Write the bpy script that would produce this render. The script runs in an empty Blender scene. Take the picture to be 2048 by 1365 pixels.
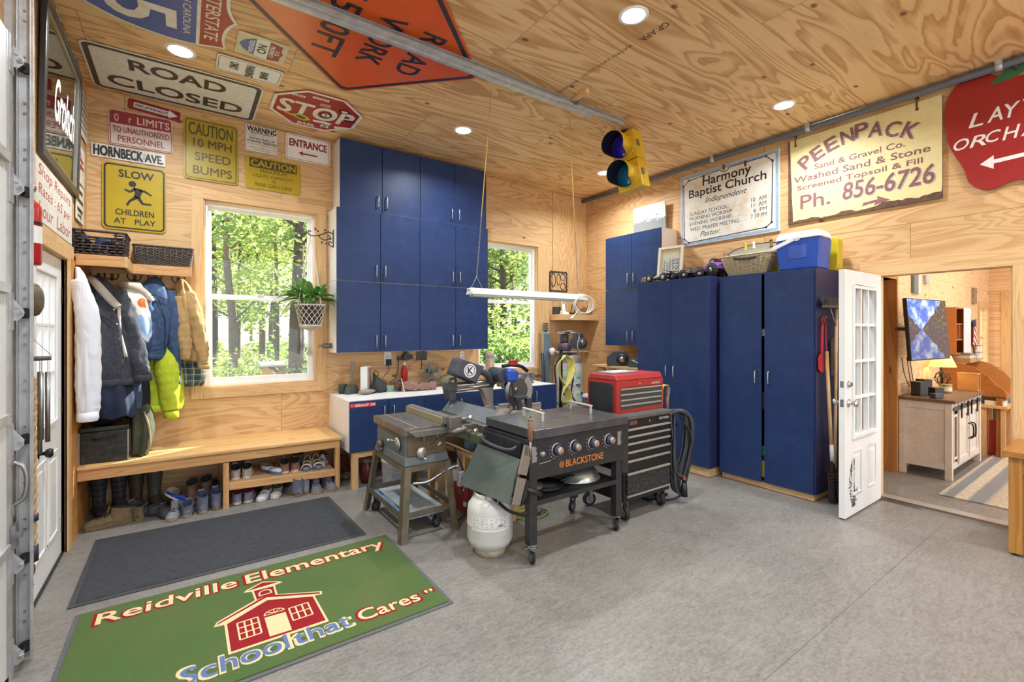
import bpy,bmesh,math,random
from mathutils import Vector,Matrix
R_=math.radians
PI=math.pi
sc=bpy.context.scene
C=sc.collection

# ---------------------------------------------------------------- camera
cam_d=bpy.data.cameras.new('camera')
cam_d.sensor_width=36.0
cam_d.lens=927.08/2048*36.0
cam_d.shift_y=-(682.5-662.3)/2048
cam_d.clip_start=0.02
cam_d.clip_end=400
cam=bpy.data.objects.new('camera',cam_d)
C.objects.link(cam)
cam.location=(0,0,1.5)
cam.rotation_euler=(R_(90),0,-R_(35.362))
sc.camera=cam

# ---------------------------------------------------------------- world, sun, exposure
W=bpy.data.worlds.new('sky')
sc.world=W
W.use_nodes=True
nt=W.node_tree
nt.nodes.clear()
bg=nt.nodes.new('ShaderNodeBackground')
sky=nt.nodes.new('ShaderNodeTexSky')
sky.sky_type= 'PREETHAM'
sky.sun_direction=(0.74,0.37,0.57)
sky.turbidity=3.5
mixw=nt.nodes.new('ShaderNodeMix')
mixw.data_type= 'RGBA'
mixw.inputs[0].default_value=0.65
mixw.inputs[7].default_value=(0.80,0.88,1.0,1)
nt.links.new(sky.outputs[0],mixw.inputs[6])
nt.links.new(mixw.outputs[2],bg.inputs[0])
bg.inputs[1].default_value=2.0
ow=nt.nodes.new('ShaderNodeOutputWorld')
nt.links.new(bg.outputs[0],ow.inputs[0])

sun_d=bpy.data.lights.new('sun','SUN')
sun_d.energy=20.0
sun_d.angle=R_(0.6)
sun_d.color=(1.0,0.95,0.86)
sun=bpy.data.objects.new('sun',sun_d)
C.objects.link(sun)
sun.location=(8,12,12)
sun.rotation_euler=Vector((-0.74,-0.37,-0.57)).to_track_quat('-Z','Y').to_euler()

sc.view_settings.view_transform= 'Standard'
sc.view_settings.look= 'None'
sc.view_settings.gamma=1.0
sc.view_settings.use_curve_mapping=False
sc.view_settings.exposure=0.52
sc.cycles.max_bounces=10
sc.cycles.diffuse_bounces=5
sc.cycles.glossy_bounces=4
sc.cycles.transmission_bounces=8
sc.cycles.transparent_max_bounces=12
sc.cycles.caustics_reflective=False
sc.cycles.caustics_refractive=False
sc.cycles.sample_clamp_indirect=6.0

# ---------------------------------------------------------------- helpers
class MB:
    """collects shapes for ONE mesh"""
    def __init__(s):
        s.v=[];s.f=[];s.s=[]
    def add(s,vs,fs,smooth=False,M=None):
        o=len(s.v)
        for p in vs:
            p=Vector(p)
            s.v.append(M @ p if M else p)
        for q in fs:
            s.f.append([i+o for i in q]);s.s.append(smooth)
        return s
    def box(s,x0,y0,z0,x1,y1,z1,M=None):
        vs=[(x,y,z) for z in (z0,z1) for y in (y0,y1) for x in (x0,x1)]
        fs=[(0,2,3,1),(4,5,7,6),(0,1,5,4),(2,6,7,3),(0,4,6,2),(1,3,7,5)]
        return s.add(vs,fs,False,M)
    def hexa(s,b,t,M=None):
        """b, t: four bottom and four top corners, both counter-clockwise from above"""
        return s.add(list(b)+list(t),[(3,2,1,0),(4,5,6,7),(0,1,5,4),(1,2,6,5),(2,3,7,6),(3,0,4,7)],False,M)
    def bar(s,a,b,w,h,up=(0,0,1)):
        a=Vector(a);b=Vector(b);d=(b-a).normalized();u=Vector(up)
        r=d.cross(u)
        if r.length<1e-4:r=d.cross(Vector((1,0,0)))
        r.normalize();u=r.cross(d)
        r=r*(w/2);u=u*(h/2)
        return s.hexa([a-r-u,a+r-u,b+r-u,b-r-u],[a-r+u,a+r+u,b+r+u,b-r+u])
    def cyl(s,a,b,r,r2=None,n=16,caps=True,smooth=True):
        if r2 is None:r2=r
        a=Vector(a);b=Vector(b)
        q=(b-a).to_track_quat('Z','Y').to_matrix()
        vs=[]
        for c,rr in ((a,r),(b,r2)):
            for k in range(n):
                t=2*PI*k/n
                vs.append(c+q @ Vector((rr*math.cos(t),rr*math.sin(t),0)))
        s.add(vs,[(k,(k+1) % n,n+(k+1) % n,n+k) for k in range(n)],smooth)
        if caps:
            s.add(vs[:n],[list(range(n))[::-1]]);s.add(vs[n:],[list(range(n))])
        return s
    def tube(s,pts,r,n=8,closed=False,caps=True):
        pts=[Vector(p) for p in pts];m=len(pts)
        if callable(r):rr=[r(i/(m-1)) for i in range(m)]
        elif isinstance(r,(list,tuple)):rr=list(r)
        else:rr=[r]*m
        vs=[];ref=None
        for i,p in enumerate(pts):
            if closed:d=pts[(i+1) % m]-pts[i-1]
            else:d=pts[min(i+1,m-1)]-pts[max(i-1,0)]
            if d.length<1e-9:d=Vector((0,0,1))
            d.normalize()
            if ref is None:
                ref=d.orthogonal().normalized()
            else:
                ref=ref-d*ref.dot(d)
                ref=ref.normalized() if ref.length>1e-6 else d.orthogonal().normalized()
            w=d.cross(ref)
            for k in range(n):
                t=2*PI*k/n
                vs.append(p+(ref*math.cos(t)+w*math.sin(t))*rr[i])
        fs=[]
        for i in range(m if closed else m-1):
            j=(i+1) % m
            for k in range(n):
                l=(k+1) % n
                fs.append((i*n+k,i*n+l,j*n+l,j*n+k))
        s.add(vs,fs,True)
        if caps and not closed:
            s.add(vs[:n],[list(range(n))[::-1]]);s.add(vs[-n:],[list(range(n))])
        return s
    def lathe(s,prof,o=(0,0,0),n=28,M=None,arc=1.0,smooth=True):
        vs=[];m=len(prof);o=Vector(o);full=arc >=1.0
        nn=n if full else n+1
        for k in range(nn):
            t=2*PI*arc*k/n
            for r,z in prof:
                vs.append(o+Vector((r*math.cos(t),r*math.sin(t),z)))
        fs=[]
        for k in range(n):
            l=(k+1) % nn
            for i in range(m-1):
                fs.append((k*m+i,l*m+i,l*m+i+1,k*m+i+1))
        return s.add(vs,fs,smooth,M)
    def prism(s,poly,z0,z1,M=None):
        n=len(poly)
        vs=[(x,y,z0) for x,y in poly]+[(x,y,z1) for x,y in poly]
        fs=[list(range(n))[::-1],list(range(n,2*n))]+[(k,(k+1) % n,n+(k+1) % n,n+k) for k in range(n)]
        return s.add(vs,fs,False,M)
    def ring(s,outer,inner,z0,z1,M=None):
        """extruded band between two polygons of equal length"""
        n=len(outer)
        vs=[(x,y,z) for z in (z0,z1) for poly in (outer,inner) for x,y in poly]
        O0,I0,O1,I1=0,n,2*n,3*n
        fs=[]
        for k in range(n):
            l=(k+1) % n
            fs += [(O0+k,O0+l,O1+l,O1+k),(I0+l,I0+k,I1+k,I1+l),
                   (O1+k,O1+l,I1+l,I1+k),(O0+l,O0+k,I0+k,I0+l)]
        return s.add(vs,fs,False,M)
    def ell(s,c,rx,ry=None,rz=None,nu=16,nv=10,M=None):
        ry=rx if ry is None else ry;rz=rx if rz is None else rz
        vs=[];fs=[]
        for i in range(nv+1):
            p=PI*i/nv
            for k in range(nu):
                t=2*PI*k/nu
                vs.append((c[0]+rx*math.sin(p)*math.cos(t),c[1]+ry*math.sin(p)*math.sin(t),c[2]+rz*math.cos(p)))
        for i in range(nv):
            for k in range(nu):
                l=(k+1) % nu
                fs.append((i*nu+k,(i+1)*nu+k,(i+1)*nu+l,i*nu+l))
        return s.add(vs,fs,True,M)
    def loft(s,rings,caps=True,closed=True,smooth=True):
        n=len(rings[0]);vs=[p for r in rings for p in r];fs=[]
        for i in range(len(rings)-1):
            for k in range(n if closed else n-1):
                l=(k+1) % n
                fs.append((i*n+k,i*n+l,(i+1)*n+l,(i+1)*n+k))
        s.add(vs,fs,smooth)
        if caps:
            s.add(rings[0],[list(range(n))[::-1]]);s.add(rings[-1],[list(range(n))])
        return s
    def grid(s,fn,nu,nv,smooth=True):
        vs=[fn(i/nu,j/nv) for j in range(nv+1) for i in range(nu+1)]
        fs=[(j*(nu+1)+i,j*(nu+1)+i+1,(j+1)*(nu+1)+i+1,(j+1)*(nu+1)+i) for j in range(nv) for i in range(nu)]
        return s.add(vs,fs,smooth)
    def xf(s,M):
        s.v=[M @ p for p in s.v];return s
    def join(s,o,M=None):
        return s.addraw(o,M)
    def addraw(s,o,M=None):
        k=len(s.v)
        s.v += [M @ p if M else p.copy() for p in o.v]
        s.f += [[i+k for i in q] for q in o.f];s.s += o.s
        return s
    def build(s,name,m,parent=None,bevel=0,seg=2,solid=0,loc=None,sub=0):
        me=bpy.data.meshes.new(name)
        me.from_pydata([tuple(p) for p in s.v],[],s.f)
        me.polygons.foreach_set('use_smooth',s.s)
        bm=bmesh.new();bm.from_mesh(me)
        bmesh.ops.remove_doubles(bm,verts=bm.verts,dist=1e-5)
        bmesh.ops.recalc_face_normals(bm,faces=bm.faces)
        bm.to_mesh(me);bm.free()
        me.materials.append(m)
        o=bpy.data.objects.new(name,me)
        C.objects.link(o)
        if parent:o.parent=parent
        if loc:o.location=loc
        if solid:
            d=o.modifiers.new('solid','SOLIDIFY');d.thickness=solid;d.offset=0
        if bevel:
            d=o.modifiers.new('bevel','BEVEL');d.width=bevel;d.segments=seg;d.limit_method= 'ANGLE';d.angle_limit=R_(40)
        if sub:
            d=o.modifiers.new('sub','SUBSURF');d.levels=sub;d.render_levels=sub
        return o

def thing(name,label,cat,loc=(0,0,0),rot=(0,0,0),group=None):
    o=bpy.data.objects.new(name,None)
    o.empty_display_size=0.05
    C.objects.link(o)
    o.location=loc;o.rotation_euler=rot
    o['label'] =label;o['category'] =cat
    if group:o['group'] =group
    return o
def tag(o,label,cat,group=None,kind=None):
    o['label'] =label;o['category'] =cat
    if group:o['group'] =group
    if kind:o['kind'] =kind
    return o
def struct(o):
    o['kind'] = 'structure';return o
def dup(root,loc=None,rot=None,label=None):
    r=root.copy();C.objects.link(r)
    if loc is not None:r.location=loc
    if rot is not None:r.rotation_euler=rot
    if label:r['label'] =label
    for ch in list(root.children):
        c=ch.copy();C.objects.link(c);c.parent=r
        for g in list(ch.children):
            d=g.copy();C.objects.link(d);d.parent=c
    return r
def TR(x=0,y=0,z=0):return Matrix.Translation((x,y,z))
def RX(a):return Matrix.Rotation(R_(a),4,'X')
def RY(a):return Matrix.Rotation(R_(a),4,'Y')
def RZ(a):return Matrix.Rotation(R_(a),4,'Z')
def rrect(w,h,r,n=5,cx=0,cy=0):
    out=[]
    for sx,sy,a0 in ((1,-1,-90),(1,1,0),(-1,1,90),(-1,-1,180)):
        for k in range(n+1):
            a=R_(a0+90*k/n)
            out.append((cx+sx*(w/2-r)+r*math.cos(a),cy+sy*(h/2-r)+r*math.sin(a)))
    return out
def circ(r,n=24,cx=0,cy=0,ry=None):
    ry=r if ry is None else ry
    return [(cx+r*math.cos(2*PI*k/n),cy+ry*math.sin(2*PI*k/n)) for k in range(n)]
def bez(p,n=10):
    p=[Vector(q) for q in p];out=[]
    for i in range(n+1):
        t=i/n;q=list(p)
        while len(q) >1:q=[q[k].lerp(q[k+1],t) for k in range(len(q)-1)]
        out.append(q[0])
    return out
def spline(pts,n=6):
    """Catmull-Rom through points"""
    P=[Vector(p) for p in pts];P=[P[0]*2-P[1]]+P+[P[-1]*2-P[-2]];out=[]
    for i in range(1,len(P)-2):
        for k in range(n):
            t=k/n
            out.append(0.5*((2*P[i])+(P[i+1]-P[i-1])*t+(2*P[i-1]-5*P[i]+4*P[i+1]-P[i+2])*t*t
                              +(3*P[i]-P[i-1]-3*P[i+1]+P[i+2])*t **3))
    out.append(P[-2]);return out

# ---------------------------------------------------------------- materials
def srgb(r,g,b):
    f=lambda c:(c/255/12.92) if c/255 <=0.04045 else ((c/255+0.055)/1.055)**2.4
    return (f(r),f(g),f(b),1)
MATS={}
class NT:
    def __init__(s,name):
        s.m=bpy.data.materials.new(name);s.m.use_nodes=True
        s.t=s.m.node_tree;s.b=s.t.nodes['Principled BSDF']
    def n(s,typ,**kw):
        x=s.t.nodes.new(typ)
        for k,v in kw.items():setattr(x,k,v)
        return x
    def l(s,a,b):s.t.links.new(a,b)
    def set(s,node,i,v):
        if hasattr(v,'links') or hasattr(v,'is_linked'):s.l(v,node.inputs[i])
        else:node.inputs[i].default_value=v
    def math(s,op,a,b=None,c=None):
        x=s.n('ShaderNodeMath',operation=op)
        s.set(x,0,a)
        if b is not None:s.set(x,1,b)
        if c is not None:s.set(x,2,c)
        return x.outputs[0]
    def mix(s,f,a,b,mode='MIX'):
        x=s.n('ShaderNodeMix',data_type='RGBA',blend_type=mode)
        s.set(x,0,f);s.set(x,6,a);s.set(x,7,b)
        return x.outputs[2]
    def noise(s,vec,scale,detail=3,rough=0.5,dist=0.0):
        x=s.n('ShaderNodeTexNoise')
        if vec is not None:s.l(vec,x.inputs['Vector'])
        x.inputs['Scale'].default_value=scale;x.inputs['Detail'].default_value=detail
        x.inputs['Roughness'].default_value=rough;x.inputs['Distortion'].default_value=dist
        return x.outputs[0]
    def ramp(s,f,stops):
        x=s.n('ShaderNodeValToRGB');s.l(f,x.inputs[0])
        e=x.color_ramp.elements
        while len(e) <len(stops):e.new(0.5)
        for k,(p,c) in enumerate(stops):
            e[k].position=p;e[k].color=c if len(c) ==4 else (*c,1)
        return x.outputs[0]
    def obj(s):
        return s.n('ShaderNodeTexCoord').outputs['Object']
    def mapping(s,vec,scale=(1,1,1),rot=(0,0,0),loc=(0,0,0)):
        x=s.n('ShaderNodeMapping');s.l(vec,x.inputs[0])
        x.inputs['Scale'].default_value=scale;x.inputs['Rotation'].default_value=rot;x.inputs['Location'].default_value=loc
        return x.outputs[0]
    def bump(s,h,strength=0.2,dist=0.01):
        x=s.n('ShaderNodeBump');x.inputs['Strength'].default_value=strength;x.inputs['Distance'].default_value=dist
        s.l(h,x.inputs['Height']);s.l(x.outputs[0],s.b.inputs['Normal'])
    def base(s,c):s.set(s.b,'Base Color',c)

def pm(name,col,rough=0.5,metal=0.0,var=0.12,vs=6,bump=0.0,bs=80,coat=0.0,dirt=None,dirtamt=0.5,sheen=0,spec=None,emit=None,es=0):
    """plain procedural material with noise variation"""
    if name in MATS:return MATS[name]
    k=NT(name);o=k.obj()
    c1=col;c2=tuple(max(0,x*(1-var)) for x in col[:3])+(1,)
    n1=k.noise(o,vs,5,0.6)
    f=k.ramp(n1,[(0.35,(0,0,0)),(0.65,(1,1,1))])
    c=k.mix(f,c1,c2)
    if dirt:
        n2=k.noise(o,vs*2.3,6,0.7)
        c=k.mix(k.math('MULTIPLY',k.ramp(n2,[(0.48,(0,0,0)),(0.68,(1,1,1))]),dirtamt),c,dirt)
    k.base(c)
    k.b.inputs['Roughness'].default_value=rough
    k.b.inputs['Metallic'].default_value=metal
    if coat:k.b.inputs['Coat Weight'].default_value=coat
    if sheen:k.b.inputs['Sheen Weight'].default_value=sheen
    if spec is not None:k.b.inputs['Specular IOR Level'].default_value=spec
    if bump:k.bump(k.noise(o,bs,4,0.6),bump,0.004)
    if emit:
        k.b.inputs['Emission Color'].default_value=emit;k.b.inputs['Emission Strength'].default_value=es
    MATS[name] =k.m
    return k.m

def plywood(name,u,v,light,dark,seam=(1.22,2.44),off=(0,0),swirl=1.0,knots=True,sc_=1.0,offb=0.5,rough=0.55,nb=20.0,con=.62):
    """sheet plywood: u = axis along the grain, v = across (indices of object coords)"""
    k=NT(name)
    sep=k.n('ShaderNodeSeparateXYZ');k.l(k.obj(),sep.inputs[0])
    U=sep.outputs[u];V=sep.outputs[v]
    cmb=k.n('ShaderNodeCombineXYZ');k.l(U,cmb.inputs[0]);k.l(V,cmb.inputs[1])
    uv=cmb.outputs[0]
    # panel index (so that the grain breaks at the joints)
    br=k.n('ShaderNodeTexBrick');br.offset=offb;br.squash=1.0
    k.l(k.mapping(uv,loc=(off[0],off[1],0)),br.inputs['Vector'])
    br.inputs['Color1'].default_value=(0,0,0,1);br.inputs['Color2'].default_value=(1,1,1,1)
    br.inputs['Mortar'].default_value=(0.5,0.5,0.5,1)
    br.inputs['Scale'].default_value=1.0;br.inputs['Mortar Size'].default_value=0.0022
    br.inputs['Mortar Smooth'].default_value=0.0
    br.inputs['Brick Width'].default_value=seam[0];br.inputs['Row Height'].default_value=seam[1]
    rnd=k.math('MULTIPLY',br.outputs['Color'],7.3)
    c3=k.n('ShaderNodeCombineXYZ')
    k.l(k.math('MULTIPLY',U,0.42*sc_),c3.inputs[0]);k.l(k.math('MULTIPLY',V,2.6*sc_),c3.inputs[1]);k.l(rnd,c3.inputs[2])
    g=k.noise(c3.outputs[0],1.25,2.5,0.45,0.9*swirl)
    bands=k.math('FRACT',k.math('MULTIPLY',g,nb))
    band=k.ramp(bands,[(0.0,(0.15,0.15,0.15)),(0.35,(0,0,0)),(0.72,(0.75,0.75,0.75)),(0.93,(1,1,1)),(1.0,(0.15,0.15,0.15))])
    c4=k.n('ShaderNodeCombineXYZ')
    k.l(k.math('MULTIPLY',U,3.0),c4.inputs[0]);k.l(k.math('MULTIPLY',V,90.0),c4.inputs[1]);k.l(rnd,c4.inputs[2])
    fine=k.noise(c4.outputs[0],1.0,3,0.6)
    tone=k.noise(uv,0.9,2,0.5)
    f=k.math('ADD',k.math('MULTIPLY',band,con),k.math('MULTIPLY',k.math('SUBTRACT',fine,0.5),0.9))
    f=k.math('ADD',f,k.math('MULTIPLY',k.math('SUBTRACT',tone,0.5),0.7))
    x=k.n('ShaderNodeClamp');k.l(f,x.inputs[0])
    col=k.mix(x.outputs[0],light,dark)
    if knots:
        vo=k.n('ShaderNodeTexVoronoi',voronoi_dimensions='2D');vo.inputs['Scale'].default_value=1.0
        k.l(k.mapping(uv,scale=(1.5,2.4,1)),vo.inputs['Vector'])
        ss=k.n('ShaderNodeSeparateColor');k.l(vo.outputs['Color'],ss.inputs[0])
        d=k.math('SUBTRACT',0.052,vo.outputs['Distance'])
        d=k.math('MULTIPLY',k.math('GREATER_THAN',ss.outputs[0],0.62),k.math('MULTIPLY',d,40))
        y=k.n('ShaderNodeClamp');k.l(d,y.inputs[0])
        kn=k.mix(k.noise(uv,60,2),srgb(70,38,16),srgb(120,70,34))
        col=k.mix(k.math('MULTIPLY',y.outputs[0],0.85),col,kn)
    col=k.mix(k.math('MULTIPLY',br.outputs['Fac'],0.6),col,srgb(70,45,25))
    k.base(col)
    k.b.inputs['Roughness'].default_value=rough
    k.b.inputs['Specular IOR Level'].default_value=0.35
    k.bump(k.math('ADD',fine,band),0.06,0.003)
    MATS[name] =k.m
    return k.m

def lumber(name,light,dark,axis=0,sc_=1.0,rough=0.5,knots=True,spec=0.35):
    """solid board, growth rings stretched along one axis of the object's coords"""
    if name in MATS:return MATS[name]
    k=NT(name);o=k.obj()
    s3=[14.0*sc_]*3;s3[axis] =0.9*sc_
    g=k.noise(k.mapping(o,scale=tuple(s3)),1.0,2,0.4,0.8)
    bands=k.ramp(k.math('FRACT',k.math('MULTIPLY',g,7.0)),[(0,(0,0,0)),(0.55,(0.35,0.35,0.35)),(0.9,(1,1,1)),(1.0,(0,0,0))])
    s4=[160.0]*3;s4[axis] =4.0
    fine=k.noise(k.mapping(o,scale=tuple(s4)),1.0,2,0.5)
    f=k.math('ADD',k.math('MULTIPLY',bands,0.6),k.math('MULTIPLY',k.math('SUBTRACT',fine,0.4),0.5))
    x=k.n('ShaderNodeClamp');k.l(f,x.inputs[0])
    c=k.mix(x.outputs[0],light,dark)
    if knots:
        s5=[6.0]*3;s5[axis] =2.2
        vo=k.n('ShaderNodeTexVoronoi');vo.inputs['Scale'].default_value=1.0
        k.l(k.mapping(o,scale=tuple(s5)),vo.inputs['Vector'])
        ss=k.n('ShaderNodeSeparateColor');k.l(vo.outputs['Color'],ss.inputs[0])
        d=k.math('MULTIPLY',k.math('GREATER_THAN',ss.outputs[0],0.75),k.math('MULTIPLY',k.math('SUBTRACT',0.11,vo.outputs['Distance']),14))
        y=k.n('ShaderNodeClamp');k.l(d,y.inputs[0])
        c=k.mix(k.math('MULTIPLY',y.outputs[0],0.8),c,tuple(q*0.35 for q in dark[:3])+(1,))
    k.base(c);k.b.inputs['Roughness'].default_value=rough
    k.b.inputs['Specular IOR Level'].default_value=spec
    k.bump(fine,0.08,0.002)
    MATS[name] =k.m
    return k.m

PLY_L,PLY_D=srgb(216,180,132),srgb(180,132,82)
M_back=plywood('plywood_back',0,2,PLY_L,PLY_D,seam=(2.44,1.22),off=(0.41,0.35),swirl=0.8)
M_right=plywood('plywood_right',1,2,srgb(212,174,126),srgb(180,130,80),seam=(2.44,1.22),off=(-1.26,0.02),swirl=1.3,sc_=0.9)
M_leftw=plywood('plywood_left',1,2,PLY_L,PLY_D,seam=(2.44,1.22),off=(0,0.35))
M_ceil=plywood('plywood_ceiling',0,1,srgb(230,195,146),srgb(190,144,94),seam=(2.44,1.22),off=(0.55,-0.32),swirl=1.3,sc_=0.85,nb=11.0,con=.95)
M_pine_x=lumber('pine_x',srgb(222,186,136),srgb(194,146,94),0)
M_pine_y=lumber('pine_y',srgb(222,186,136),srgb(194,146,94),1)
M_pine_z=lumber('pine_z',srgb(222,186,136),srgb(194,146,94),2)
M_fir_x=lumber('fir_x',srgb(214,168,114),srgb(176,122,72),0)
M_fir_z=lumber('fir_z',srgb(214,168,114),srgb(176,122,72),2)
M_white=pm('white_paint',srgb(236,236,234),0.4,var=0.03)
M_vinyl=pm('white_vinyl',srgb(244,244,242),0.35,var=0.02)
M_melamine=pm('white_melamine',srgb(232,230,226),0.3,var=0.04)
M_chrome=pm('chrome',srgb(200,200,202),0.18,1.0,var=0.1)
M_steel=pm('steel',srgb(168,168,168),0.35,0.9,var=0.25,vs=12)
M_galv=pm('galvanised_steel',srgb(196,198,200),0.42,0.45,var=0.25,vs=14,bump=0.05)
M_black=pm('black_plastic',srgb(28,28,30),0.45,var=0.2)
M_blackmetal=pm('black_metal',srgb(36,36,38),0.4,0.3,var=0.25,vs=9)
M_rubber=pm('rubber',srgb(34,34,34),0.75,var=0.3,vs=20)
M_dark=pm('dark_void',srgb(14,14,15),0.9)

# ---------------------------------------------------------------- lettering
TC={}
def glyphs(s,bold=0.0,shear=0.0,res=3):
    """flat outline mesh of a string, normalised to the box 0..1 x 0..1 (also returns its aspect)"""
    key=(s,bold,shear)
    if key in TC:return TC[key]
    cu=bpy.data.curves.new('lettering','FONT');cu.body=s;cu.size=1;cu.offset=bold;cu.shear=shear
    cu.resolution_u=res;cu.fill_mode= 'FRONT'
    o=bpy.data.objects.new('lettering',cu);C.objects.link(o)
    dg=bpy.context.evaluated_depsgraph_get()
    me=bpy.data.meshes.new_from_object(o.evaluated_get(dg))
    vs=[tuple(v.co) for v in me.vertices];fs=[list(p.vertices) for p in me.polygons]
    bpy.data.objects.remove(o);bpy.data.curves.remove(cu);bpy.data.meshes.remove(me)
    x0=min(v[0] for v in vs);x1=max(v[0] for v in vs);y0=min(v[1] for v in vs);y1=max(v[1] for v in vs)
    w=x1-x0;h=y1-y0
    TC[key] =([((v[0]-x0)/w,(v[1]-y0)/h) for v in vs],fs,w/h)
    return TC[key]
def put(mb,s,cx,cy,w,h,z=0.003,bold=0.0,shear=0.0,rot=0,warp=None,sk=0.0):
    """string s fitted into a w x h box centred at (cx, cy), rotated by rot degrees"""
    vs,fs,a=glyphs(s,0.0,shear)
    if w is None:w=h*a
    ca,sa=math.cos(R_(rot)),math.sin(R_(rot));out=[]
    for x,y in vs:
        x=(x-0.5)*w;y=(y-0.5)*h+sk*x
        if warp:x,y=warp(x,y)
        out.append((cx+x*ca-y*sa,cy+x*sa+y*ca,z))
    d=bold*h*.55
    for i,(ox,oy) in enumerate(((d,d),(-d,d),(-d,-d),(d,-d),(d,0),(-d,0),(0,d),(0,-d)) if bold else ((0,0),)):
        mb.add([(p[0]+ox,p[1]+oy,z+i*8e-6) for p in out],fs)
    return mb
WALL_B,WALL_R,WALL_L,CEIL=(R_(90),0,0),(R_(90),0,R_(-90)),(R_(90),0,R_(90)),(R_(180),0,0)
CEIL_X=(R_(180),0,R_(90))      # reads towards +y, top of the letters towards +x
def sheet_mat(name,col,**kw):
    kw.setdefault('rough',0.4);kw.setdefault('var',0.08)
    return pm(name,col,**kw)
def sign(name,label,loc,rot,w,h,col,r=0.03,t=0.004,border=None,bcol=None,inset=0.012,bw=0.012,cat='sign',gap=0.012,roll=0):
    """metal sign: panel (+ border) - lettering is added by the caller as further parts"""
    e=thing(name,label,cat,loc,rot)
    if roll:e.rotation_euler=(Matrix.Rotation(0,3,'X') @ e.rotation_euler.to_matrix() @ Matrix.Rotation(R_(roll),3,'Z')).to_euler()
    MB().prism(rrect(w,h,r),gap-t,gap).build('panel',col,e)
    if bcol:
        MB().ring(rrect(w-2*inset,h-2*inset,max(0.004,r-inset*.6)),rrect(w-2*inset-2*bw,h-2*inset-2*bw,max(0.003,r-inset*.6-bw*.6)),gap,gap+0.0008).build('border',bcol,e)
    return e
def letters(e,rows,m,z=0.0132,name='lettering'):
    mb=MB()
    for r in rows:
        s,cx,cy,w,h=r[:5];kw=r[5] if len(r) >5 else {}
        put(mb,s,cx,cy,w,h,z=z,**kw)
    return mb.build(name,m,e)
# ---------------------------------------------------------------- the room
XL,XR,YB,ZC=-0.652,5.07,5.175,3.525
# concrete
k=NT('concrete');o=k.obj()
n1=k.noise(o,0.9,6,0.6,0.4);n2=k.noise(o,5.5,6,0.7,0.8);n3=k.noise(o,60,3,0.6)
sw=k.noise(k.mapping(o,scale=(3,9,1),rot=(0,0,0.6)),2.2,5,0.65,2.2)
c=k.ramp(n1,[(0.30,srgb(90,86,79)),(0.50,srgb(112,107,99)),(0.70,srgb(132,128,120))])
c=k.mix(0.42,c,k.ramp(n2,[(0.3,srgb(84,78,70)),(0.7,srgb(138,133,125))]))
c=k.mix(0.40,c,k.ramp(sw,[(0.35,srgb(78,71,62)),(0.65,srgb(140,135,128))]))
c=k.mix(0.12,c,k.ramp(n3,[(0.3,(0.2,0.2,0.2)),(0.7,(0.85,0.85,0.85))]))
sp=k.n('ShaderNodeSeparateXYZ');k.l(o,sp.inputs[0])
dj=k.math('ABSOLUTE',k.math('SUBTRACT',sp.outputs[1],0.995))
jn=k.math('LESS_THAN',dj,0.0028)
c=k.mix(k.math('MULTIPLY',jn,0.55),c,srgb(74,68,62))
k.base(c);k.s=0
k.set(k.b,'Roughness',k.ramp(n1,[(0.3,(0.30,0.30,0.30)),(0.7,(0.48,0.48,0.48))]))
k.bump(k.math('ADD',n3,k.math('MULTIPLY',n2,0.5)),0.05,0.004)
M_conc=k.m

struct(MB().box(-0.8,-5,-0.12,13.2,5.33,0).build('floor',M_conc))
struct(MB().box(-0.8,-5,ZC,5.2,5.33,ZC+0.15).build('ceiling',M_ceil))

def holed(name,m,axis,p0,p1,a0,a1,z0,z1,holes):
    """wall slab with rectangular openings; axis 'x': runs along x at y p0..p1"""
    mb=MB()
    def bx(u0,u1,w0,w1):
        if u1-u0<1e-4 or w1-w0<1e-4:return
        if axis == 'x':mb.box(u0,p0,w0,u1,p1,w1)
        else:mb.box(p0,u0,w0,p1,u1,w1)
    cur=a0
    for (u0,u1,w0,w1) in sorted(holes):
        bx(cur,u0,z0,z1);bx(u0,u1,z0,w0);bx(u0,u1,w1,z1);cur=u1
    bx(cur,a1,z0,z1)
    return struct(mb.build(name,m))
W1=(0.155,1.147,0.968,2.727);W2=(3.126,4.118,0.975,2.693)
holed('wall_back',M_back,'x',YB,YB+0.155,-0.8,5.2,0,ZC,[W1,W2])
DOOR_R=(0.66,1.497,0.0,1.988)
holed('wall_right',M_right,'y',XR,XR+0.13,-5,YB,0,ZC,[DOOR_R])
holed('wall_left',M_leftw,'y',XL-0.148,XL,-5,YB,0,ZC,[(-4.3,-.5,0.0,2.75),(3.44,4.306,0.0,1.982)])
# corner board on the back wall beside the second window
struct(MB().box(4.39,YB-0.012,0,XR,YB,ZC-0.012).build('trim_corner',plywood('plywood_batten',2,0,srgb(214,178,130),srgb(180,132,80),seam=(9,9),swirl=1.2,sc_=1.2)))

M_glass=NT('window_glass');g_=M_glass
tb=g_.n('ShaderNodeBsdfTransparent');gl=g_.n('ShaderNodeBsdfGlossy');gl.inputs['Roughness'].default_value=0.02
tb.inputs[0].default_value=(0.97,0.985,0.98,1)
lw_=g_.n('ShaderNodeLayerWeight');fr=g_.n('ShaderNodeMath',operation='MULTIPLY_ADD');g_.l(g_.math('POWER',lw_.outputs['Facing'],5.0),fr.inputs[0]);fr.inputs[1].default_value=.55;fr.inputs[2].default_value=.03
mx=g_.n('ShaderNodeMixShader');g_.l(fr.outputs[0],mx.inputs[0]);g_.l(tb.outputs[0],mx.inputs[1]);g_.l(gl.outputs[0],mx.inputs[2])
g_.l(mx.outputs[0],g_.t.nodes['Material Output'].inputs[0]);M_glass=g_.m

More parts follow.
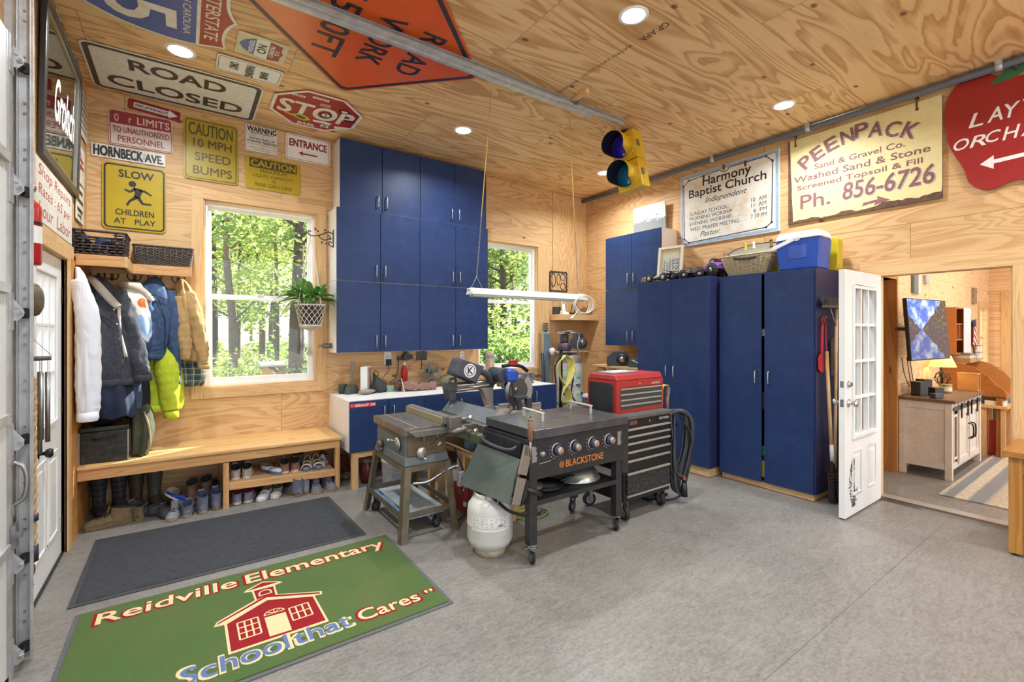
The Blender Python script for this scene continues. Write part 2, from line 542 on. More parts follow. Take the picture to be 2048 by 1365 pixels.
def frame4(mb,x0,x1,z0,z1,y0,y1,wl,wr=None,wb=None,wt=None):
    wr=wl if wr is None else wr;wb=wl if wb is None else wb;wt=wl if wt is None else wt
    mb.box(x0,y0,z0,x0+wl,y1,z1);mb.box(x1-wr,y0,z0,x1,y1,z1)
    mb.box(x0+wl,y0,z0,x1-wr,y1,z0+wb);mb.box(x0+wl,y0,z1-wt,x1-wr,y1,z1)
    return mb
def window(idx,w,mid):
    x0,x1,z0,z1=w
    root=MB();frame4(root,x0,x1,z0,z1,YB+0.045,YB+0.135,0.034)
    root=struct(root.build('window_%d' % idx,M_vinyl,bevel=0.003))
    a=frame4(MB(),x0+.03,x1-.03,mid-.02,z1-.03,YB+0.095,YB+0.125,0.038,wb=0.04)
    a.build('upper_sash',M_vinyl,root,bevel=0.003)
    MB().box(x0+.06,YB+.107,mid+.01,x1-.06,YB+.111,z1-.06).build('pane',M_glass,root)
    b=frame4(MB(),x0+.03,x1-.03,z0+.03,mid+.025,YB+0.055,YB+0.09,0.042,wb=0.055,wt=0.045)
    b.build('lower_sash',M_vinyl,root,bevel=0.003)
    MB().box(x0+.06,YB+.070,z0+.07,x1-.06,YB+.074,mid-.01).build('pane',M_glass,root)
    s=MB();s.box(x0+.45,YB+.04,mid+.025,x0+.50,YB+.08,mid+.037);s.build('sash_lock',M_vinyl,root,bevel=0.002)
window(1,W1,1.825);window(2,W2,1.895)
def casing(idx,w,ow):
    x0,x1,z0,z1=w
    m=MB()
    m.box(x0-ow,YB-.016,z0-.10,x0+.0,YB,z1+.0);m.box(x1,YB-.016,z0-.10,x1+ow,YB,z1)
    struct(m.build('trim_%d' % (2*idx-1),M_pine_z,bevel=.002))
    m=MB()
    m.box(x0-ow,YB-.016,z1,x1+ow,YB,z1+.092);m.box(x0,YB-.016,z0-.10,x1,YB,z0)
    # reveal boards inside the opening
    m.box(x0,YB,z1-.012,x1,YB+.045,z1);m.box(x0,YB,z0,x1,YB+.045,z0+.012)
    m.box(x0,YB,z0,x0+.012,YB+.045,z1);m.box(x1-.012,YB,z0,x1,YB+.045,z1)
    struct(m.build('trim_%d' % (2*idx),M_pine_x,bevel=.002))
casing(1,W1,0.095);casing(2,W2,0.20)

# entry door in the left wall (white, glazed, seen almost edge-on)
def panel_bevel(mb,y0,y1,z0,z1,x,d):
    """raised moulding frame on a door face at plane x, thickness d (sign = outward)"""
    t=.018
    for (a0,a1,b0,b1) in ((y0,y1,z0,z0+t),(y0,y1,z1-t,z1),(y0,y0+t,z0,z1),(y1-t,y1,z0,z1)):
        mb.box(min(x,x+d),a0,b0,max(x,x+d),a1,b1)
    return mb
dr=MB();X0,X1=XL-.062,XL-.016
gy0,gy1,gz0,gz1=3.60,4.10,0.95,1.83
dr.box(X0,3.445,0.012,X1,gy0,1.978);dr.box(X0,gy1,.012,X1,4.300,1.978)
dr.box(X0,gy0,.012,X1,gy1,gz0);dr.box(X0,gy0,gz1,X1,gy1,1.978)
door1=struct(dr.build('door_1',M_white,bevel=.002))
m=MB();panel_bevel(m,gy0-.03,gy1+.03,gz0-.03,gz1+.03,X1,.012)
for q in (1,2):m.box(X1-.03,gy0+(gy1-gy0)*q/3-.01,gz0,X1+.004,gy0+(gy1-gy0)*q/3+.01,gz1)
for q in (1,2):m.box(X1-.03,gy0,gz0+(gz1-gz0)*q/3-.01,X1+.003,gy1,gz0+(gz1-gz0)*q/3+.01)
m.build('glazing_bars',M_white,door1,bevel=.003)
MB().box(X0+.02,gy0,gz0,X0+.024,gy1,gz1).build('pane',M_glass,door1)
m=MB()
for y0,y1 in ((3.57,3.82),(3.90,4.15)):panel_bevel(m,y0,y1,.20,.74,X1,.008);m.box(X1,y0+.05,.25,X1+.006,y1-.05,.69)
m.build('moulding',M_white,door1,bevel=.003)
m=MB();m.lathe([(0,.06),(.022,.058),(.028,.045),(.022,.03),(.010,.024),(.010,0),(.030,0)],M=TR(X1,3.70,.80) @ RY(90),n=16)
m.build('door_knob',M_blackmetal,door1)
m=MB()
for zz in (.20,1.0,1.74):m.box(X1-.004,4.285,zz-.05,X1+.006,4.306,zz+.05)
m.build('hinge',pm('bronze',srgb(70,56,40),.4,.6),door1)
m=MB();m.box(XL-.06,4.306,0,XL+.012,4.33,1.982);m.box(XL,4.306,0,XL+.018,4.40,1.985)
struct(m.build('trim_5',M_pine_z,bevel=.002))
m=MB();m.box(XL,3.35,1.985,XL+.018,4.50,2.095);struct(m.build('trim_6',M_pine_y,bevel=.002))
m=MB();m.box(XL-.1,3.44,0,XL-.004,4.306,.012);struct(m.build('trim_7',M_blackmetal))
# partition board that closes the bench alcove beside the door
m=MB();m.box(XL,4.40,0,XL+.022,5.17,2.0);struct(m.build('trim_8',lumber('ply_panel',srgb(206,150,84),srgb(176,116,56),1,.5)))

# doorway to the next room, header, threshold and open glazed door
m=MB();m.box(XR-.018,.50,1.988,XR,1.62,2.115);struct(m.build('trim_9',M_pine_y,bevel=.002))
m=MB();m.box(XR-.018,.566,0,XR,.66,1.988);m.box(XR-.018,1.497,0,XR,1.585,1.988)
m.box(XR,.66,0,XR+.13,.672,1.988);m.box(XR,1.485,0,XR+.13,1.497,1.988)
struct(m.build('trim_10',M_pine_z,bevel=.002))
m=MB();m.prism([(XR-.03,0),(XR-.02,.016),(XR+.02,.022),(XR+.02,0)],-1.485,-.672,M=RX(90));m.xf(Matrix.Identity(4))
th=m.build('trim_11',pm('bronze_sill',srgb(92,84,78),.35,.6));struct(th)
m=MB();m.box(XR+.02,.672,0,XR+.13,1.485,.024);struct(m.build('trim_12',pm('aluminium_sill',srgb(180,172,164),.4,.5)))

DY0,DY1,DX0,DX1,DZ0,DZ1=1.462,1.506,4.262,5.062,.012,1.990
d=MB();gx0,gx1,gz0,gz1=4.43,4.90,.655,1.845
d.box(DX0,DY0,DZ0,gx0,DY1,DZ1);d.box(gx1,DY0,DZ0,DX1,DY1,DZ1)
d.box(gx0,DY0,DZ0,gx1,DY1,gz0);d.box(gx0,DY0,gz1,gx1,DY1,DZ1)
door2=struct(d.build('door_2',M_white,bevel=.0015))
m=MB();frame4(m,gx0-.03,gx1+.03,gz0-.03,gz1+.03,DY0-.014,DY0,.03)
for q in (1,2):
    xx=gx0+(gx1-gx0)*q/3;m.box(xx-.011,DY0-.006,gz0,xx+.011,DY0+.03,gz1)
for q in (1,2,3):
    zz=gz0+(gz1-gz0)*q/4;m.box(gx0,DY0-.005,zz-.011,gx1,DY0+.03,zz+.011)
m.build('glazing_bars',M_white,door2,bevel=.003)
MB().box(gx0,DY0+.02,gz0,gx1,DY0+.024,gz1).build('pane',M_glass,door2)
m=MB()
for a,b in ((4.40,4.60),(4.74,4.93)):
    frame4(m,a,b,.17,.53,DY0-.006,DY0,.016);m.box(a+.05,DY0-.005,.22,b-.05,DY0,.48)
m.build('moulding',M_white,door2,bevel=.003)
m=MB()
for s_,y_ in ((-1,DY0),(1,DY1)):
    Mx=TR(4.325,y_,.925) @ RX(90 if s_<0 else -90)
    m.lathe([(.030,0),(.032,.006),(.012,.012),(.012,.028),(.024,.036),(.028,.05),(.024,.062),(0,.066)],M=Mx,n=18)
m.build('door_knob',M_chrome,door2)
m=MB()
for s_,y_ in ((-1,DY0),(1,DY1)):
    m.lathe([(.027,0),(.027,.012),(.022,.018),(0,.018)],M=TR(4.325,y_,1.075) @ RX(90 if s_<0 else -90),n=18)
m.box(4.32,DY0-.03,1.062,4.33,DY0-.018,1.088)
m.build('deadbolt',M_chrome,door2)
m=MB();m.box(DX0-.001,DY0+.010,.895,DX0+.002,DY1-.010,.955);m.box(DX0-.001,DY0+.010,1.05,DX0+.002,DY1-.010,1.10)
m.box(DX0-.01,DY0+.016,.915,DX0,DY1-.016,.935);m.box(DX0-.006,DY0+.016,1.066,DX0,DY1-.016,1.084)
m.build('latch_plate',M_steel,door2)

# conduit under the ceiling, along the right wall
e=thing('conduit_pipe','long grey conduit pipe under the ceiling along the right wall','pipe')
MB().cyl((4.985,-3.0,3.480),(4.985,5.17,3.480),.027,n=14).build('pipe',pm('grey_pvc',srgb(96,104,116),.45,var=.08),e)
for yy in (.72,2.02,3.02,4.3,-.6):
    m=MB();m.lathe([(.0275,-.02),(.032,-.02),(.032,.02),(.0275,.02)],M=TR(4.985,yy,3.480) @ RX(90),n=14)
    m.box(4.957,yy-.02,3.480,4.962,yy+.02,3.524);m.box(5.008,yy-.02,3.480,5.013,yy+.02,3.524)
    m.build('strap',M_galv,e)

# recessed ceiling lights
M_lens=pm('lamp_lens',(1,1,1,1),.4,var=0,emit=(1.0,0.96,0.90,1),es=14)
M_trimring=pm('lamp_trim',srgb(245,245,243),.5,var=0)
PL=[(-0.015,4.12,'round recessed ceiling light between the blue shield sign and the road closed sign'),
      (2.305,4.10,'round recessed ceiling light above the blue wall cabinets'),
      (4.40,4.16,'round recessed ceiling light partly hidden by the yellow traffic signal'),
      (2.357,1.975,'round recessed ceiling light at the top beside stamped plywood lettering'),
      (4.395,1.98,'round recessed ceiling light near the grey pipe and cream gravel sign')]
def lamp(x,y,label=None):
    if label:
        e=thing('ceiling_light',label,'ceiling light',(x,y,ZC),group='recessed ceiling lights')
        MB().lathe([(.074,-.004),(.094,-.002),(.096,0)],n=32).build('trim_ring',M_trimring,e)
        MB().lathe([(0,-.003),(.074,-.003)],n=32).build('lens',M_lens,e)
    l=bpy.data.lights.new('recessed_lamp','AREA');l.shape= 'DISK';l.size=.15;l.energy=22;l.color=(.90,.96,1.0);l.spread=R_(150)
    lo=bpy.data.objects.new('recessed_lamp',l);C.objects.link(lo);lo.location=(x,y,ZC-.012)
for x,y,lb in PL:lamp(x,y,lb)
for x,y in ((-.015,1.98),(-.015,-.2),(2.35,-.2),(4.395,-.2),(-.015,-2.3),(2.35,-2.3),(4.395,-2.3)):lamp(x,y)
# ---------------------------------------------------------------- signs
S_white=sheet_mat('sign_white',srgb(232,230,222),dirt=srgb(170,150,120),dirtamt=.35,vs=5)
S_whiteclean=sheet_mat('sign_white_clean',srgb(236,236,232))
S_yellow=sheet_mat('sign_yellow',srgb(178,153,28),dirt=srgb(170,140,30),dirtamt=.4)
S_yellow2=sheet_mat('sign_yellow_bright',srgb(184,158,20),dirt=srgb(180,150,30),dirtamt=.3)
S_red=sheet_mat('sign_red',srgb(162,36,34))
S_maroon=sheet_mat('sign_maroon',srgb(142,34,40))
S_fadered=sheet_mat('sign_faded_red',srgb(158,50,54),dirt=srgb(120,50,50),dirtamt=.3)
S_pink=sheet_mat('sign_pinkish_white',srgb(222,208,200),dirt=srgb(170,140,130),dirtamt=.4)
S_black=sheet_mat('sign_black',srgb(38,36,36))
S_brownblack=sheet_mat('sign_worn_black',srgb(56,48,44),dirt=srgb(120,110,100),dirtamt=.5,vs=30)
S_blue=sheet_mat('sign_blue',srgb(40,82,168),rough=.25)
S_orange=sheet_mat('sign_orange',srgb(226,98,30),rough=.22,dirt=srgb(205,90,40),dirtamt=.3)
S_darkblue=sheet_mat('letter_dark',srgb(44,40,52),dirt=srgb(90,60,50),dirtamt=.3,vs=25)

def bsign(name,label,x0,x1,z0,z1,col,**kw):
    e=sign(name,label,((x0+x1)/2,YB,(z0+z1)/2),WALL_B,x1-x0,z1-z0,col,**kw)
    return e
B1=dict(bold=.045);B2=dict(bold=.07);B0=dict(bold=.03)

e=bsign('road_sign','dark red evacuation route sign with a white arrow pointing right',-.387,-.02,3.405,3.495,S_maroon,r=.012,roll=-4.6)
MB().prism([(-.145,-.022),(.10,-.022),(.10,-.036),(.163,0),(.10,.036),(.10,.022),(-.145,.022)],.012,.0128).build('arrow',S_whiteclean,e)
letters(e,[('EVACUATION ROUTE',-.02,0,.225,.024,B2)],S_black,z=.0134)

e=bsign('road_sign','red and white off limits to unauthorized personnel sign with missing letters',-.512,-.078,3.088,3.388,S_pink,r=.02,roll=1.2,bcol=S_fadered,bw=.006,inset=.006)
MB().prism([(-.205,.035),(.205,.035),(.205,.125),(.195,.138),(-.195,.138),(-.205,.125)],.012,.0128).build('band',S_fadered,e)
letters(e,[('O',-.165,.085,.028,.062,B0),('r',-.075,.075,.018,.042,B0),('LIMITS',.085,.085,.225,.062,B0)],S_pink,z=.0134)
letters(e,[('TO UNAUTHORIZED',0,-.012,.385,.048,B0),('PERSONNEL',.0,-.09,.32,.052,B0)],S_fadered,z=.0134,name='lower_lettering')

e=bsign('street_sign','chipped white street name plate with black letters above the yellow children sign',-.622,-.13,2.962,3.072,sheet_mat('enamel',srgb(234,232,226),rough=.25,dirt=srgb(60,40,34),dirtamt=.6,vs=14),r=.006)
letters(e,[('HORNBECK',-.072,.0,.32,.082,B2),('AVE.',.168,-.003,.125,.07,B2)],S_black)

e=bsign('road_sign','yellow slow children at play sign with a running figure',-.556,-.122,2.366,2.936,S_yellow2,r=.04,bcol=S_black)
letters(e,[('SLOW',0.01,.198,.235,.062,B1),('CHILDREN',.0,-.132,.26,.05,B0),('AT   PLAY',.0,-.208,.28,.045,B0)],S_black)
m=MB();K=.00125
def P2(pts):return [((x-128)*.00110,(124-y)*.00110+.02) for x,y in pts]
m.prism([(q[0]-.018,q[1]+.118) for q in circ(.026,18)],.012,.0128)
for poly in ([(-.01,.092),(.028,.085),(.052,.065),(.032,.0),(-.008,.008),(-.002,.05)],# torso
             [(-.004,.090),(-.035,.058),(-.066,.070),(-.072,.056),(-.034,.038),(.006,.07)],# forward arm
             [(.03,.085),(.075,.072),(.118,.040),(.108,.030),(.07,.055),(.03,.065)],# rear arm
             [(-.008,.012),(.012,.016),(.012,-.008),(-.030,-.038),(-.048,-.075),(-.062,-.066),(-.044,-.028)],# front leg
             [(.004,.008),(.034,.01),(.058,-.035),(.112,-.036),(.112,-.052),(.046,-.052)]):
    m.prism(poly,.012,.0128)
m.build('running_figure',S_black,e)

e=bsign('road_sign','yellow caution ten miles per hour speed bumps sign',.002,.433,2.896,3.46,S_yellow,r=.035,bcol=sheet_mat('olive_border',srgb(110,100,30)),bw=.010)
letters(e,[('CAUTION',-.003,.185,.345,.11,B0),('10 MPH',.01,.062,.30,.075,B0),('SPEED',.012,-.065,.28,.075,B0),('BUMPS',.01,-.19,.305,.075,B0)],sheet_mat('letter_olive',srgb(84,76,30),dirt=srgb(120,60,40),dirtamt=.3,vs=20))

e=bsign('warning_sign','white warning private property sign with black print',.491,.78,3.252,3.518,S_white,r=.006,bcol=S_black,bw=.003,inset=.003)
rows=[('WARNING',0,.094,.255,.05,B2),('PRIVATE PROPERTY',0,.056,.20,.018,B1),('All persons are hereby warned against',0,.030,.25,.012,{}),
        ('HUNTING, FISHING, OR',0,.002,.22,.022,B1),('OTHERWISE TRESPASSING',0,-.026,.26,.022,B1),('on these lands under penalty of the law.',0,-.052,.25,.013,{}),
        ('All signs are Registered Violations, by',0,-.084,.22,.013,{}),('the Provisions of Law',0,-.104,.15,.012,{})]
letters(e,rows,S_black)

e=bsign('direction_sign','white entrance sign with a red arrow pointing left',.849,1.281,3.256,3.518,S_whiteclean,r=.03,bcol=S_maroon,bw=.004,inset=.010)
letters(e,[('ENTRANCE',0,.045,.36,.072,B2)],S_maroon)
MB().prism([(-.095,-.052),(-.05,-.028),(-.055,-.046),(.085,-.046),(.085,-.060),(-.055,-.060),(-.05,-.078)],.012,.0128).build('arrow',S_maroon,e)

e=bsign('warning_sign','yellow caution sign for a nine thousand gallon maximum liquid capacity',.493,.988,2.897,3.213,S_yellow2,r=.02)
MB().prism(rrect(.425,.092,.004,cy=.096),.012,.0128).build('heading_plate',sheet_mat('olive_plate',srgb(74,68,22)),e)
letters(e,[('CAUTION',0,.096,.40,.062,B2)],S_yellow2,z=.0136,name='heading_lettering')
letters(e,[('MAXIMUM',0,.026,.24,.036,{}),('LIQUID CAPACITY',0,-.025,.36,.036,{}),('IS',0,-.066,.035,.026,{}),('9000 GALLONS',0,-.112,.335,.036,{})],sheet_mat('letter_olive2',srgb(70,64,22)))

# ceiling signs ------------------------------------------------------------
def csign(name,label,cx,cy,w,h,col,rot=CEIL,**kw):
    kw.setdefault('gap',.010)
    return sign(name,label,(cx,cy,ZC),rot,w,h,col,**kw)
e=csign('road_sign','large white road closed sign on the ceiling',-.022,4.71,1.15,.76,sheet_mat('reflective_white',srgb(228,230,226),rough=.35,dirt=srgb(150,130,110),dirtamt=.3,vs=22),r=.06,bcol=S_brownblack,bw=.034,inset=.014)
letters(e,[('ROAD',.0,.175,.62,.17,dict(bold=.05)),('CLOSED',-.005,-.16,.92,.18,dict(bold=.05))],S_brownblack,z=.0116)

e=thing('stop_sign','red octagonal stop sign covered in stickers on the ceiling','sign',(1.008,4.528,ZC),CEIL)
oc=lambda r:[(r*math.cos(R_(22.5+45*k)),r*math.sin(R_(22.5+45*k))) for k in range(8)]
MB().prism(oc(.408),.004,.010).build('panel',S_red,e)
MB().ring(oc(.407),oc(.376),.010,.0108).build('border',S_white,e)
letters(e,[('STOP',0,0,.63,.26,dict(bold=.05))],S_white,z=.0114)
def sticker(nm,col,poly,z=.0120,lab=None):
    MB().prism(poly,z-.0006,z).build(nm,col,e)
sticker('sticker',S_whiteclean,rrect(.10,.035,.006,cx=-.20,cy=.245));sticker('sticker',S_whiteclean,rrect(.135,.035,.006,cx=-.03,cy=.285))
letters(e,[('YETI',-.20,.245,.08,.022,B2),('CROSSES',-.03,.285,.11,.018,B1)],S_black,z=.0124,name='sticker_lettering')
sticker('sticker',S_black,circ(.052,20,.205,.155,.036));sticker('sticker',S_whiteclean,circ(.03,16,.205,.155,.02),z=.0124)
sticker('sticker',S_black,circ(.055,20,.078,-.01));sticker('sticker',S_whiteclean,circ(.036,18,.078,-.01),z=.0124)
letters(e,[('2',.078,-.01,.03,.045,B2)],S_black,z=.0128,name='sticker_mark')
sticker('sticker',sheet_mat('lime_sticker',srgb(190,200,50)),[(-.27,-.13),(-.18,-.15),(-.13,-.10),(-.06,-.135),(-.015,-.19),(-.06,-.235),(-.12,-.225),(-.16,-.19),(-.24,-.16)])
sticker('sticker',sheet_mat('dark_sticker',srgb(60,90,40)),[(-.16,-.155),(-.11,-.14),(-.06,-.17),(-.07,-.21),(-.12,-.20)],z=.0124)
sticker('sticker',S_whiteclean,[(.0,-.17),(.09,-.15),(.17,-.16),(.16,-.205),(.07,-.20),(.01,-.21)])
sticker('sticker',S_whiteclean,rrect(.07,.06,.004,cx=.125,cy=-.255));sticker('sticker',S_whiteclean,[(.20,-.20),(.33,-.16),(.33,-.21),(.22,-.25)])
letters(e,[('X',.125,-.255,.04,.045,B2)],S_black,z=.0124,name='sticker_mark')
letters(e,[('BASIL',-.03,-.30,.16,.05,B2)],S_whiteclean,z=.0122,name='sticker_lettering')
sticker('sticker',sheet_mat('navy_sticker',srgb(40,48,90)),[(.24,.0),(.31,.015),(.36,-.01),(.30,-.035),(.24,-.02)])
sticker('sticker',sheet_mat('tan_sticker',srgb(190,150,120)),rrect(.09,.06,.005,cx=.03,cy=.185))

e=csign('parking_sign','white bank parking only sign on the ceiling',.422,4.10,.245,.44,S_whiteclean,rot=CEIL_X,r=.03,bcol=S_black,bw=.004,inset=.012)
letters(e,[('BANK',.02,.10,.115,.055,B1),('PARKING',.01,.0,.185,.055,B1),('ONLY',-.01,-.105,.11,.055,B1)],S_black,z=.0116)

e=csign('warning_sign','cream no trespassing government property sign with a blue and red shield',.46,3.735,.285,.315,sheet_mat('sign_cream',srgb(214,204,176),dirt=srgb(170,160,130),dirtamt=.3),rot=CEIL_X,r=.008)
def shield(w,h,n=8):
    """half outline mirrored: pointed bottom, two concave scallops on top"""
    half=bez([(0,-.5),(.22,-.47),(.50,-.30),(.52,.10)],n)+bez([(.52,.10),(.53,.26),(.46,.34),(.43,.455)],n)[1:]
    top=bez([(.43,.455),(.30,.425),(.12,.43),(0,.50)],9)[1:]
    pts=[(p[0],p[1]) for p in half+top]
    pts += [(-x,y) for x,y in pts[-2:0:-1]]
    return [(x*w,y*h) for x,y in pts]
def clip(poly,y0,y1):
    def cut(P,f,yy):
        out=[]
        for i in range(len(P)):
            a,b=P[i-1],P[i];fa,fb=f(a[1]),f(b[1])
            if fa != fb:t=(yy-a[1])/(b[1]-a[1]);out.append((a[0]+t*(b[0]-a[0]),yy))
            if fb:out.append(b)
        return out
    return cut(cut(poly,lambda y:y >=y0,y0),lambda y:y <=y1,y1)
sh=shield(.235,.275)
MB().prism(clip(sh,.042,.2),.010,.0108).build('red_band',S_maroon,e)
MB().prism(clip(sh,-.2,-.042),.010,.0108).build('blue_field',S_blue,e)
letters(e,[('U.S.',0,.098,.07,.026,B2),('PROPERTY',0,.062,.16,.028,B1),('TRESPASSING',0,-.066,.17,.03,B1)],S_whiteclean,z=.0114)
MB().prism(clip(sh,-.041,.041),.010,.0106).build('white_band',S_whiteclean,e)
letters(e,[('NO',0,0,.12,.055,B2)],S_black,z=.0114,name='black_lettering')

# interstate shield: width along the room's depth, its top towards the right wall
e=thing('road_sign','large blue and red interstate shield sign cut by the top of the picture','sign',(-.18,3.53,ZC),CEIL_X)
sh=shield(.84,.95);k_=.955
MB().prism(sh,.004,.010).build('panel',S_white,e)
inner=[(x*.955,y*.955) for x,y in sh]
MB().prism(clip(inner,.272,1),.010,.0108).build('red_band',S_red,e)
MB().prism(clip(inner,-1,.252),.010,.0108).build('blue_field',S_blue,e)
letters(e,[('INTERSTATE',0,.335,.58,.078,dict(bold=.01)),('SOUTH CAROLINA',0,.200,.61,.042,{}),('85',0,-.035,.60,.36,dict(bold=.03))],S_white,z=.0114)

# orange diamond
e=thing('road_sign','large orange diamond road work sign behind the door track on the ceiling','sign',(1.085,3.165,ZC),CEIL_X)
def dia(r,c):return [(r-c,c),(c,r-c),(-c,r-c),(-(r-c),c),(-(r-c),-c),(-c,-(r-c)),(c,-(r-c)),(r-c,-c)]
MB().prism(dia(.845,.03),.004,.010).build('panel',S_orange,e)
MB().ring(dia(.822,.028),dia(.775,.026),.010,.0108).build('border',S_darkblue,e)
letters(e,[('ROAD',0,.325,.57,.17,dict(bold=.035)),('WORK',.0,.035,.60,.17,dict(bold=.035)),('1500FT',0,-.26,.74,.18,dict(bold=.035))],S_darkblue,z=.0116)

# stamps printed on the plywood of the ceiling
m=MB();put(m,'GP APA',-.36,0,.22,.055,z=0,bold=.02);put(m,'RATED 23/32 SIZED',.08,-.01,.50,.03,z=0);put(m,'EXPOSURE 1',.52,0,.26,.035,z=0)
o=struct(m.build('trim_20',sheet_mat('ink',srgb(96,66,42))))
o.location=(2.60,2.36,ZC-.0008);o.rotation_euler=CEIL_X

# right wall signs ---------------------------------------------------------
e=thing('church_sign','white blue-edged church notice board with times of worship','sign',(XR,2.905,2.965),WALL_R)
M_board=pm('old_white_board',srgb(226,224,216),.5,var=.06,vs=3,dirt=srgb(206,168,112),dirtamt=.55)
MB().box(-.582,-.425,.004,.588,.435,.022).build('board',M_board,e,bevel=.002)
ob=[(-.575,-.418),(.58,-.418),(.58,.428),(-.575,.428)]
m=MB();m.ring(ob,[(-.545,-.385),(.55,-.385),(.55,.395),(-.545,.395)],.022,.0226)
m.build('blue_edge',pm('faded_blue',srgb(150,176,204),.5,var=.2,vs=12),e)
path=[(-.555,-.35),(-.49,-.405),(.475,-.38),(.535,-.335),(.545,.34),(.475,.415),(.075,.462-.02)]+[(p[0],p[1]) for p in bez([(.06,.43),(.04,.36),(-.06,.36),(-.075,.43)],8)]+[(-.49,.39),(-.565,.335)]
path=[(x*.955,min(y,.41)*.955) for x,y in path]
m=MB();n_=len(path)
for i in range(n_):
    a,b=path[i],path[(i+1) % n_];m.bar((a[0],a[1],.0232),(b[0],b[1],.0232),.009,.001)
for (x,y) in [path[0],path[1],path[2],path[3],path[4],path[5],path[-1],path[-2]]:m.cyl((x,y,.0228),(x,y,.0240),.013,n=8)
m.build('border_line',S_darkblue,e)
fr_=dict(bold=.032,sk=0)
letters(e,[('Harmony',.005,.298,.575,.135,dict(bold=.03)),('Baptist Church',-.005,.185,.92,.125,dict(bold=.03)),('Independent',.0,.075,.50,.085,dict(shear=.35)),
            ('SUNDAY SCHOOL. . . . . .',-.135,-.045,.64,.044,{}),('10  AM',.375,-.04,.16,.044,{}),
            ('MORNING WORSHIP. . . . .',-.125,-.105,.66,.044,{}),('11  AM',.375,-.10,.16,.044,{}),
            ('EVENING WORSHIP. . . . .',-.125,-.165,.66,.044,{}),('6  PM',.39,-.16,.14,.044,{}),
            ('WED. PRAYER MEETING . . .',-.10,-.232,.70,.044,{}),('7 30 PM',.375,-.22,.17,.044,{}),
            ('Pastor.',-.19,-.305,.26,.06,dict(shear=.4))],S_black,z=.0226)
m=MB()
for x,y in ((-.27,.36),(.23,.38),(-.02,.41)):m.box(x-.012,y-.03,.022,x+.012,y+.03,.026)
m.build('bracket',pm('rust',srgb(110,72,44),.7,.3,var=.4,vs=40),e)

e=thing('gravel_sign','weathered cream board sign for a sand and gravel company with ragged lower edge','sign',(XR,1.64,3.01),WALL_R)
M_wood_dark=pm('weathered_ply',srgb(110,78,60),.8,var=.5,vs=30,bump=.4)
MB().box(-.592,-.425,.004,.588,.42,.022).build('board',M_wood_dark,e,bevel=.001)
rg=random.Random(4);bot=[]
for i in range(41):
    x=-.545+i*(1.128/40);y=-.398+.008*math.sin(i*.5)+(.02 if i>24 else 0)+rg.uniform(-.010,.010)
    bot.append((x,y))
MB().prism([(-.575,.42)]+[(-.575+.03*t/10+rg.uniform(-.003,.003),.42-.79*t/10) for t in range(1,10)]+bot+[(.588,-.33),(.586,.42)][0:1]+[(.588,.42)],.022,.0235).build(
    'painted_face',pm('cream_paint',srgb(226,212,154),.55,var=.06,vs=8,dirt=srgb(190,170,120),dirtamt=.25),e)
M_purple=pm('purple_paint',srgb(132,78,88),.6,var=.25,vs=40,dirt=srgb(190,170,150),dirtamt=.4)
m=MB();sh_=MB()
for ch,x,y,r_ in zip('PEENPACK',(-.43,-.325,-.205,-.075,.035,.145,.265,.385),(.17,.225,.275,.305,.325,.295,.25,.20),(38,26,18,8,0,-8,-16,-26)):
    put(m,ch,x,y,.098,.125,z=.0242,bold=.045,rot=r_);put(sh_,ch,x+.010,y-.006,.098,.125,z=.0238,bold=.045,rot=r_)
rows=[('Sand & Gravel Co.',.0,.10,.70,.052,B1),('Washed Sand & Stone',-.01,.01,1.05,.06,B1),('Screened Topsoil & Fill',-.02,-.085,.97,.062,B1),('Ph.',-.345,-.225,.26,.135,dict(bold=.03))]
for r in rows:put(m,*r[:5],z=.0242,**r[5])
m.build('lettering',M_purple,e)
put(sh_,'856-6726',.215+.008,-.212,.65,.155,z=.0238,bold=.04,shear=.12)
sh_.build('letter_shadow',pm('grey_green_paint',srgb(176,178,160),.6),e)
m=MB();put(m,'856-6726',.215,-.205,.65,.155,z=.0243,bold=.03,shear=.12);m.prism([(.04,-.375),(.05,-.345),(.16,-.335),(.15,-.305),(.25,-.36),(.13,-.385),(.14,-.36)],.0235,.0242);m.build('phone_number',M_purple,e)
for x in (-.52,.43):
    m=MB();m.tube(spline([(x,.37,.026),(x,.415,.03),(x+.012,.44,.03),(x,.46,.024),(x-.012,.44,.022)],4),.006,n=6);m.cyl((x,.36,.02),(x,.36,.028),.012,n=8)
    m.build('hook',pm('rust',srgb(110,72,44)),e)

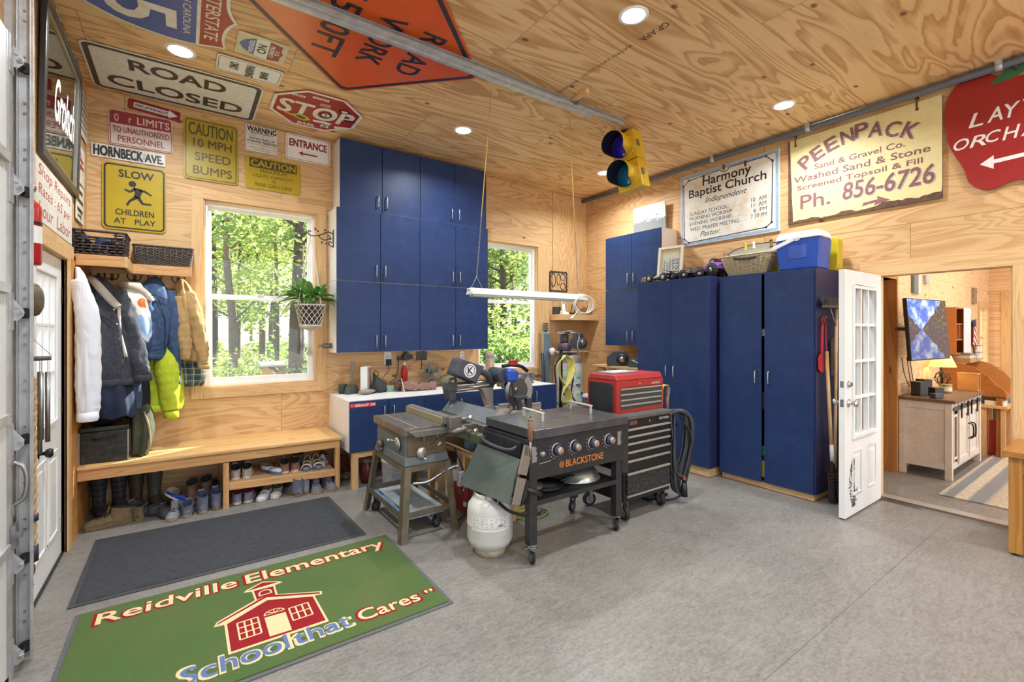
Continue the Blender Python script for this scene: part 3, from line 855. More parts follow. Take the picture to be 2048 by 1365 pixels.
e=thing('orchard_sign','red apple shaped orchard sign with white letters at the right picture edge','sign',(XR,.56,3.0),WALL_R)
half=[(-.478,.22),(-.467,.35),(-.416,.455),(-.335,.505),(-.245,.487),(-.16,.43),(-.09,.40),(0,.385)]
half2=[(0,-.405),(-.055,-.38),(-.10,-.378),(-.19,-.412),(-.255,-.405),(-.305,-.37),(-.34,-.315),(-.365,-.215),(-.44,-.035),(-.467,.09)]
ap=half2[1:]+half[:-1]
ap=[(p[0],p[1]) for p in spline([(x,y,0) for x,y in [half2[0]]+ap+[half[-1]]],4)]
full=ap+[(-x,y) for x,y in ap[-2:0:-1]]
MB().prism(full,.006,.026).build('apple',pm('apple_red',srgb(158,38,36),.4,var=.1,vs=3),e,bevel=.002)
put_l=[('L',-.295,.148,.08,.105,dict(shear=.25,bold=.02)),('A',-.19,.152,.08,.105,dict(shear=.2,bold=.02)),('Y',-.10,.152,.08,.105,dict(shear=.2,bold=.02)),('T',-.0,.155,.09,.105,dict(shear=.2,bold=.02)),('O',.10,.155,.09,.105,dict(shear=.2,bold=.02)),('N',.21,.155,.09,.105,dict(shear=.2,bold=.02)),
         ('O',-.378,-.018,.088,.085,dict(shear=.25,bold=.02)),('R',-.285,-.020,.09,.085,dict(shear=.25,bold=.02)),('C',-.20,-.012,.08,.085,dict(shear=.25,bold=.02)),('H',-.105,-.015,.09,.095,dict(shear=.25,bold=.02)),('A',-.01,-.015,.09,.095,dict(shear=.25,bold=.02)),('R',.09,-.015,.09,.09,dict(shear=.25,bold=.02)),('D',.19,-.015,.09,.09,dict(shear=.25,bold=.02))]
letters(e,put_l,S_whiteclean,z=.0268)
MB().prism([(-.273,-.208),(-.197,-.262),(-.197,-.222),(.28,-.20),(.28,-.172),(-.197,-.192),(-.197,-.158)],.026,.0268).build('arrow',S_whiteclean,e)
lf=[(p[0],p[1]) for p in bez([(-.215,.385),(-.17,.47),(-.08,.49),(.03,.47)],8)]+[(p[0],p[1]) for p in bez([(.03,.47),(-.03,.40),(-.12,.37),(-.215,.385)],8)][1:-1]
lf2=[(p[0],p[1]) for p in bez([(-.06,.44),(-.06,.51),(.05,.55),(.12,.54)],8)]+[(p[0],p[1]) for p in bez([(.12,.54),(.08,.47),(.0,.43),(-.06,.44)],8)][1:-1]
MB().prism(lf,.026,.0275).prism(lf2,.026,.028).build('leaf',pm('leaf_green_paint',srgb(58,112,66),.5),e)
m=MB();m.tube([(-.155,.515,.045),(-.12,.50,.04),(-.085,.47,.032),(-.07,.44,.026)],[.022,.02,.017,.014],n=8);m.build('stem',pm('bark_piece',srgb(92,74,60),.85,var=.5,vs=40,bump=.6,bs=60),e)

# left wall signs ----------------------------------------------------------
e=thing('framed_mirror','black framed bar mirror with white script lettering high on the left wall','mirror',(XL+.004,4.105,2.93),WALL_L)
e.rotation_euler=(Matrix.Rotation(R_(90),3,'Z') @ Matrix.Rotation(R_(90+1.2),3,'X')).to_euler()
hw,hh=.545,.455
ro=[(-hw,-hh),(hw,-hh),(hw,hh),(-hw,hh)]
def rect(w,h):return [(-w,-h),(w,-h),(w,h),(-w,h)]
MB().ring(rect(hw,hh),rect(hw-.055,hh-.055),.004,.032).build('frame',pm('frame_black',srgb(62,60,62),.3),e,bevel=.006)
MB().ring(rect(hw-.055,hh-.055),rect(hw-.07,hh-.07),.004,.024).build('inner_frame',pm('frame_silver',srgb(180,176,166),.3,.6),e)
MB().box(-hw+.06,-hh+.06,.008,hw-.06,hh-.06,.014).build('mirror_glass',pm('mirror',srgb(150,156,140),.04,1.0,var=.1,vs=2),e)
letters(e,[('Grolsch',.10,.015,.60,.26,dict(shear=.3,bold=.035,sk=.05))],S_whiteclean,z=.0146)

def lsign(name,label,y0,y1,z0,z1,col,**kw):
    return sign(name,label,(XL,(y0+y1)/2,(z0+z1)/2),WALL_L,y1-y0,z1-z0,col,**kw)
e=lsign('shop_sign','white painted shop repair board with red lettering above the entry door',3.46,4.44,2.104,2.44,pm('whitewash',srgb(226,220,210),.6,var=.1,dirt=srgb(190,180,168),dirtamt=.4,vs=8),r=.006,t=.012,gap=.016)
letters(e,[('Shop Repairs',.0,.105,.86,.085,dict(shear=.15)),('Rates : 65 per',.0,.0,.86,.08,dict(shear=.15)),('hour  Labor',.0,-.10,.86,.08,dict(shear=.15))],pm('red_brush',srgb(192,92,78),.6,var=.3,vs=40),z=.0166)
e=lsign('letter_board','narrow cream board with green capital letters under the ceiling',3.45,4.74,3.40,3.505,sheet_mat('cream_board',srgb(222,214,192)),r=.004,t=.010,gap=.014,bcol=sheet_mat('dark_green',srgb(40,66,50)),bw=.006,inset=.003)
letters(e,[('YUENGLING',0,0,1.2,.075,dict(bold=.03))],sheet_mat('dark_green',srgb(40,66,50)),z=.0152)
def textbars(e,w,h,n,m,z=.0132,seed=1):
    rr=random.Random(seed);mb=MB()
    for i in range(n):
        y=h/2-h*(i+.7)/(n+.4);x=-w*.42
        while x<w*.36:
            L_=rr.uniform(.06,.2)*w;mb.prism([(x,y),(min(x+L_,w*.42),y),(min(x+L_,w*.42),y+h*.38/n),(x,y+h*.38/n)],z-.0006,z);x += L_+.03*w
    mb.build('print',m,e)
e=lsign('small_sign','tall worn white tin sign in the left corner beside the framed mirror',4.80,5.12,3.02,3.38,S_white,r=.004);textbars(e,.30,.34,6,pm('grey_print',srgb(150,140,130)),seed=2)
e=lsign('small_sign','pale tin sign with a red ring, middle one of the left corner',4.67,4.99,2.63,2.92,S_white,r=.004);MB().ring(circ(.08,24,-.06,.03),circ(.06,24,-.06,.03),.012,.0126).build('ring',S_red,e);textbars(e,.28,.12,2,S_maroon,seed=3)
e=lsign('small_sign','white tin sign with black print and green arrow, lowest one of the left corner',4.63,4.95,2.33,2.61,S_whiteclean,r=.004);textbars(e,.28,.24,3,S_black,seed=5);MB().prism([(-.10,-.11),(.02,-.11),(.02,-.125),(.06,-.10),(.02,-.075),(.02,-.09),(-.10,-.09)],.012,.0130).build('arrow',sheet_mat('dark_green',srgb(40,66,50)),e)
e=lsign('thermometer_sign','white advertising thermometer sign with red and black words behind the door track',3.04,3.30,2.17,2.85,S_white,r=.02)
letters(e,[('FRAM',0,.25,.22,.07,dict(bold=.03))],S_red,name='red_lettering');letters(e,[('FILTER',0,.15,.22,.055,B2),('SERVICE',0,.07,.22,.055,B2)],S_black)
m=MB();m.box(-.006,-.28,.012,.006,.02,.018);m.build('thermometer_tube',S_red,e)
# ---------------------------------------------------------------- cabinets
M_blue=pm('navy_paint',srgb(36,57,100),.42,spec=.3,var=.16,vs=3.5,dirt=srgb(56,78,122),dirtamt=.3,bump=.03,bs=120)
M_blue_dk=pm('navy_edge',srgb(40,44,86),.45,var=.2)
M_nickel=pm('nickel',srgb(190,192,198),.3,.8)
def handle(x,z,ln=.10,y=0):
    m=MB()
    m.tube([(x,y,z-ln/2),(x,y-.026,z-ln/2),(x,y-.030,z-ln/2+.006),(x,y-.030,z+ln/2-.006),(x,y-.026,z+ln/2),(x,y,z+ln/2)],.0056,n=8)
    return m
def cabinet(label,loc,rz,w,d,h,doors=2,hz=.12,side=None,name='wall_cabinet',cat='cabinet',group=None,hl=.12,dm=None,gap=.006,jut=(0,0),lock=False,splits=None):
    """front at local y=0, depth towards +y, local x to the viewer's right"""
    e=thing(name,label,cat,loc,(0,0,R_(rz)),group)
    side=side or M_melamine;dm=dm or M_blue;t=.018
    m=MB();m.box(0,.02,0,t,d,h);m.box(w-t,.02,0,w,d,h);m.box(t,.02,0,w-t,d,t);m.box(t,.02,h-t,w-t,d,h);m.box(t,d-.008,t,w-t,d,h-t)
    m.build('body',side,e,bevel=.001)
    cuts=[0]+(splits or [w*(k+1)/doors for k in range(doors-1)])+[w]
    for k in range(len(cuts)-1):
        a,b=cuts[k]+gap/2,cuts[k+1]-gap/2
        j=jut[k % len(jut)]
        dd=MB().box(a,-j,.003,b,.018-j,h-.004).build('door',dm,e,bevel=.0015)
        hx=b-.045 if k % 2 ==0 else a+.045
        if len(cuts) ==2:hx=a+.045
        handle(hx,hz,hl,-j).build('handle',M_nickel,dd)
    return e
# twelve-door wall of cabinets above the counter: three rows of two
Y2,Y1=4.855,4.895
names={(0,0): 'blue two-door wall cabinet, lower row nearest the plant window',(0,1): 'blue two-door wall cabinet, lower row nearest the compressor window',
         (1,0): 'blue two-door wall cabinet, middle row beside the hanging plant',(1,1): 'blue two-door wall cabinet, middle row behind the hanging shop light',
         (2,0): 'blue two-door wall cabinet, top row with bright lamp sheen beside the entrance sign',(2,1): 'blue two-door wall cabinet, top row behind the yellow cord'}
for r,(z0,z1,x0,yy) in enumerate(((1.275,2.016,1.268,Y2),(2.018,2.766,1.268,Y2),(2.770,3.490,1.312,Y1))):
    for c_ in (0,1):
        w=(3.083-x0)/2
        cabinet(names[(r,c_)],(x0+w*c_,yy,z0),0,w-.001,YB-yy-.002,z1-z0,hz=.115,group='blue wall cabinets above the counter')
# base cabinets on a pine stand with white tops
for k,(x0,x1,lb) in enumerate(((1.272,2.030,'blue base cabinet with a red lane sticker beside the bench'),(2.031,2.788,'blue base cabinet behind the table saw'),
                                  (2.789,3.44,'blue base cabinet behind the mitre saw'),(3.441,3.83,'narrow blue base cabinet at the right end of the counter'))):
    cabinet(lb,(x0,4.425,.348),0,x1-x0-.001,.748,.486,doors=1 if k ==3 else 2,hz=.36,name='base_cabinet',group='blue base cabinets',hl=.11)
e=thing('cabinet_stand','pine frame stand with square legs carrying the base cabinets','stand',(0,0,0))
for x in (1.300,2.00,2.80,3.72):
    for y in (4.44,5.06):MB().box(x,y,0,x+.06,y+.045,.345).build('leg',M_pine_z,e,bevel=.002)
m=MB();m.box(1.30,4.44,.305,1.42,4.485,.3449);MB().box(1.36,4.445,.29,3.80,4.48,.3449).build('rail',M_pine_x,e);MB().box(1.36,5.06,.29,3.80,5.10,.3449).build('rail',M_pine_x,e)
e=thing('lane_sticker','red sticker with white lane name on the leftmost base cabinet door','sticker',(1.40,4.4242,.793),WALL_B)
MB().prism(rrect(.245,.042,.003),.0004,.0012).build('backing',sheet_mat('sticker_red',srgb(196,48,36)),e)
letters(e,[('LEARN-A-LOT  LANE',.018,0,.195,.022,B2)],S_whiteclean,z=.0018)
MB().ring(circ(.008,10,-.105,0,.011),circ(.006,10,-.105,0,.009),.0012,.0018).build('emblem',S_whiteclean,e)

# corner pair on the right wall
for z0,h,lb,jt in ((1.303,.748,'blue two-door cabinet on the right wall corner, lower of the pair',(0,.012)),(2.056,.715,'blue two-door cabinet on the right wall corner, upper of the pair',(0,0))):
    cabinet(lb,(4.75,4.466,z0),-90,.909,XR-4.75-.002,h,hz=.13,group='blue corner wall cabinets',side=pm('cream_melamine',srgb(226,206,186),.4,var=.05),hl=.12,jut=jt)
# tall lockers on plinths
def locker(label,x,y1,w,d,z0,z1,jut,gap,kind):
    e=cabinet(label,(x,y1,z0),-90,w,d,z1-z0,hz=1.06-z0,name='tall_cabinet',group='tall blue cabinets',side=M_blue_dk,jut=jut,gap=gap,hl=.11)
    m=MB();m.box(.02,.03,.004-z0,w-.02,.05,-.001);m.box(.02,.05,.004-z0,.04,d,-.001);m.box(w-.04,.05,.004-z0,w-.02,d,-.001)
    m.build('plinth',M_pine_y,e)
    return e
locker('tall blue two-door cabinet behind the tool chest',4.35,3.585,.91,.71,.095,2.062,(0,0),.004,0)
e=locker('tall blue two-door cabinet beside the open white door, doors slightly ajar',4.485,2.652,.888,.58,.062,2.055,(.012,.0),.026,1)
m=MB();rg=random.Random(2)
e2=thing('stacked_clutter','strip of colourful packaging seen through the ajar cabinet doors','packaging',(4.49,2.21,0))
for i,(z0,z1,col) in enumerate(((.10,.26,(196,180,60)),(.26,.31,(40,40,42)),(.31,.40,(70,130,60)),(.75,.92,(60,60,62)),(1.45,1.52,(180,178,170)))):
    MB().box(.035,-.03,z0,.10,.03,z1-.002).build('box',pm('pack_%d' % i,srgb(*col),.5),e2)

# ---------------------------------------------------------------- bench, shelves
e=thing('bench','long pine entryway bench with a shoe shelf under the plant window','bench',(0,0,0))
def slope(x0,x1,y0,y1,za0,za1,zb0,zb1):
    """box whose bottom/top run from za at x0 to zb at x1"""
    return MB().hexa([(x0,y0,za0),(x1,y0,zb0),(x1,y1,zb0),(x0,y1,za0)],[(x0,y0,za1),(x1,y0,zb1),(x1,y1,zb1),(x0,y1,za1)])
slope(-.628,1.245,4.555,YB-.002,.484,.508,.462,.484).build('seat',lumber('ply_bench',srgb(224,182,124),srgb(196,144,84),0,.6),e,bevel=.002)
slope(-.628,1.225,4.575,4.612,.40,.4835,.385,.4615).build('front_rail',M_fir_x,e,bevel=.002)
for x in (.275,1.185):MB().box(x,4.575+.002,0,x+.042,4.64,.386).build('leg',M_fir_z,e,bevel=.002)
for x in (.275,1.185):MB().box(x,5.10,0,x+.042,5.16,.386).build('leg',M_fir_z,e,bevel=.002)
slope(.318,1.184,4.60,5.10,.196,.212,.160,.176).build('shelf',M_pine_x,e,bevel=.001)
slope(.318,1.184,4.578,4.60,.15,.212,.118,.176).build('shelf_rail',M_fir_x,e,bevel=.002)
e=thing('coat_shelf','L-shaped pine shelf with front fascia above the hanging coats','shelf',(0,0,0))
M_shelfb=M_pine_x
MB().box(XL+.001,4.535,2.036,-.36,YB-.001,2.056).box(-.36,4.965,2.036,.062,YB-.001,2.056).build('board',M_shelfb,e)
MB().box(XL+.024,4.52,1.975,-.358,4.538,2.056).build('fascia',M_fir_x,e,bevel=.002)
MB().box(-.358,4.52,1.975,-.340,4.964,2.056).build('fascia',M_pine_y,e,bevel=.002)
MB().box(-.340,4.946,1.975,.062,4.964,2.056).build('fascia',M_fir_x,e,bevel=.002)
MB().box(XL+.03,YB-.02,1.88,.062,YB-.001,2.0355).build('hook_board',M_pine_x,e,bevel=.002)
M_bronze=pm('bronze',srgb(70,56,40),.4,.6)
for i,(x,lb) in enumerate(((-.49,'dark double coat hook left of the denim jacket'),(-.34,'dark double coat hook above the lime hoodie'),(-.035,'dark coat hook holding the tan jacket'),(-.20,'dark coat hook holding the blue denim jacket'),(-.575,'dark coat hook in the corner holding the black jacket'))):
    e=thing('coat_hook',lb,'hook',(x,YB-.02,1.955),group='coat hooks')
    m=MB();m.box(-.012,-.004,-.03,.012,0,.03)
    for s_ in (-1,1):m.tube(bez([(0,-.003,-.01),(s_*.02,-.04,-.03),(s_*.05,-.05,-.02),(s_*.045,-.05,.018)],8),.0045,n=6);m.ell((s_*.045,-.05,.02),.007,nu=8,nv=6)
    m.build('hook',M_bronze,e)
e=thing('corner_shelf','small pine corner shelf above the air compressor','shelf',(0,0,0))
MB().box(4.36,4.94,1.722,XR-.001,YB-.013,1.738).build('board',M_pine_x,e)
MB().box(4.345,4.90,1.655,XR-.001,4.94,1.738).build('fascia',M_pine_x,e,bevel=.002)
MB().box(4.345,4.94,1.655,4.36,YB-.013,1.738).build('fascia',M_pine_y,e,bevel=.002)

# ---------------------------------------------------------------- sectional door hardware at the left
e=bpy.data.objects.new('door_3',None);C.objects.link(e);struct(e)
M_door=pm('door_skin',srgb(214,216,216),.45,var=.04,bump=.25,bs=220)
for k in range(5):
    z0=.03+.55*k
    sct=MB().box(XL+.004,.02,z0,XL+.044,2.905,z0+.546).build('section',M_door,e,bevel=.003)
    MB().box(XL+.0442,2.825,z0,XL+.0462,2.906,z0+.546).build('end_stile',M_galv,sct)
    if k:MB().box(XL+.0442,.02,z0-.02,XL+.060,2.82,z0+.02).build('strut',M_galv,sct)
e=thing('door_track','galvanised vertical door track with rollers along the left picture edge','track',(0,0,0))
m=MB();ty=3.0
m.box(-.606,ty,.012,-.566,ty+.002,3.30);m.box(-.566,ty-.028,.012,-.5635,ty+.002,3.30);m.box(-.5635,ty-.028,.012,-.553,ty-.026,3.30)
m.box(-.608,ty-.028,.012,-.606,ty+.002,3.30)
m.build('track',M_galv,e,bevel=.0008)
m=MB();m.box(-.652,ty+.003,.012,-.612,ty+.006,3.2);m.box(-.625,ty-.002,.012,-.608,ty+.003,3.2);m.build('angle_iron',M_galv,e)
for z in [.18+.21*i for i in range(15)]:
    for dz,r in ((0,.006),(.045,.005)):MB().cyl((-.586,ty-.001,z+dz),(-.586,ty-.006,z+dz),r,n=8).build('bolt',M_steel,e)
for z in (.07,.47,1.01,1.58,2.13,2.69):
    rl=MB();rl.cyl((-.582,ty-.005,z),(-.582,ty-.020,z),.024,n=18).build('roller',M_rubber,e)
    MB().cyl((-.582,ty-.0205,z),(-.582,ty-.10,z),.006,n=8).build('roller_stem',M_steel,e)
    m=MB();m.prism([(.004,-.035),(.018,-.035),(.036,-.012),(.036,.012),(.02,.035),(.004,.06)],-.001,.002,M=TR(-.608,ty-.085,z) @ RX(90))
    m.box(-.6055,ty-.15,z-.075,-.603,ty-.085,z+.085);m.cyl((-.582,ty-.085,z),(-.582,ty-.094,z),.011,n=10);m.cyl((-.594,ty-.085,z+.025),(-.594,ty-.091,z+.025),.006,n=8)
    m.build('hinge_bracket',M_galv,e)
m=MB();m.tube(spline([(-.603,ty-.10,.93),(-.570,ty-.10,.90),(-.560,ty-.10,.84),(-.570,ty-.10,.77),(-.603,ty-.10,.74)],5),.009,n=8)
m.box(-.606,ty-.115,.92,-.598,ty-.085,.96);m.box(-.606,ty-.115,.70,-.598,ty-.085,.75);m.build('lift_handle',M_steel,e)
m=MB();m.box(-.605,ty-.13,.56,-.59,ty-.075,.66);m.box(-.59,ty-.125,.60,-.572,ty-.10,.625);m.build('slide_lock',M_steel,e)
e=thing('door_track','long galvanised horizontal door track hung under the ceiling','track',(0,0,0))
m=MB();m.box(-.10,2.985,3.445,3.42,2.988,3.495);m.box(-.10,2.955,3.492,3.42,2.985,3.495);m.box(-.10,2.955,3.445,3.42,2.985,3.448);m.box(-.10,2.952,3.445,3.42,2.955,3.456)
m.build('track',M_galv,e)
m=MB();m.box(-.10,2.988,3.43,3.0,2.991,3.475);m.box(-.10,2.991,3.43,3.0,3.02,3.433);m.build('angle_iron',M_galv,e)
m=MB();pts=[(-.565+.0,3.0,3.30)]
arc=[(-.585+.17*(1-math.cos(a))*1.4,2.985,3.30+.17*math.sin(a)) for a in [PI/2*i/8 for i in range(9)]]
for i in range(8):m.bar(arc[i],arc[i+1],.036,.004,up=(0,1,0))
m.bar(arc[-1],(-.10,2.97,3.47),.036,.004,up=(0,1,0));m.build('curve',M_galv,e)
MB().box(2.735,2.79,3.487,2.775,3.10,ZC-.001).build('hanger_block',M_pine_y,e)
m=MB();m.bar((2.785,2.993,3.45),(2.785,2.83,3.52),.028,.003,up=(1,0,0));m.bar((2.785,2.993,3.45),(2.785,2.93,3.52),.028,.003,up=(1,0,0));m.box(2.776,2.82,3.50,2.785,2.85,3.523);m.build('perforated_strap',M_galv,e)

# things hanging on the left wall
e=thing('fire_extinguisher','red fire extinguisher on the left wall behind the door track','fire extinguisher',(XL+.058,3.072,1.81))
m=MB();m.lathe([(0,0),(.046,0),(.051,.01),(.051,.26),(.04,.29),(.02,.31),(.02,.335)],n=22);m.build('cylinder',pm('extinguisher_red',srgb(176,32,34),.3),e)
MB().lathe([(.0518,.10),(.0518,.18)],n=22).build('label_band',S_whiteclean,e);MB().lathe([(.0522,.185),(.0522,.20)],n=22).build('strap',M_black,e)
m=MB();m.cyl((0,0,.335),(0,0,.36),.018,n=12);m.box(-.012,-.04,.36,.012,.02,.37);m.bar((0,.0,.37),(0,-.04,.39),.02,.006);m.ell((.012,.012,.36),.02);m.build('valve',M_chrome,e)
e=thing('cap','camouflage cap hanging beside the entry door behind the track','cap',(XL+.012,3.37,1.66))
MB().lathe([(0,.05),(.05,.045),(.08,.03),(.09,0),(.088,-.004)],n=20,M=RZ(0) @ RY(90) @ TR(0,0,.0)).build('crown',pm('camo',srgb(116,106,84),.8,var=.5,vs=30,dirt=srgb(70,66,48),dirtamt=.7),e)
m=MB();m.prism([(.085*math.cos(t),.085*math.sin(t)) for t in [PI*i/12 for i in range(13)]]+[(.15*math.cos(t)*.7,.15*math.sin(t)) for t in [PI*(12-i)/12 for i in range(13)]][0:0]+[],0,.004,M=TR(.01,0,-.05) @ RY(90) @ RZ(180));m.build('brim',pm('camo_brim',srgb(106,98,76),.8),e)
e=thing('rope','thick twisted tan rope with a metal snap hanging by the door track','rope',(XL+.05,3.172,0))
m=MB()
for q in range(3):
    m.tube([(.012*math.cos(q*2.094+z*42),.012*math.sin(q*2.094+z*42),z) for z in [.40+.0125*i for i in range(71)]],.0135,n=7)
m.build('strands',pm('hemp',srgb(190,160,116),.9,var=.3,vs=60,bump=.5,bs=300),e)
m=MB();m.cyl((0,0,.385),(0,0,.46),.030,n=14);m.cyl((0,0,.58),(0,0,.61),.030,n=14);m.build('tape',pm('navy_tape',srgb(44,48,70),.5),e)
m=MB();m.tube([(.014*math.cos(t),0,.345+.035*math.sin(t)) for t in [2*PI*i/14 for i in range(14)]],.005,n=6,closed=True);m.tube([(0,0,.31),(.01,0,.27),(0,0,.24),(-.01,0,.27),(0,0,.31)],.004,n=6);m.build('snap_hook',pm('rust',srgb(110,72,44)),e)
e=thing('wind_chime','grey metal wind chime hanging on the white entry door','wind chime',(XL+.052,3.315,1.36))
m=MB();m.cyl((0,0,-.010),(0,0,.010),.048,n=24);m.build('disc',pm('dark_wood',srgb(84,78,76),.5),e)
for k,(a,ln) in enumerate(((.3,.36),(1.6,.42),(2.8,.39),(4.0,.45),(5.2,.34))):
    p=(.034*math.cos(a),.034*math.sin(a));t=MB().cyl((p[0],p[1],-.07),(p[0],p[1],-.07-ln),.010,n=12).build('tube',M_steel,e)
    MB().tube([(p[0],p[1],-.012),(p[0],p[1],-.07)],.0012,n=4).build('cord',M_black,t)
m=MB()
for a in (0,2.1,4.2):m.tube([(.05*math.cos(a),.05*math.sin(a),.012),(-.02,0,.10)],.0012,n=4)
m.build('hanger',M_black,e)
# ---------------------------------------------------------------- hanging clothes
def cloth(name,col,col2=None,**kw):
    if name in MATS:return MATS[name]
    kw.setdefault('rough',.9);kw.setdefault('var',.18);kw.setdefault('vs',12);kw.setdefault('spec',.2);bs=kw.pop('bs',160);bp=kw.pop('bump',.25)
    m_=pm(name,col,**kw);k=NT.__new__(NT);k.m=m_;k.t=m_.node_tree;k.b=k.t.nodes['Principled BSDF'];o=k.obj()
    h1=k.noise(k.mapping(o,scale=(1,1,.45)),11,3,.55,.8);h2=k.noise(o,bs,3,.6)
    k.bump(k.math('ADD',h1,k.math('MULTIPLY',h2,bp*.16)),.5,.028);return m_
def drape(secs,folds=7,amp=.10,ph=0.0,n=48,per=6,twist=1.2,seed=0):
    """hanging cloth: secs = [(z, x, y, rx, ry)] from the top down"""
    rg=random.Random(seed);f2=[rg.uniform(0,6.28) for _ in range(4)]
    P=spline([(s[0],s[1],s[2]) for s in secs],per);Q=spline([(s[3],s[4],0) for s in secs],per)
    rings=[];m_=len(P)
    for i,(p,q) in enumerate(zip(P,Q)):
        t=i/(m_-1);r=[]
        a_=amp*min(1,t*2.2+.15)
        for k in range(n):
            th=2*PI*k/n
            w=1+a_*math.sin(folds*th+ph+twist*t)+a_*.55*math.sin((folds*2-3)*th+f2[0]+2.5*t*twist)+a_*.4*math.sin(3*th+f2[1]+3*t)
            r.append(Vector((p.y+q.x*w*math.cos(th),p.z+q.y*w*math.sin(th),p.x+.006*math.sin(folds*th+f2[2])*t*2)))
        rings.append(r)
    return MB().loft(rings)
def sleeve(pts,rr,wr=.05,n=18,seed=1):
    """crumpled tube"""
    rg=random.Random(seed);P=spline(pts,10);m_=len(P);R=spline([(r,0,0) for r in rr],10)
    rings=[]
    for i,p in enumerate(P):
        d=(P[min(i+1,m_-1)]-P[max(0,i-1)]).normalized();a=d.cross(Vector((0,1,0.01))).normalized();b=d.cross(a)
        r_=R[i].x*(1+wr*math.sin(i*1.9+seed)*.6)
        rings.append([p+(a*math.cos(2*PI*k/n)+b*math.sin(2*PI*k/n)*.72)*r_*(1+wr*math.sin(3*2*PI*k/n+i*.35+seed)+wr*.7*math.sin(5*2*PI*k/n-i*.5)) for k in range(n)])
    return MB().loft(rings)
M_whitecl=cloth('white_cotton',srgb(226,228,236),var=.05)
M_blackcl=cloth('black_denim',srgb(62,64,72),var=.25,dirt=srgb(92,94,104),dirtamt=.4,vs=22)
M_sherpa=cloth('sherpa',srgb(196,190,178),bump=.9,bs=90)
M_navycl=cloth('navy_cotton',srgb(44,50,70))
M_denim=cloth('denim',srgb(62,82,114),var=.3,dirt=srgb(94,116,148),dirtamt=.45,vs=18)
M_lime=cloth('lime_fleece',srgb(178,194,52),var=.08)
M_tan=cloth('tan_canvas',srgb(178,146,98),var=.18)
M_olive=cloth('olive_cloth',srgb(74,76,58),var=.3)
M_darkcl=cloth('black_cloth',srgb(30,32,38),var=.3)

def placket(e,pts,m,name='seam'):
    MB().tube(spline(pts,6),.004,n=6).build(name,m,e)

e=thing('hooded_sweatshirt','white hooded sweatshirt hanging at the left end of the coat rack','sweatshirt')
drape([(1.955,-.615,4.50,.012,.03),(1.88,-.598,4.50,.03,.07),(1.70,-.585,4.50,.042,.11),(1.45,-.575,4.49,.050,.13),(1.2,-.568,4.48,.056,.13),(.98,-.562,4.48,.060,.12),(.90,-.560,4.48,.052,.11)],folds=5,amp=.07,seed=3).build('body',M_whitecl,e)
sleeve([(-.60,4.42,1.86),(-.555,4.40,1.62),(-.545,4.405,1.3),(-.548,4.41,.98),(-.550,4.41,.90)],[.05,.065,.07,.066,.055],seed=4).build('sleeve',M_whitecl,e)
MB().lathe([(.055,0),(.062,.02),(.060,.06),(.05,.065)],n=20,M=TR(-.550,4.41,.862)).build('cuff',M_whitecl,e)

e=thing('denim_jacket','black denim jacket with a cream fleece collar in the corner','jacket',(-.055,-.03,0))
drape([(1.93,-.50,4.86,.03,.04),(1.86,-.475,4.82,.075,.08),(1.72,-.44,4.78,.115,.13),(1.52,-.415,4.76,.14,.15),(1.30,-.40,4.75,.155,.15),(1.14,-.395,4.75,.16,.15),(1.10,-.395,4.75,.15,.14)],folds=6,amp=.06,seed=5).build('body',M_blackcl,e)
sleeve([(-.37,4.76,1.80),(-.315,4.72,1.62),(-.27,4.71,1.40),(-.225,4.70,1.20),(-.205,4.70,1.13)],[.06,.075,.072,.066,.058],seed=6,wr=.08).build('sleeve',M_blackcl,e)
sleeve([(-.55,4.72,1.78),(-.545,4.66,1.55),(-.54,4.64,1.28),(-.535,4.64,1.10)],[.055,.065,.06,.055],seed=7,wr=.08).build('sleeve',M_blackcl,e)
m=MB();m.tube(spline([(-.53,4.80,1.90),(-.50,4.73,1.88),(-.44,4.68,1.80),(-.38,4.655,1.72),(-.345,4.65,1.68)],8),lambda t:.030-.010*abs(t-.5),n=12);m.tube(spline([(-.345,4.65,1.68),(-.335,4.64,1.5),(-.30,4.62,1.3)],6),.011,n=8)
m.build('collar',M_sherpa,e)
m=MB()
for z,x in ((1.66,-.37),(1.55,-.355),(1.44,-.34),(1.16,-.47)):m.ell((x,4.618,z),.008,.004,.008,nu=10,nv=6)
m.build('buttons',M_steel,e)
placket(e,[(-.50,4.615,1.70),(-.49,4.60,1.5),(-.47,4.595,1.2)],M_navycl)
placket(e,[(-.54,4.60,1.62),(-.50,4.60,1.64),(-.42,4.61,1.60),(-.38,4.615,1.56)],M_navycl)
MB().lathe([(.158,0),(.163,.01),(.163,.045),(.158,.05)],n=36,M=TR(-.395,4.75,1.085) @ Matrix.Diagonal((1,.95,1,1))).build('waistband',M_blackcl,e)
MB().lathe([(.055,0),(.062,.01),(.062,.045),(.055,.05)],n=20,M=TR(-.203,4.70,1.105)).build('cuff',M_blackcl,e)

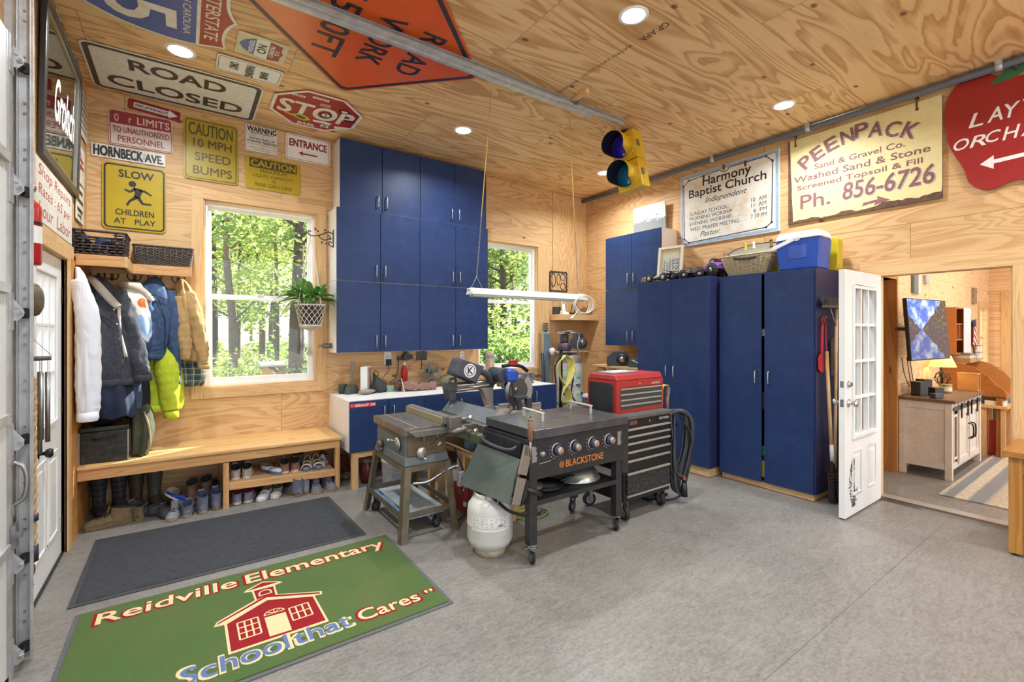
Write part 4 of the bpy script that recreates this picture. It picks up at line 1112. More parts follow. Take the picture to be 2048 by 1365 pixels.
e=thing('cardigan','navy cotton top hanging below the black denim jacket','sweater')
drape([(1.6,-.47,4.82,.05,.06),(1.2,-.45,4.72,.10,.11),(1.0,-.435,4.68,.115,.12),(.86,-.42,4.67,.12,.11),(.84,-.42,4.67,.11,.10)],folds=5,amp=.08,seed=8).build('body',M_navycl,e)
sleeve([(-.33,4.74,1.2),(-.32,4.72,1.0),(-.315,4.70,.88)],[.06,.055,.045],seed=9).build('sleeve',cloth('blue_grey_cotton',srgb(66,80,104)),e)
e=thing('dark_coat','black coat at the back of the corner below the denim jacket','coat')
drape([(1.5,-.36,4.95,.06,.05),(1.1,-.32,4.90,.09,.08),(.85,-.305,4.86,.08,.08),(.80,-.30,4.86,.07,.07)],folds=4,amp=.08,seed=10).build('body',M_darkcl,e)
MB().lathe([(.06,0),(.07,.02),(.068,.05)],n=20,M=TR(-.30,4.82,.795)).build('cuff',M_darkcl,e)

# landscape fleece: pattern of snow, blue mountains and firs
k=NT('landscape_fleece');o=k.obj();sp=k.n('ShaderNodeSeparateXYZ');k.l(o,sp.inputs[0])
h_=k.math('ADD',sp.outputs[2],k.math('MULTIPLY',k.math('SUBTRACT',k.noise(k.mapping(o,scale=(1,1,.3)),14,4,.7),.5),.22))
c=k.ramp(k.math('MULTIPLY',k.math('SUBTRACT',h_,1.30),1.6),[(0.0,srgb(40,52,86)),(.20,srgb(44,58,96)),(.24,srgb(206,216,228)),(.34,srgb(122,156,200)),(.50,srgb(150,180,214)),(.53,srgb(232,228,220)),(.95,srgb(232,226,216))])
dd=k.n('ShaderNodeVectorMath',operation='DISTANCE');k.l(o,dd.inputs[0]);dd.inputs[1].default_value=(-.275,4.87,1.735)
c=k.mix(k.math('LESS_THAN',dd.outputs['Value'],.05),c,srgb(206,110,56))
k.base(c);k.b.inputs['Roughness'].default_value=.95;k.bump(k.noise(o,120,3),.5,.005);M_land=k.m
e=thing('fleece_pullover','white fleece pullover with blue mountain pattern between two denim jackets','fleece',(.02,-.05,0))
drape([(1.90,-.36,5.03,.05,.05),(1.82,-.345,5.00,.085,.08),(1.65,-.335,4.97,.115,.11),(1.48,-.32,4.95,.125,.11),(1.37,-.315,4.94,.12,.10),(1.33,-.31,4.94,.10,.09)],folds=5,amp=.07,seed=12).build('body',M_land,e)
sleeve([(-.40,4.93,1.80),(-.395,4.88,1.62),(-.36,4.86,1.45),(-.33,4.86,1.36)],[.05,.062,.062,.05],seed=13).build('sleeve',M_land,e)
MB().tube(spline([(-.43,4.99,1.88),(-.37,4.93,1.87),(-.29,4.93,1.83),(-.235,4.96,1.75)],8),.026,n=10).build('collar',cloth('cream_fleece',srgb(226,214,194),bump=.8,bs=90),e)
e=thing('denim_jacket','blue denim jacket on a hook beside the tan jacket','jacket',(-.025,0,0))
drape([(1.965,-.175,5.07,.03,.03),(1.90,-.18,5.04,.075,.055),(1.78,-.175,5.01,.115,.09),(1.6,-.17,4.99,.135,.11),(1.42,-.18,4.98,.130,.11),(1.29,-.185,4.98,.115,.10),(1.25,-.185,4.98,.10,.09)],folds=6,amp=.07,seed=14).build('body',M_denim,e)
sleeve([(-.075,5.03,1.84),(-.045,4.97,1.62),(-.035,4.95,1.35),(-.045,4.95,1.15),(-.05,4.95,1.07)],[.05,.062,.058,.052,.05],seed=15,wr=.09).build('sleeve',M_denim,e)
sleeve([(-.25,4.96,1.86),(-.235,4.90,1.65),(-.20,4.87,1.42),(-.19,4.87,1.30)],[.05,.066,.062,.06],seed=16,wr=.09).build('sleeve',M_denim,e)
placket(e,[(-.15,4.88,1.80),(-.10,4.88,1.6),(-.10,4.88,1.35)],M_navycl);placket(e,[(-.25,4.90,1.75),(-.17,4.885,1.80),(-.08,4.90,1.76)],M_navycl)
for (x,y,z) in ((-.192,4.87,1.285),(-.05,4.95,1.055)):MB().lathe([(.058,0),(.064,.01),(.064,.04),(.058,.045)],n=20,M=TR(x,y,z-.02)).build('cuff',M_denim,e)
e=thing('work_jacket','tan canvas jacket on the hook beside the plant window','jacket')
drape([(1.96,-.01,5.09,.02,.02),(1.90,.0,5.07,.05,.045),(1.75,.03,5.04,.08,.075),(1.55,.05,5.03,.095,.085),(1.35,.055,5.02,.10,.085),(1.24,.055,5.02,.085,.07)],folds=6,amp=.13,seed=17).build('body',M_tan,e)
sleeve([(.04,5.03,1.84),(.085,4.98,1.65),(.12,4.96,1.42),(.145,4.95,1.25),(.15,4.95,1.18)],[.045,.056,.054,.046,.04],seed=18,wr=.10).build('sleeve',M_tan,e)
sleeve([(-.02,5.0,1.80),(-.005,4.96,1.6),(.01,4.94,1.42),(.015,4.94,1.25)],[.04,.05,.05,.045],seed=19,wr=.10).build('sleeve',M_tan,e)
MB().lathe([(.04,0),(.046,.01),(.046,.035),(.04,.04)],n=18,M=TR(.152,4.95,1.16)).build('cuff',M_tan,e)
e=thing('hooded_sweatshirt','bright lime green hooded sweatshirt hanging under the blue denim jacket','sweatshirt')
drape([(1.45,-.19,5.06,.11,.05),(1.25,-.19,5.03,.16,.085),(1.05,-.19,5.02,.18,.10),(.88,-.19,5.02,.18,.10),(.83,-.19,5.02,.16,.09)],folds=5,amp=.07,seed=20).build('body',M_lime,e)
sleeve([(-.12,4.99,1.36),(-.115,4.93,1.2),(-.10,4.92,1.0),(-.085,4.92,.82)],[.07,.085,.078,.058],seed=21).build('sleeve',M_lime,e)
MB().lathe([(.042,0),(.054,.01),(.054,.055),(.048,.065)],n=20,M=TR(-.082,4.92,.75)).build('cuff',M_lime,e)
MB().lathe([(.178,0),(.186,.01),(.186,.05),(.178,.055)],n=36,M=TR(-.19,5.02,.815) @ Matrix.Diagonal((1,.58,1,1))).build('hem_band',M_lime,e)
def plaid_mat(name,base,l1,l2,s=26):
    k=NT(name);o=k.obj();sp=k.n('ShaderNodeSeparateXYZ');k.l(o,sp.inputs[0])
    a=k.math('GREATER_THAN',k.math('FRACT',k.math('MULTIPLY',k.math('ADD',sp.outputs[0],k.math('MULTIPLY',sp.outputs[1],.7)),s)),.62)
    b=k.math('GREATER_THAN',k.math('FRACT',k.math('MULTIPLY',sp.outputs[2],s)),.62)
    a2=k.math('GREATER_THAN',k.math('FRACT',k.math('MULTIPLY',k.math('ADD',sp.outputs[0],k.math('MULTIPLY',sp.outputs[1],.7)),s*1.0)),.93)
    c=k.mix(k.math('MULTIPLY',k.math('ADD',a,b),.45),base,l1);c=k.mix(k.math('MULTIPLY',a2,.7),c,l2)
    b2=k.math('GREATER_THAN',k.math('FRACT',k.math('MULTIPLY',sp.outputs[2],s)),.93);c=k.mix(k.math('MULTIPLY',b2,.7),c,l2)
    k.base(c);k.b.inputs['Roughness'].default_value=.85;return k.m
M_plaid=plaid_mat('green_plaid',srgb(58,72,76),srgb(96,110,110),srgb(220,222,216),18)
e=thing('flannel_shirt','dark green plaid flannel shirt hanging below the tan jacket','shirt')
drape([(1.35,.05,5.11,.08,.03),(1.15,.06,5.09,.095,.045),(1.04,.06,5.09,.095,.05),(1.01,.06,5.09,.08,.04)],folds=5,amp=.08,seed=22).build('body',M_plaid,e)
sleeve([(.10,5.08,1.25),(.115,5.06,1.12),(.12,5.06,1.06)],[.04,.042,.036],seed=23).build('sleeve',M_plaid,e)

# ---------------------------------------------------------------- baskets, trunk
def wicker(w,d,h,tw,td,rows,stakes,r,wig=1,open_front=False):
    """woven basket: base w x d, top tw x td; returns (weave MB, rim MB, floor MB)"""
    wv=MB();rim=MB()
    def per(u,f,off=0):
        W_,D_=w+(tw-w)*f,d+(td-d)*f;L_=2*(W_+D_);s=(u % 1)*L_
        if s<W_:x,y,nx,ny=-W_/2+s,-D_/2,0,-1
        elif s<W_+D_:x,y,nx,ny=W_/2,-D_/2+s-W_,1,0
        elif s<2*W_+D_:x,y,nx,ny=W_/2-(s-W_-D_),D_/2,0,1
        else:x,y,nx,ny=-W_/2,D_/2-(s-2*W_-D_),-1,0
        return (x+nx*off,y+ny*off,f*h)
    N=stakes*2
    for j in range(rows):
        f=(j+.6)/(rows+.6)
        seq=[per(i/N,f,(1 if (i+j) % 2 else -1)*r*.9*wig) for i in range(N)]
        if open_front and .45 <f<.95:
            seq2=[p for i,p in enumerate(seq) if not (.06 <i/N<.06+.5*w/(2*(w+d)))]
            k_=[i for i in range(N) if .06 <i/N<.06+.5*w/(2*(w+d))]
            seq=seq[k_[-1]+1:]+seq[:k_[0]]
            wv.tube(seq,r,n=5)
        else:
            wv.tube(seq,r,n=5,closed=True)
    for i in range(stakes):
        u=(i+.25)/stakes
        top=.45 if (open_front and .06 <u<.06+.5*w/(2*(w+d))) else 1.0
        wv.tube([per(u,0),per(u,top)],r*.9,n=5)
    for off in (-r,r):rim.tube([per(i/40,1,off) for i in range(40)],r*1.3,n=6,closed=True)
    bt=MB().box(-w/2,-d/2,0,w/2,d/2,.008)
    return wv,rim,bt
M_wick_dk=pm('dark_wicker',srgb(72,58,54),.6,var=.45,vs=60)
M_wick_gr=pm('grey_wicker',srgb(98,86,78),.6,var=.3,vs=60)
M_wick_lt=pm('pale_wicker',srgb(204,188,156),.6,var=.2,vs=60)
e=thing('wicker_basket','dark brown wicker basket with an open handle on the left of the coat shelf','basket',(-.505,4.69,2.057))
wv,rim,bt=wicker(.28,.29,.175,.30,.31,8,26,.0065,open_front=True)
wv.build('weave',M_wick_dk,e);rim.build('rim',M_wick_dk,e);bt.build('bottom',M_wick_dk,e)
e=thing('folded_clothes','dark folded clothes inside the dark wicker basket','clothes',(-.505,4.69,2.066))
MB().grid(lambda u,v:(-.12+.24*u,-.12+.24*v,.07+.05*math.sin(u*7+1)*math.sin(v*6)+.03*math.sin(11*u+4*v)),16,16).build('cloth',M_navycl,e,solid=.03)
e=thing('wicker_basket','grey brown woven basket on the right of the coat shelf','basket',(-.135,5.065,2.057))
wv,rim,bt=wicker(.375,.185,.165,.41,.20,15,30,.0045)
wv.build('weave',M_wick_gr,e);rim.build('rim',M_wick_gr,e);bt.build('bottom',M_wick_gr,e)
MB().box(-.183,-.088,.01,.183,.088,.145).build('liner',cloth('liner',srgb(80,72,66)),e)
e=thing('folded_clothes','dark glove bundle on top of the grey woven basket','clothes',(-.06,5.06,2.206))
MB().ell((0,0,.012),.09,.05,.022).ell((.06,.01,.014),.05,.03,.018).build('cloth',M_darkcl,e)

e=thing('file_trunk','black metal file trunk at the left end of the bench','trunk',(-.488,4.63,.5065))
MB().box(-.135,.0,.001,.142,.33,.235).build('body',pm('black_enamel',srgb(44,44,42),.28,.2,var=.3,vs=10,dirt=srgb(120,116,90),dirtamt=.25),e,bevel=.006)
MB().box(-.139,-.004,.237,.146,.334,.272).build('lid',pm('black_enamel',srgb(44,44,42)),e,bevel=.008)
m=MB();m.tube([(-.06,-.002,.185),(-.06,-.02,.18),(.065,-.02,.185),(.065,-.002,.19)],.006,n=8);m.box(-.075,-.004,.175,-.045,.0,.20);m.box(.05,-.004,.178,.08,.0,.203);m.build('handle',M_blackmetal,e)
m=MB()
for x in (-.137,.144):m.box(x-.006,-.003,.001,x+.004,.01,.236)
m.build('corner_trim',M_steel,e)
e=thing('bag','olive and black bag slumped on the bench beside the trunk','bag',(-.275,4.85,.502))
drape([(.40,.0,.0,.04,.05),(.34,.0,-.03,.07,.09),(.2,.01,-.06,.075,.12),(.05,.0,-.07,.06,.12),(.004,-.005,-.07,.05,.10)],folds=5,amp=.1,seed=30).build('body',M_olive,e)
MB().tube(spline([(.02,-.12,.35),(.05,-.17,.25),(.06,-.17,.1),(.03,-.16,.02)],6),.008,n=6).build('strap',cloth('khaki_strap',srgb(150,140,112)),e)
e=thing('black_bag','black bag lying on top of the file trunk','bag',(-.50,4.76,.779))
MB().ell((0,0,.06),.115,.11,.06).ell((.06,-.06,.05),.07,.05,.04).build('body',M_darkcl,e)
MB().tube(spline([(-.08,-.10,.05),(.0,-.13,.09),(.08,-.11,.04)],6),.008,n=6).build('strap',M_black,e)

# ---------------------------------------------------------------- shoes
def shoe(label,loc,head,L=.285,W_=.10,h=.085,collar=.02,toe=.055,up='tan',so='sole_brown',li='lining_dark',lace=True,tongue=True,tilt=0,name='shoe',group=None,openl=.24,st=.028,strap=False,lacec='lace_dark'):
    """toe points along local +x"""
    e=thing(name,label,'shoe',loc,(R_(tilt),0,R_(head)),group)
    def outl(s,k=1.0):   # half width at s in 0..1 (heel to toe)
        w=.36+.10*math.sin(min(1,s*1.35)*PI*.9-.5) if False else (.37+.02*math.cos(s*9)+.12*max(0,s-.35)*1.6-.06*math.exp(-((s-.38)/.16)**2))
        end=math.sqrt(max(0,1-((.5-s)/.5)**2))**.55
        return max(.004,W_*w*end*k)
    N=18
    sp_=[(-L/2+L*i/N,outl(i/N,1.06)) for i in range(N+1)]
    poly=[(x,-w) for x,w in sp_]+[(x,w) for x,w in sp_[::-1]]
    MB().prism(poly,.001,st).build('sole',MATS[so],e,bevel=.004)
    # forefoot and body, arch sections
    rings=[];top=lambda s:(h*.95 if s<.45 else h*.95+(toe-h*.95)*min(1,(s-.45)/.33))*(1 if s<.82 else max(.45,1-((s-.82)/.19)**2*.5))
    for i in range(N+1):
        s=.01+.98*i/N;x=-L/2+L*s;w=outl(s,1.0);hh=top(s)-st
        if s<.5:hh=min(hh,(h-st)*.80)
        rings.append([Vector((x,w*math.cos(PI*k/10)*(1-.18*math.sin(PI*k/10)),st-.004+hh*math.sin(PI*k/10)**.8)) for k in range(11)])
    up_=MB().loft(rings,caps=True,closed=True)
    # ankle shaft
    cx=-L*.22;rx=L*openl;ry=W_*.40
    sh=[]
    for t in [i/6 for i in range(7)]:
        z=st+(h+collar-st)*t;lean=-.012*t;k1=1.0-.10*t+(.06 if t>.85 else 0)
        sh.append([Vector((cx+lean+rx*k1*math.cos(2*PI*k/20),ry*(1-.04*t)*math.sin(2*PI*k/20),z+(.014*math.cos(2*PI*k/20)-.004)*t*(1 if collar>.01 else -.5))) for k in range(20)])
    up_.loft(sh,caps=False)
    up_.build('upper',MATS[up],e)
    top_=sh[-1];c0=sum(top_,Vector())/20
    inn=[top_,[c0+(p-c0)*.86+Vector((0,0,.002)) for p in top_],[c0+(p-c0)*.80-Vector((0,0,.03)) for p in top_],[c0+(p-c0)*.70-Vector((0,0,min(.055,h+collar-st-.012))) for p in top_]]
    lb=MB().loft(inn,caps=False);lb.add(inn[-1],[list(range(20))]);lb.build('lining',MATS[li],e)
    if tongue:
        MB().loft([[Vector((cx+rx*f+.002,ry*.55*y,z_)) for y in (-1,-.4,.4,1)] for f,z_ in ((1.45,h*.62),(1.05,h*.98),(.86,h+collar+.02))],caps=False,closed=False).build('tongue',MATS[up],e,solid=.006)
    if lace:
        m=MB()
        for j in range(4):
            s=.52+j*.065;x=-L/2+L*s;w=outl(s)*.52;z=top(s)+.0
            m.tube([(x,-w,z-.012),(x+.004,0,z+.003),(x,w,z-.012)],.0032,n=5)
        m.tube(spline([(cx+rx*.9,0,h+.004),(cx+rx*1.1,.03,h+.01),(cx+rx*1.3,.045,h-.02)],5),.003,n=5)
        m.build('laces',MATS[lacec],e)
    if strap:
        w=outl(.55);MB().tube(spline([(0.01,-w,h*.4),(-.005,-w*.7,h*.82),(-.01,0,h*.98),(-.005,w*.7,h*.82),(.01,w,h*.4)],5),.008,n=6).build('strap',MATS[up],e)
    return e
for n_,c_,d_ in (('tan',(128,110,78),(86,78,62)),('mud',(112,100,76),(74,70,62)),('charcoal',(70,72,80),(60,60,64)),('bluegrey',(104,110,132),(140,126,104)),('brownboot',(112,88,70),(70,56,48)),
                   ('greysneak',(122,128,144),(176,160,132)),('whiteshoe',(222,224,230),(180,180,186)),('browncanvas',(142,100,82),(110,84,74)),('stone',(176,168,156),(150,140,128)),('redboot',(130,72,62),(90,70,60)),('camoshoe',(108,96,72),(60,56,44)),('plumgrey',(120,128,146),(150,60,76)),('offwhite',(206,202,196),(160,160,168)),('pinkred',(186,92,96),(140,60,70))):
    pm(n_,srgb(*c_),.75,var=.2,vs=30,dirt=srgb(*d_),dirtamt=.7,bump=.2)
for n_,c_ in (('sole_brown',(128,108,74)),('sole_dark',(56,54,54)),('sole_white',(214,208,198)),('sole_tan',(160,140,108)),('lining_dark',(40,40,50)),('lining_blue',(50,58,92)),('lining_beige',(176,160,144)),('lining_red',(142,40,60)),('lace_dark',(50,46,44)),('lace_pale',(206,196,176)),('sole_blue',(90,120,160))):
    pm(n_,srgb(*c_),.8,var=.2,vs=30)
S=shoe
BT=dict(h=.10,collar=.03,toe=.078)
S('mud brown low hiking boot lying side-on, leftmost on the floor under the bench',(-.465,4.70,0),192,L=.30,up='tan',**BT)
S('mud brown low hiking boot seen from behind, mate of the leftmost side-on boot',(-.335,4.80,0),118,L=.29,up='mud',**BT)
S('dark grey slip-on shoe beside the mud brown hiking boots, laced over black opening',(-.24,4.78,0),150,up='charcoal',so='sole_dark',h=.085,collar=.0)
S('dark grey slip-on shoe with wide black opening in front of the grey rubber boot',(-.135,4.73,0),100,L=.27,up='charcoal',so='sole_dark',h=.08,collar=.0,lace=False)
S('muddy grey trail shoe with toe towards the mats, the one nearer the entry door',(-.055,4.65,0),-100,L=.29,up='greysneak',so='sole_tan',li='lining_blue')
S('blue grey trail shoe seen from its heel, the one farther from the entry door',(.035,4.66,0),84,L=.27,up='bluegrey',so='sole_tan',li='lining_blue')
S('worn blue grey hiking boot with tag, left of the pair near the bench leg',(.125,4.69,0),95,L=.28,W_=.105,up='bluegrey',so='sole_tan',li='lining_blue',h=.10,collar=.05)
S('worn blue grey hiking boot with tag, right of the pair near the bench leg',(.225,4.72,0),92,L=.28,W_=.105,up='bluegrey',so='sole_brown',li='lining_blue',h=.10,collar=.05)
S('brown leather ankle boot with pale tag, left of the pair behind the trail shoes',(.075,4.90,0),80,L=.28,up='brownboot',so='sole_dark',h=.15,collar=.06,W_=.11)
S('brown leather ankle boot with pale tag, right of the pair behind the trail shoes',(.185,4.93,0),75,L=.28,up='brownboot',so='sole_dark',h=.15,collar=.06,W_=.11)
S('brown patterned shoe in the back beside the bench leg',(.235,5.02,.0),80,L=.27,up='camoshoe',so='sole_dark',h=.10,collar=.04)
M_pl2=plaid_mat('brown_plaid',srgb(128,108,84),srgb(84,44,40),srgb(228,214,196),34);MATS['brownplaid'] =M_pl2
S('brown plaid slipper leaning on the pile between rubber boot and ankle boots',(-.075,4.95,.035),118,L=.26,up='brownplaid',so='sole_brown',li='lining_beige',h=.10,collar=.02,lace=False,tongue=False,tilt=-16)
S('brown plaid slipper lying under the blue sandal',(.02,4.84,.0),118,L=.26,up='brownplaid',so='sole_brown',li='lining_beige',h=.085,collar=.0,lace=False,tongue=False)
e=thing('flip_flop','blue flip-flop leaning across the plaid slippers','shoe',(-.035,4.775,.10),(R_(-12),R_(24),R_(-35)))
MB().prism([(x*.12,y*.045) for x,y in circ(1,22)],-.008,.006).build('sole',pm('sole_white',srgb(214,208,198)),e,bevel=.003)
MB().prism([(x*.112,y*.04) for x,y in circ(1,22)],.006,.010).build('footbed',pm('flip_blue',srgb(40,92,190),.5),e)
MB().tube(spline([(-.03,-.04,.01),(.02,-.02,.03),(.06,0,.012),(.02,.02,.03),(-.03,.04,.01)],5),.005,n=6).build('strap',pm('flip_blue',srgb(40,92,190)),e)
# rubber boots
M_pl3=plaid_mat('dark_plaid',srgb(52,52,56),srgb(78,78,84),srgb(96,90,90),22);MATS['darkplaid'] =M_pl3
pm('rubber_olive',srgb(86,82,62),.5,var=.4,vs=14,dirt=srgb(58,46,40),dirtamt=.8);pm('rubber_grey',srgb(86,90,84),.5,var=.35,vs=10,dirt=srgb(110,92,70),dirtamt=.6)
def wellie(label,loc,head,mat_,h=.37):
    e=thing('rubber_boot',label,'boot',loc,(0,0,R_(head)),'tall rubber boots under the bench')
    rings=[]
    for z,x,rx,ry in ((.03,-.06,.07,.045),(.09,-.065,.062,.043),(.15,-.062,.058,.046),(.25,-.06,.064,.055),(h-.02,-.06,.068,.060),(h,-.06,.070,.062)):
        rings.append([Vector((x+rx*math.cos(2*PI*k/22),ry*math.sin(2*PI*k/22),z)) for k in range(22)])
    m=MB().loft(rings,caps=False)
    rr=[]
    for x,w,hh in ((-.13,.034,.05),(-.09,.046,.09),(-.03,.046,.105),(.03,.045,.085),(.09,.05,.065),(.135,.042,.052),(.16,.02,.035)):
        rr.append([Vector((x,w*math.cos(PI*k/10),.018+(hh-.018)*math.sin(PI*k/10)**.8)) for k in range(11)])
    m.loft(rr);m.build('shaft',MATS[mat_],e)
    MB().prism([(x*.155+.015,y*.05) for x,y in circ(1,22)],.001,.022).build('sole',MATS['sole_dark'],e,bevel=.003)
    MB().lathe([(0,h-.06),(.058,h-.05),(.062,h-.002)],n=22,M=TR(-.06,0,0) @ Matrix.Diagonal((1.08,.95,1,1))).build('lining',M_dark,e)
wellie('dark plaid rubber boot, leftmost of the four tall boots under the bench',(-.545,5.03,0),-70,'darkplaid')
wellie('dark plaid rubber boot, second from the left of the tall boots',(-.425,5.05,0),-75,'darkplaid')
wellie('muddy olive rubber boot between the plaid boots and the grey boot',(-.315,5.03,0),-80,'rubber_olive')
wellie('muddy grey rubber boot beside the plaid slippers, rightmost of the tall boots',(-.185,5.00,0),-75,'rubber_grey')
# floor under the shoe shelf
S('grey trail runner with red lining next to the bench leg',(.385,4.75,0),88,L=.27,up='plumgrey',so='sole_white',li='lining_red',h=.09,collar=.02)
S('grey and tan trail runner with red lining, farther from the bench leg',(.485,4.74,0),78,L=.27,up='plumgrey',so='sole_white',li='lining_red',h=.09,collar=.02)
S('white strap clog on the floor, left of the pair',(.60,4.70,0),-115,L=.26,up='whiteshoe',so='sole_white',li='lining_beige',h=.06,collar=.0,lace=False,tongue=False,strap=True,openl=.30)
S('white strap clog on the floor, right of the pair',(.70,4.71,0),-108,L=.26,up='offwhite',so='sole_white',li='lining_beige',h=.06,collar=.0,lace=False,tongue=False,openl=.30)
S('blue and tan hiking boot with pale tag, left of the pair under the shelf',(.83,4.66,0),108,L=.28,W_=.105,up='bluegrey',so='sole_brown',li='lining_blue',h=.105,collar=.055)
S('blue and tan hiking boot half hidden behind its mate',(.925,4.69,0),88,L=.28,W_=.10,up='greysneak',so='sole_brown',li='lining_blue',h=.10,collar=.05)
S('grey blue hiking boot seen toe first near the right end of the bench',(1.02,4.63,0),-95,L=.27,W_=.105,up='bluegrey',so='sole_tan',li='lining_blue',h=.115,collar=.06)
S('grey blue hiking boot beside the right bench leg, tongue standing up',(1.135,4.64,0),-80,L=.27,W_=.105,up='bluegrey',so='sole_tan',li='lining_blue',h=.12,collar=.06)
S('dark shoe in the shade at the back behind the trail runner',(.62,4.98,0),85,up='browncanvas',so='sole_dark',h=.09)
S('black shoe in the shade at the back beside the hiking boots',(.74,4.97,0),85,up='charcoal',so='sole_dark',h=.09)
# on the shelf
def zs(x):return .212-(x-.318)*.036/.866+.0005
S('stone coloured sneaker with curled laces, left one on the shoe shelf',(.375,4.76,zs(.375)),88,L=.26,up='stone',so='sole_white',lacec='lace_pale')
S('stone coloured sneaker with curled laces, right one on the shoe shelf',(.472,4.76,zs(.472)),80,L=.26,up='stone',so='sole_white',lacec='lace_pale')
S('white slip-on with beige lining in the middle of the shoe shelf',(.665,4.76,zs(.665)),-60,L=.26,up='whiteshoe',so='sole_blue',li='lining_beige',h=.06,collar=.0,lace=False,tongue=False,openl=.27)
S('brown canvas sneaker with white sole, left of the pair on the shelf',(.772,4.77,zs(.772)),84,L=.26,up='browncanvas',so='sole_white',lacec='lace_pale')
S('brown canvas sneaker with white sole, right of the pair on the shelf',(.865,4.78,zs(.865)),80,L=.26,up='browncanvas',so='sole_white',lacec='lace_pale')
def sandal(label,loc,head):
    e=thing('sandal',label,'shoe',loc,(0,0,R_(head)))
    MB().prism([(x*.125,y*.045) for x,y in circ(1,22)],.001,.02).build('sole',MATS['sole_blue'],e,bevel=.003)
    MB().prism([(x*.118,y*.042) for x,y in circ(1,22)],.02,.03).build('footbed',MATS['lining_beige'],e)
    MB().loft([[Vector((x,.045*math.cos(PI*k/8),.018+.04*math.sin(PI*k/8))) for k in range(9)] for x in (.04,.065,.09)],caps=False,closed=False).build('toe_strap',MATS['whiteshoe'],e,solid=.006)
    m=MB();m.tube(spline([(-.06,-.04,.02),(-.08,-.025,.08),(-.10,0,.10),(-.08,.025,.08),(-.06,.04,.02)],6),.006,n=6);m.tube(spline([(0,-.043,.02),(.0,-.02,.065),(.0,.02,.065),(0,.043,.02)],6),.006,n=6)
    m.build('ankle_strap',MATS['lace_pale'],e)
sandal('white and blue strap sandal, left of the pair on the shelf',(.965,4.75,zs(.965)),-105)
sandal('white and blue strap sandal, right of the pair on the shelf',(1.06,4.76,zs(1.06)),-95)
S('small white sneaker near the right end of the shoe shelf',(1.125,4.82,zs(1.125)),-110,L=.2,W_=.08,up='whiteshoe',so='sole_white',li='lining_blue',h=.07,collar=.01)
S('small red and white sneaker at the right end of the shoe shelf',(1.175-.01,4.93,zs(1.165)),-100,L=.18,W_=.075,up='pinkred',so='sole_white',h=.065,collar=.01)
S('camouflage shoe at the back left of the shoe shelf',(.43,5.0,zs(.43)),90,up='camoshoe',so='sole_dark',h=.10,collar=.03)
S('dark camouflage shoe at the back right of the shoe shelf',(.93,5.0,zs(.93)),90,up='camoshoe',so='sole_dark',h=.10,collar=.03)
S('reddish brown boot on the floor right of the bench',(1.40,5.02,0),-70,L=.28,up='redboot',so='sole_tan',h=.13,collar=.05)
S('brown work shoe on the floor behind the right bench leg',(1.29,4.86,0),-60,L=.27,up='brownboot',so='sole_dark',h=.09,collar=.02)
# ---------------------------------------------------------------- griddle
M_gr=pm('griddle_black',srgb(50,50,52),.42,.25,var=.2,vs=5,dirt=srgb(78,78,80),dirtamt=.3,bump=.05,bs=200)
M_lid=pm('griddle_lid',srgb(84,86,90),.27,.4,var=.22,vs=4,dirt=srgb(120,126,130),dirtamt=.35)
M_orange=pm('brand_orange',srgb(222,128,40),.5,var=.05)
M_stain=pm('stainless',srgb(168,160,150),.35,.85,var=.15)
M_alu_l=pm('brushed_alu',srgb(206,206,204),.35,.5,var=.05)
M_print=pm('print_white',srgb(196,196,196),.6,var=0)
e=thing('griddle','black four-burner griddle grill on casters with orange lettering','grill')
hd=MB().box(1.818,2.318,.806,2.708,2.895,.866).build('lid',M_lid,e,bevel=.004)
for (a,b) in (((2.10,2.62),(2.06,2.50)),((2.49,2.87),(2.52,2.62))):
    m=MB();a_=Vector((*a,.866));b_=Vector((*b,.866));u=Vector((0,0,.062))
    if a[0] <2.3:a_,b_=Vector((2.06,2.75,.866)),Vector((2.035,2.50,.866))
    else:a_,b_=Vector((2.565,2.79,.866)),Vector((2.54,2.54,.866))
    for s,t in ((a_,a_+u),(b_,b_+u)):m.bar(s,t,.020,.010,up=(0,1,0))
    m.bar(a_+u-Vector((0,-.007,0)),b_+u-Vector((0,.007,0)),.026,.010)
    m.build('lid_handle',M_alu_l,hd,bevel=.002)
m=MB()
for r in (.03,.05,.07):m.tube([(2.30+r*1.5*math.cos(t),2.60+r*math.sin(t),.8665) for t in [2*PI*i/30 for i in range(24)]],.0018,n=5)
m.build('embossed_flame',M_lid,hd)
m=MB();m.box(1.800,2.345,.540,2.692,2.352,.800);m.box(1.800,2.338,.785,2.700,2.352,.800);m.build('control_panel',M_gr,e,bevel=.0015)
m=MB();m.box(1.802,2.353,.62,1.812,2.885,.80);m.box(2.680,2.353,.62,2.690,2.885,.80);m.box(1.812,2.878,.62,2.680,2.886,.80);m.box(1.812,2.353,.62,2.680,2.878,.63);m.build('firebox',M_gr,e,bevel=.001)
MB().box(1.83,2.36,.785,2.68,2.87,.804).build('griddle_plate',M_dark,e)
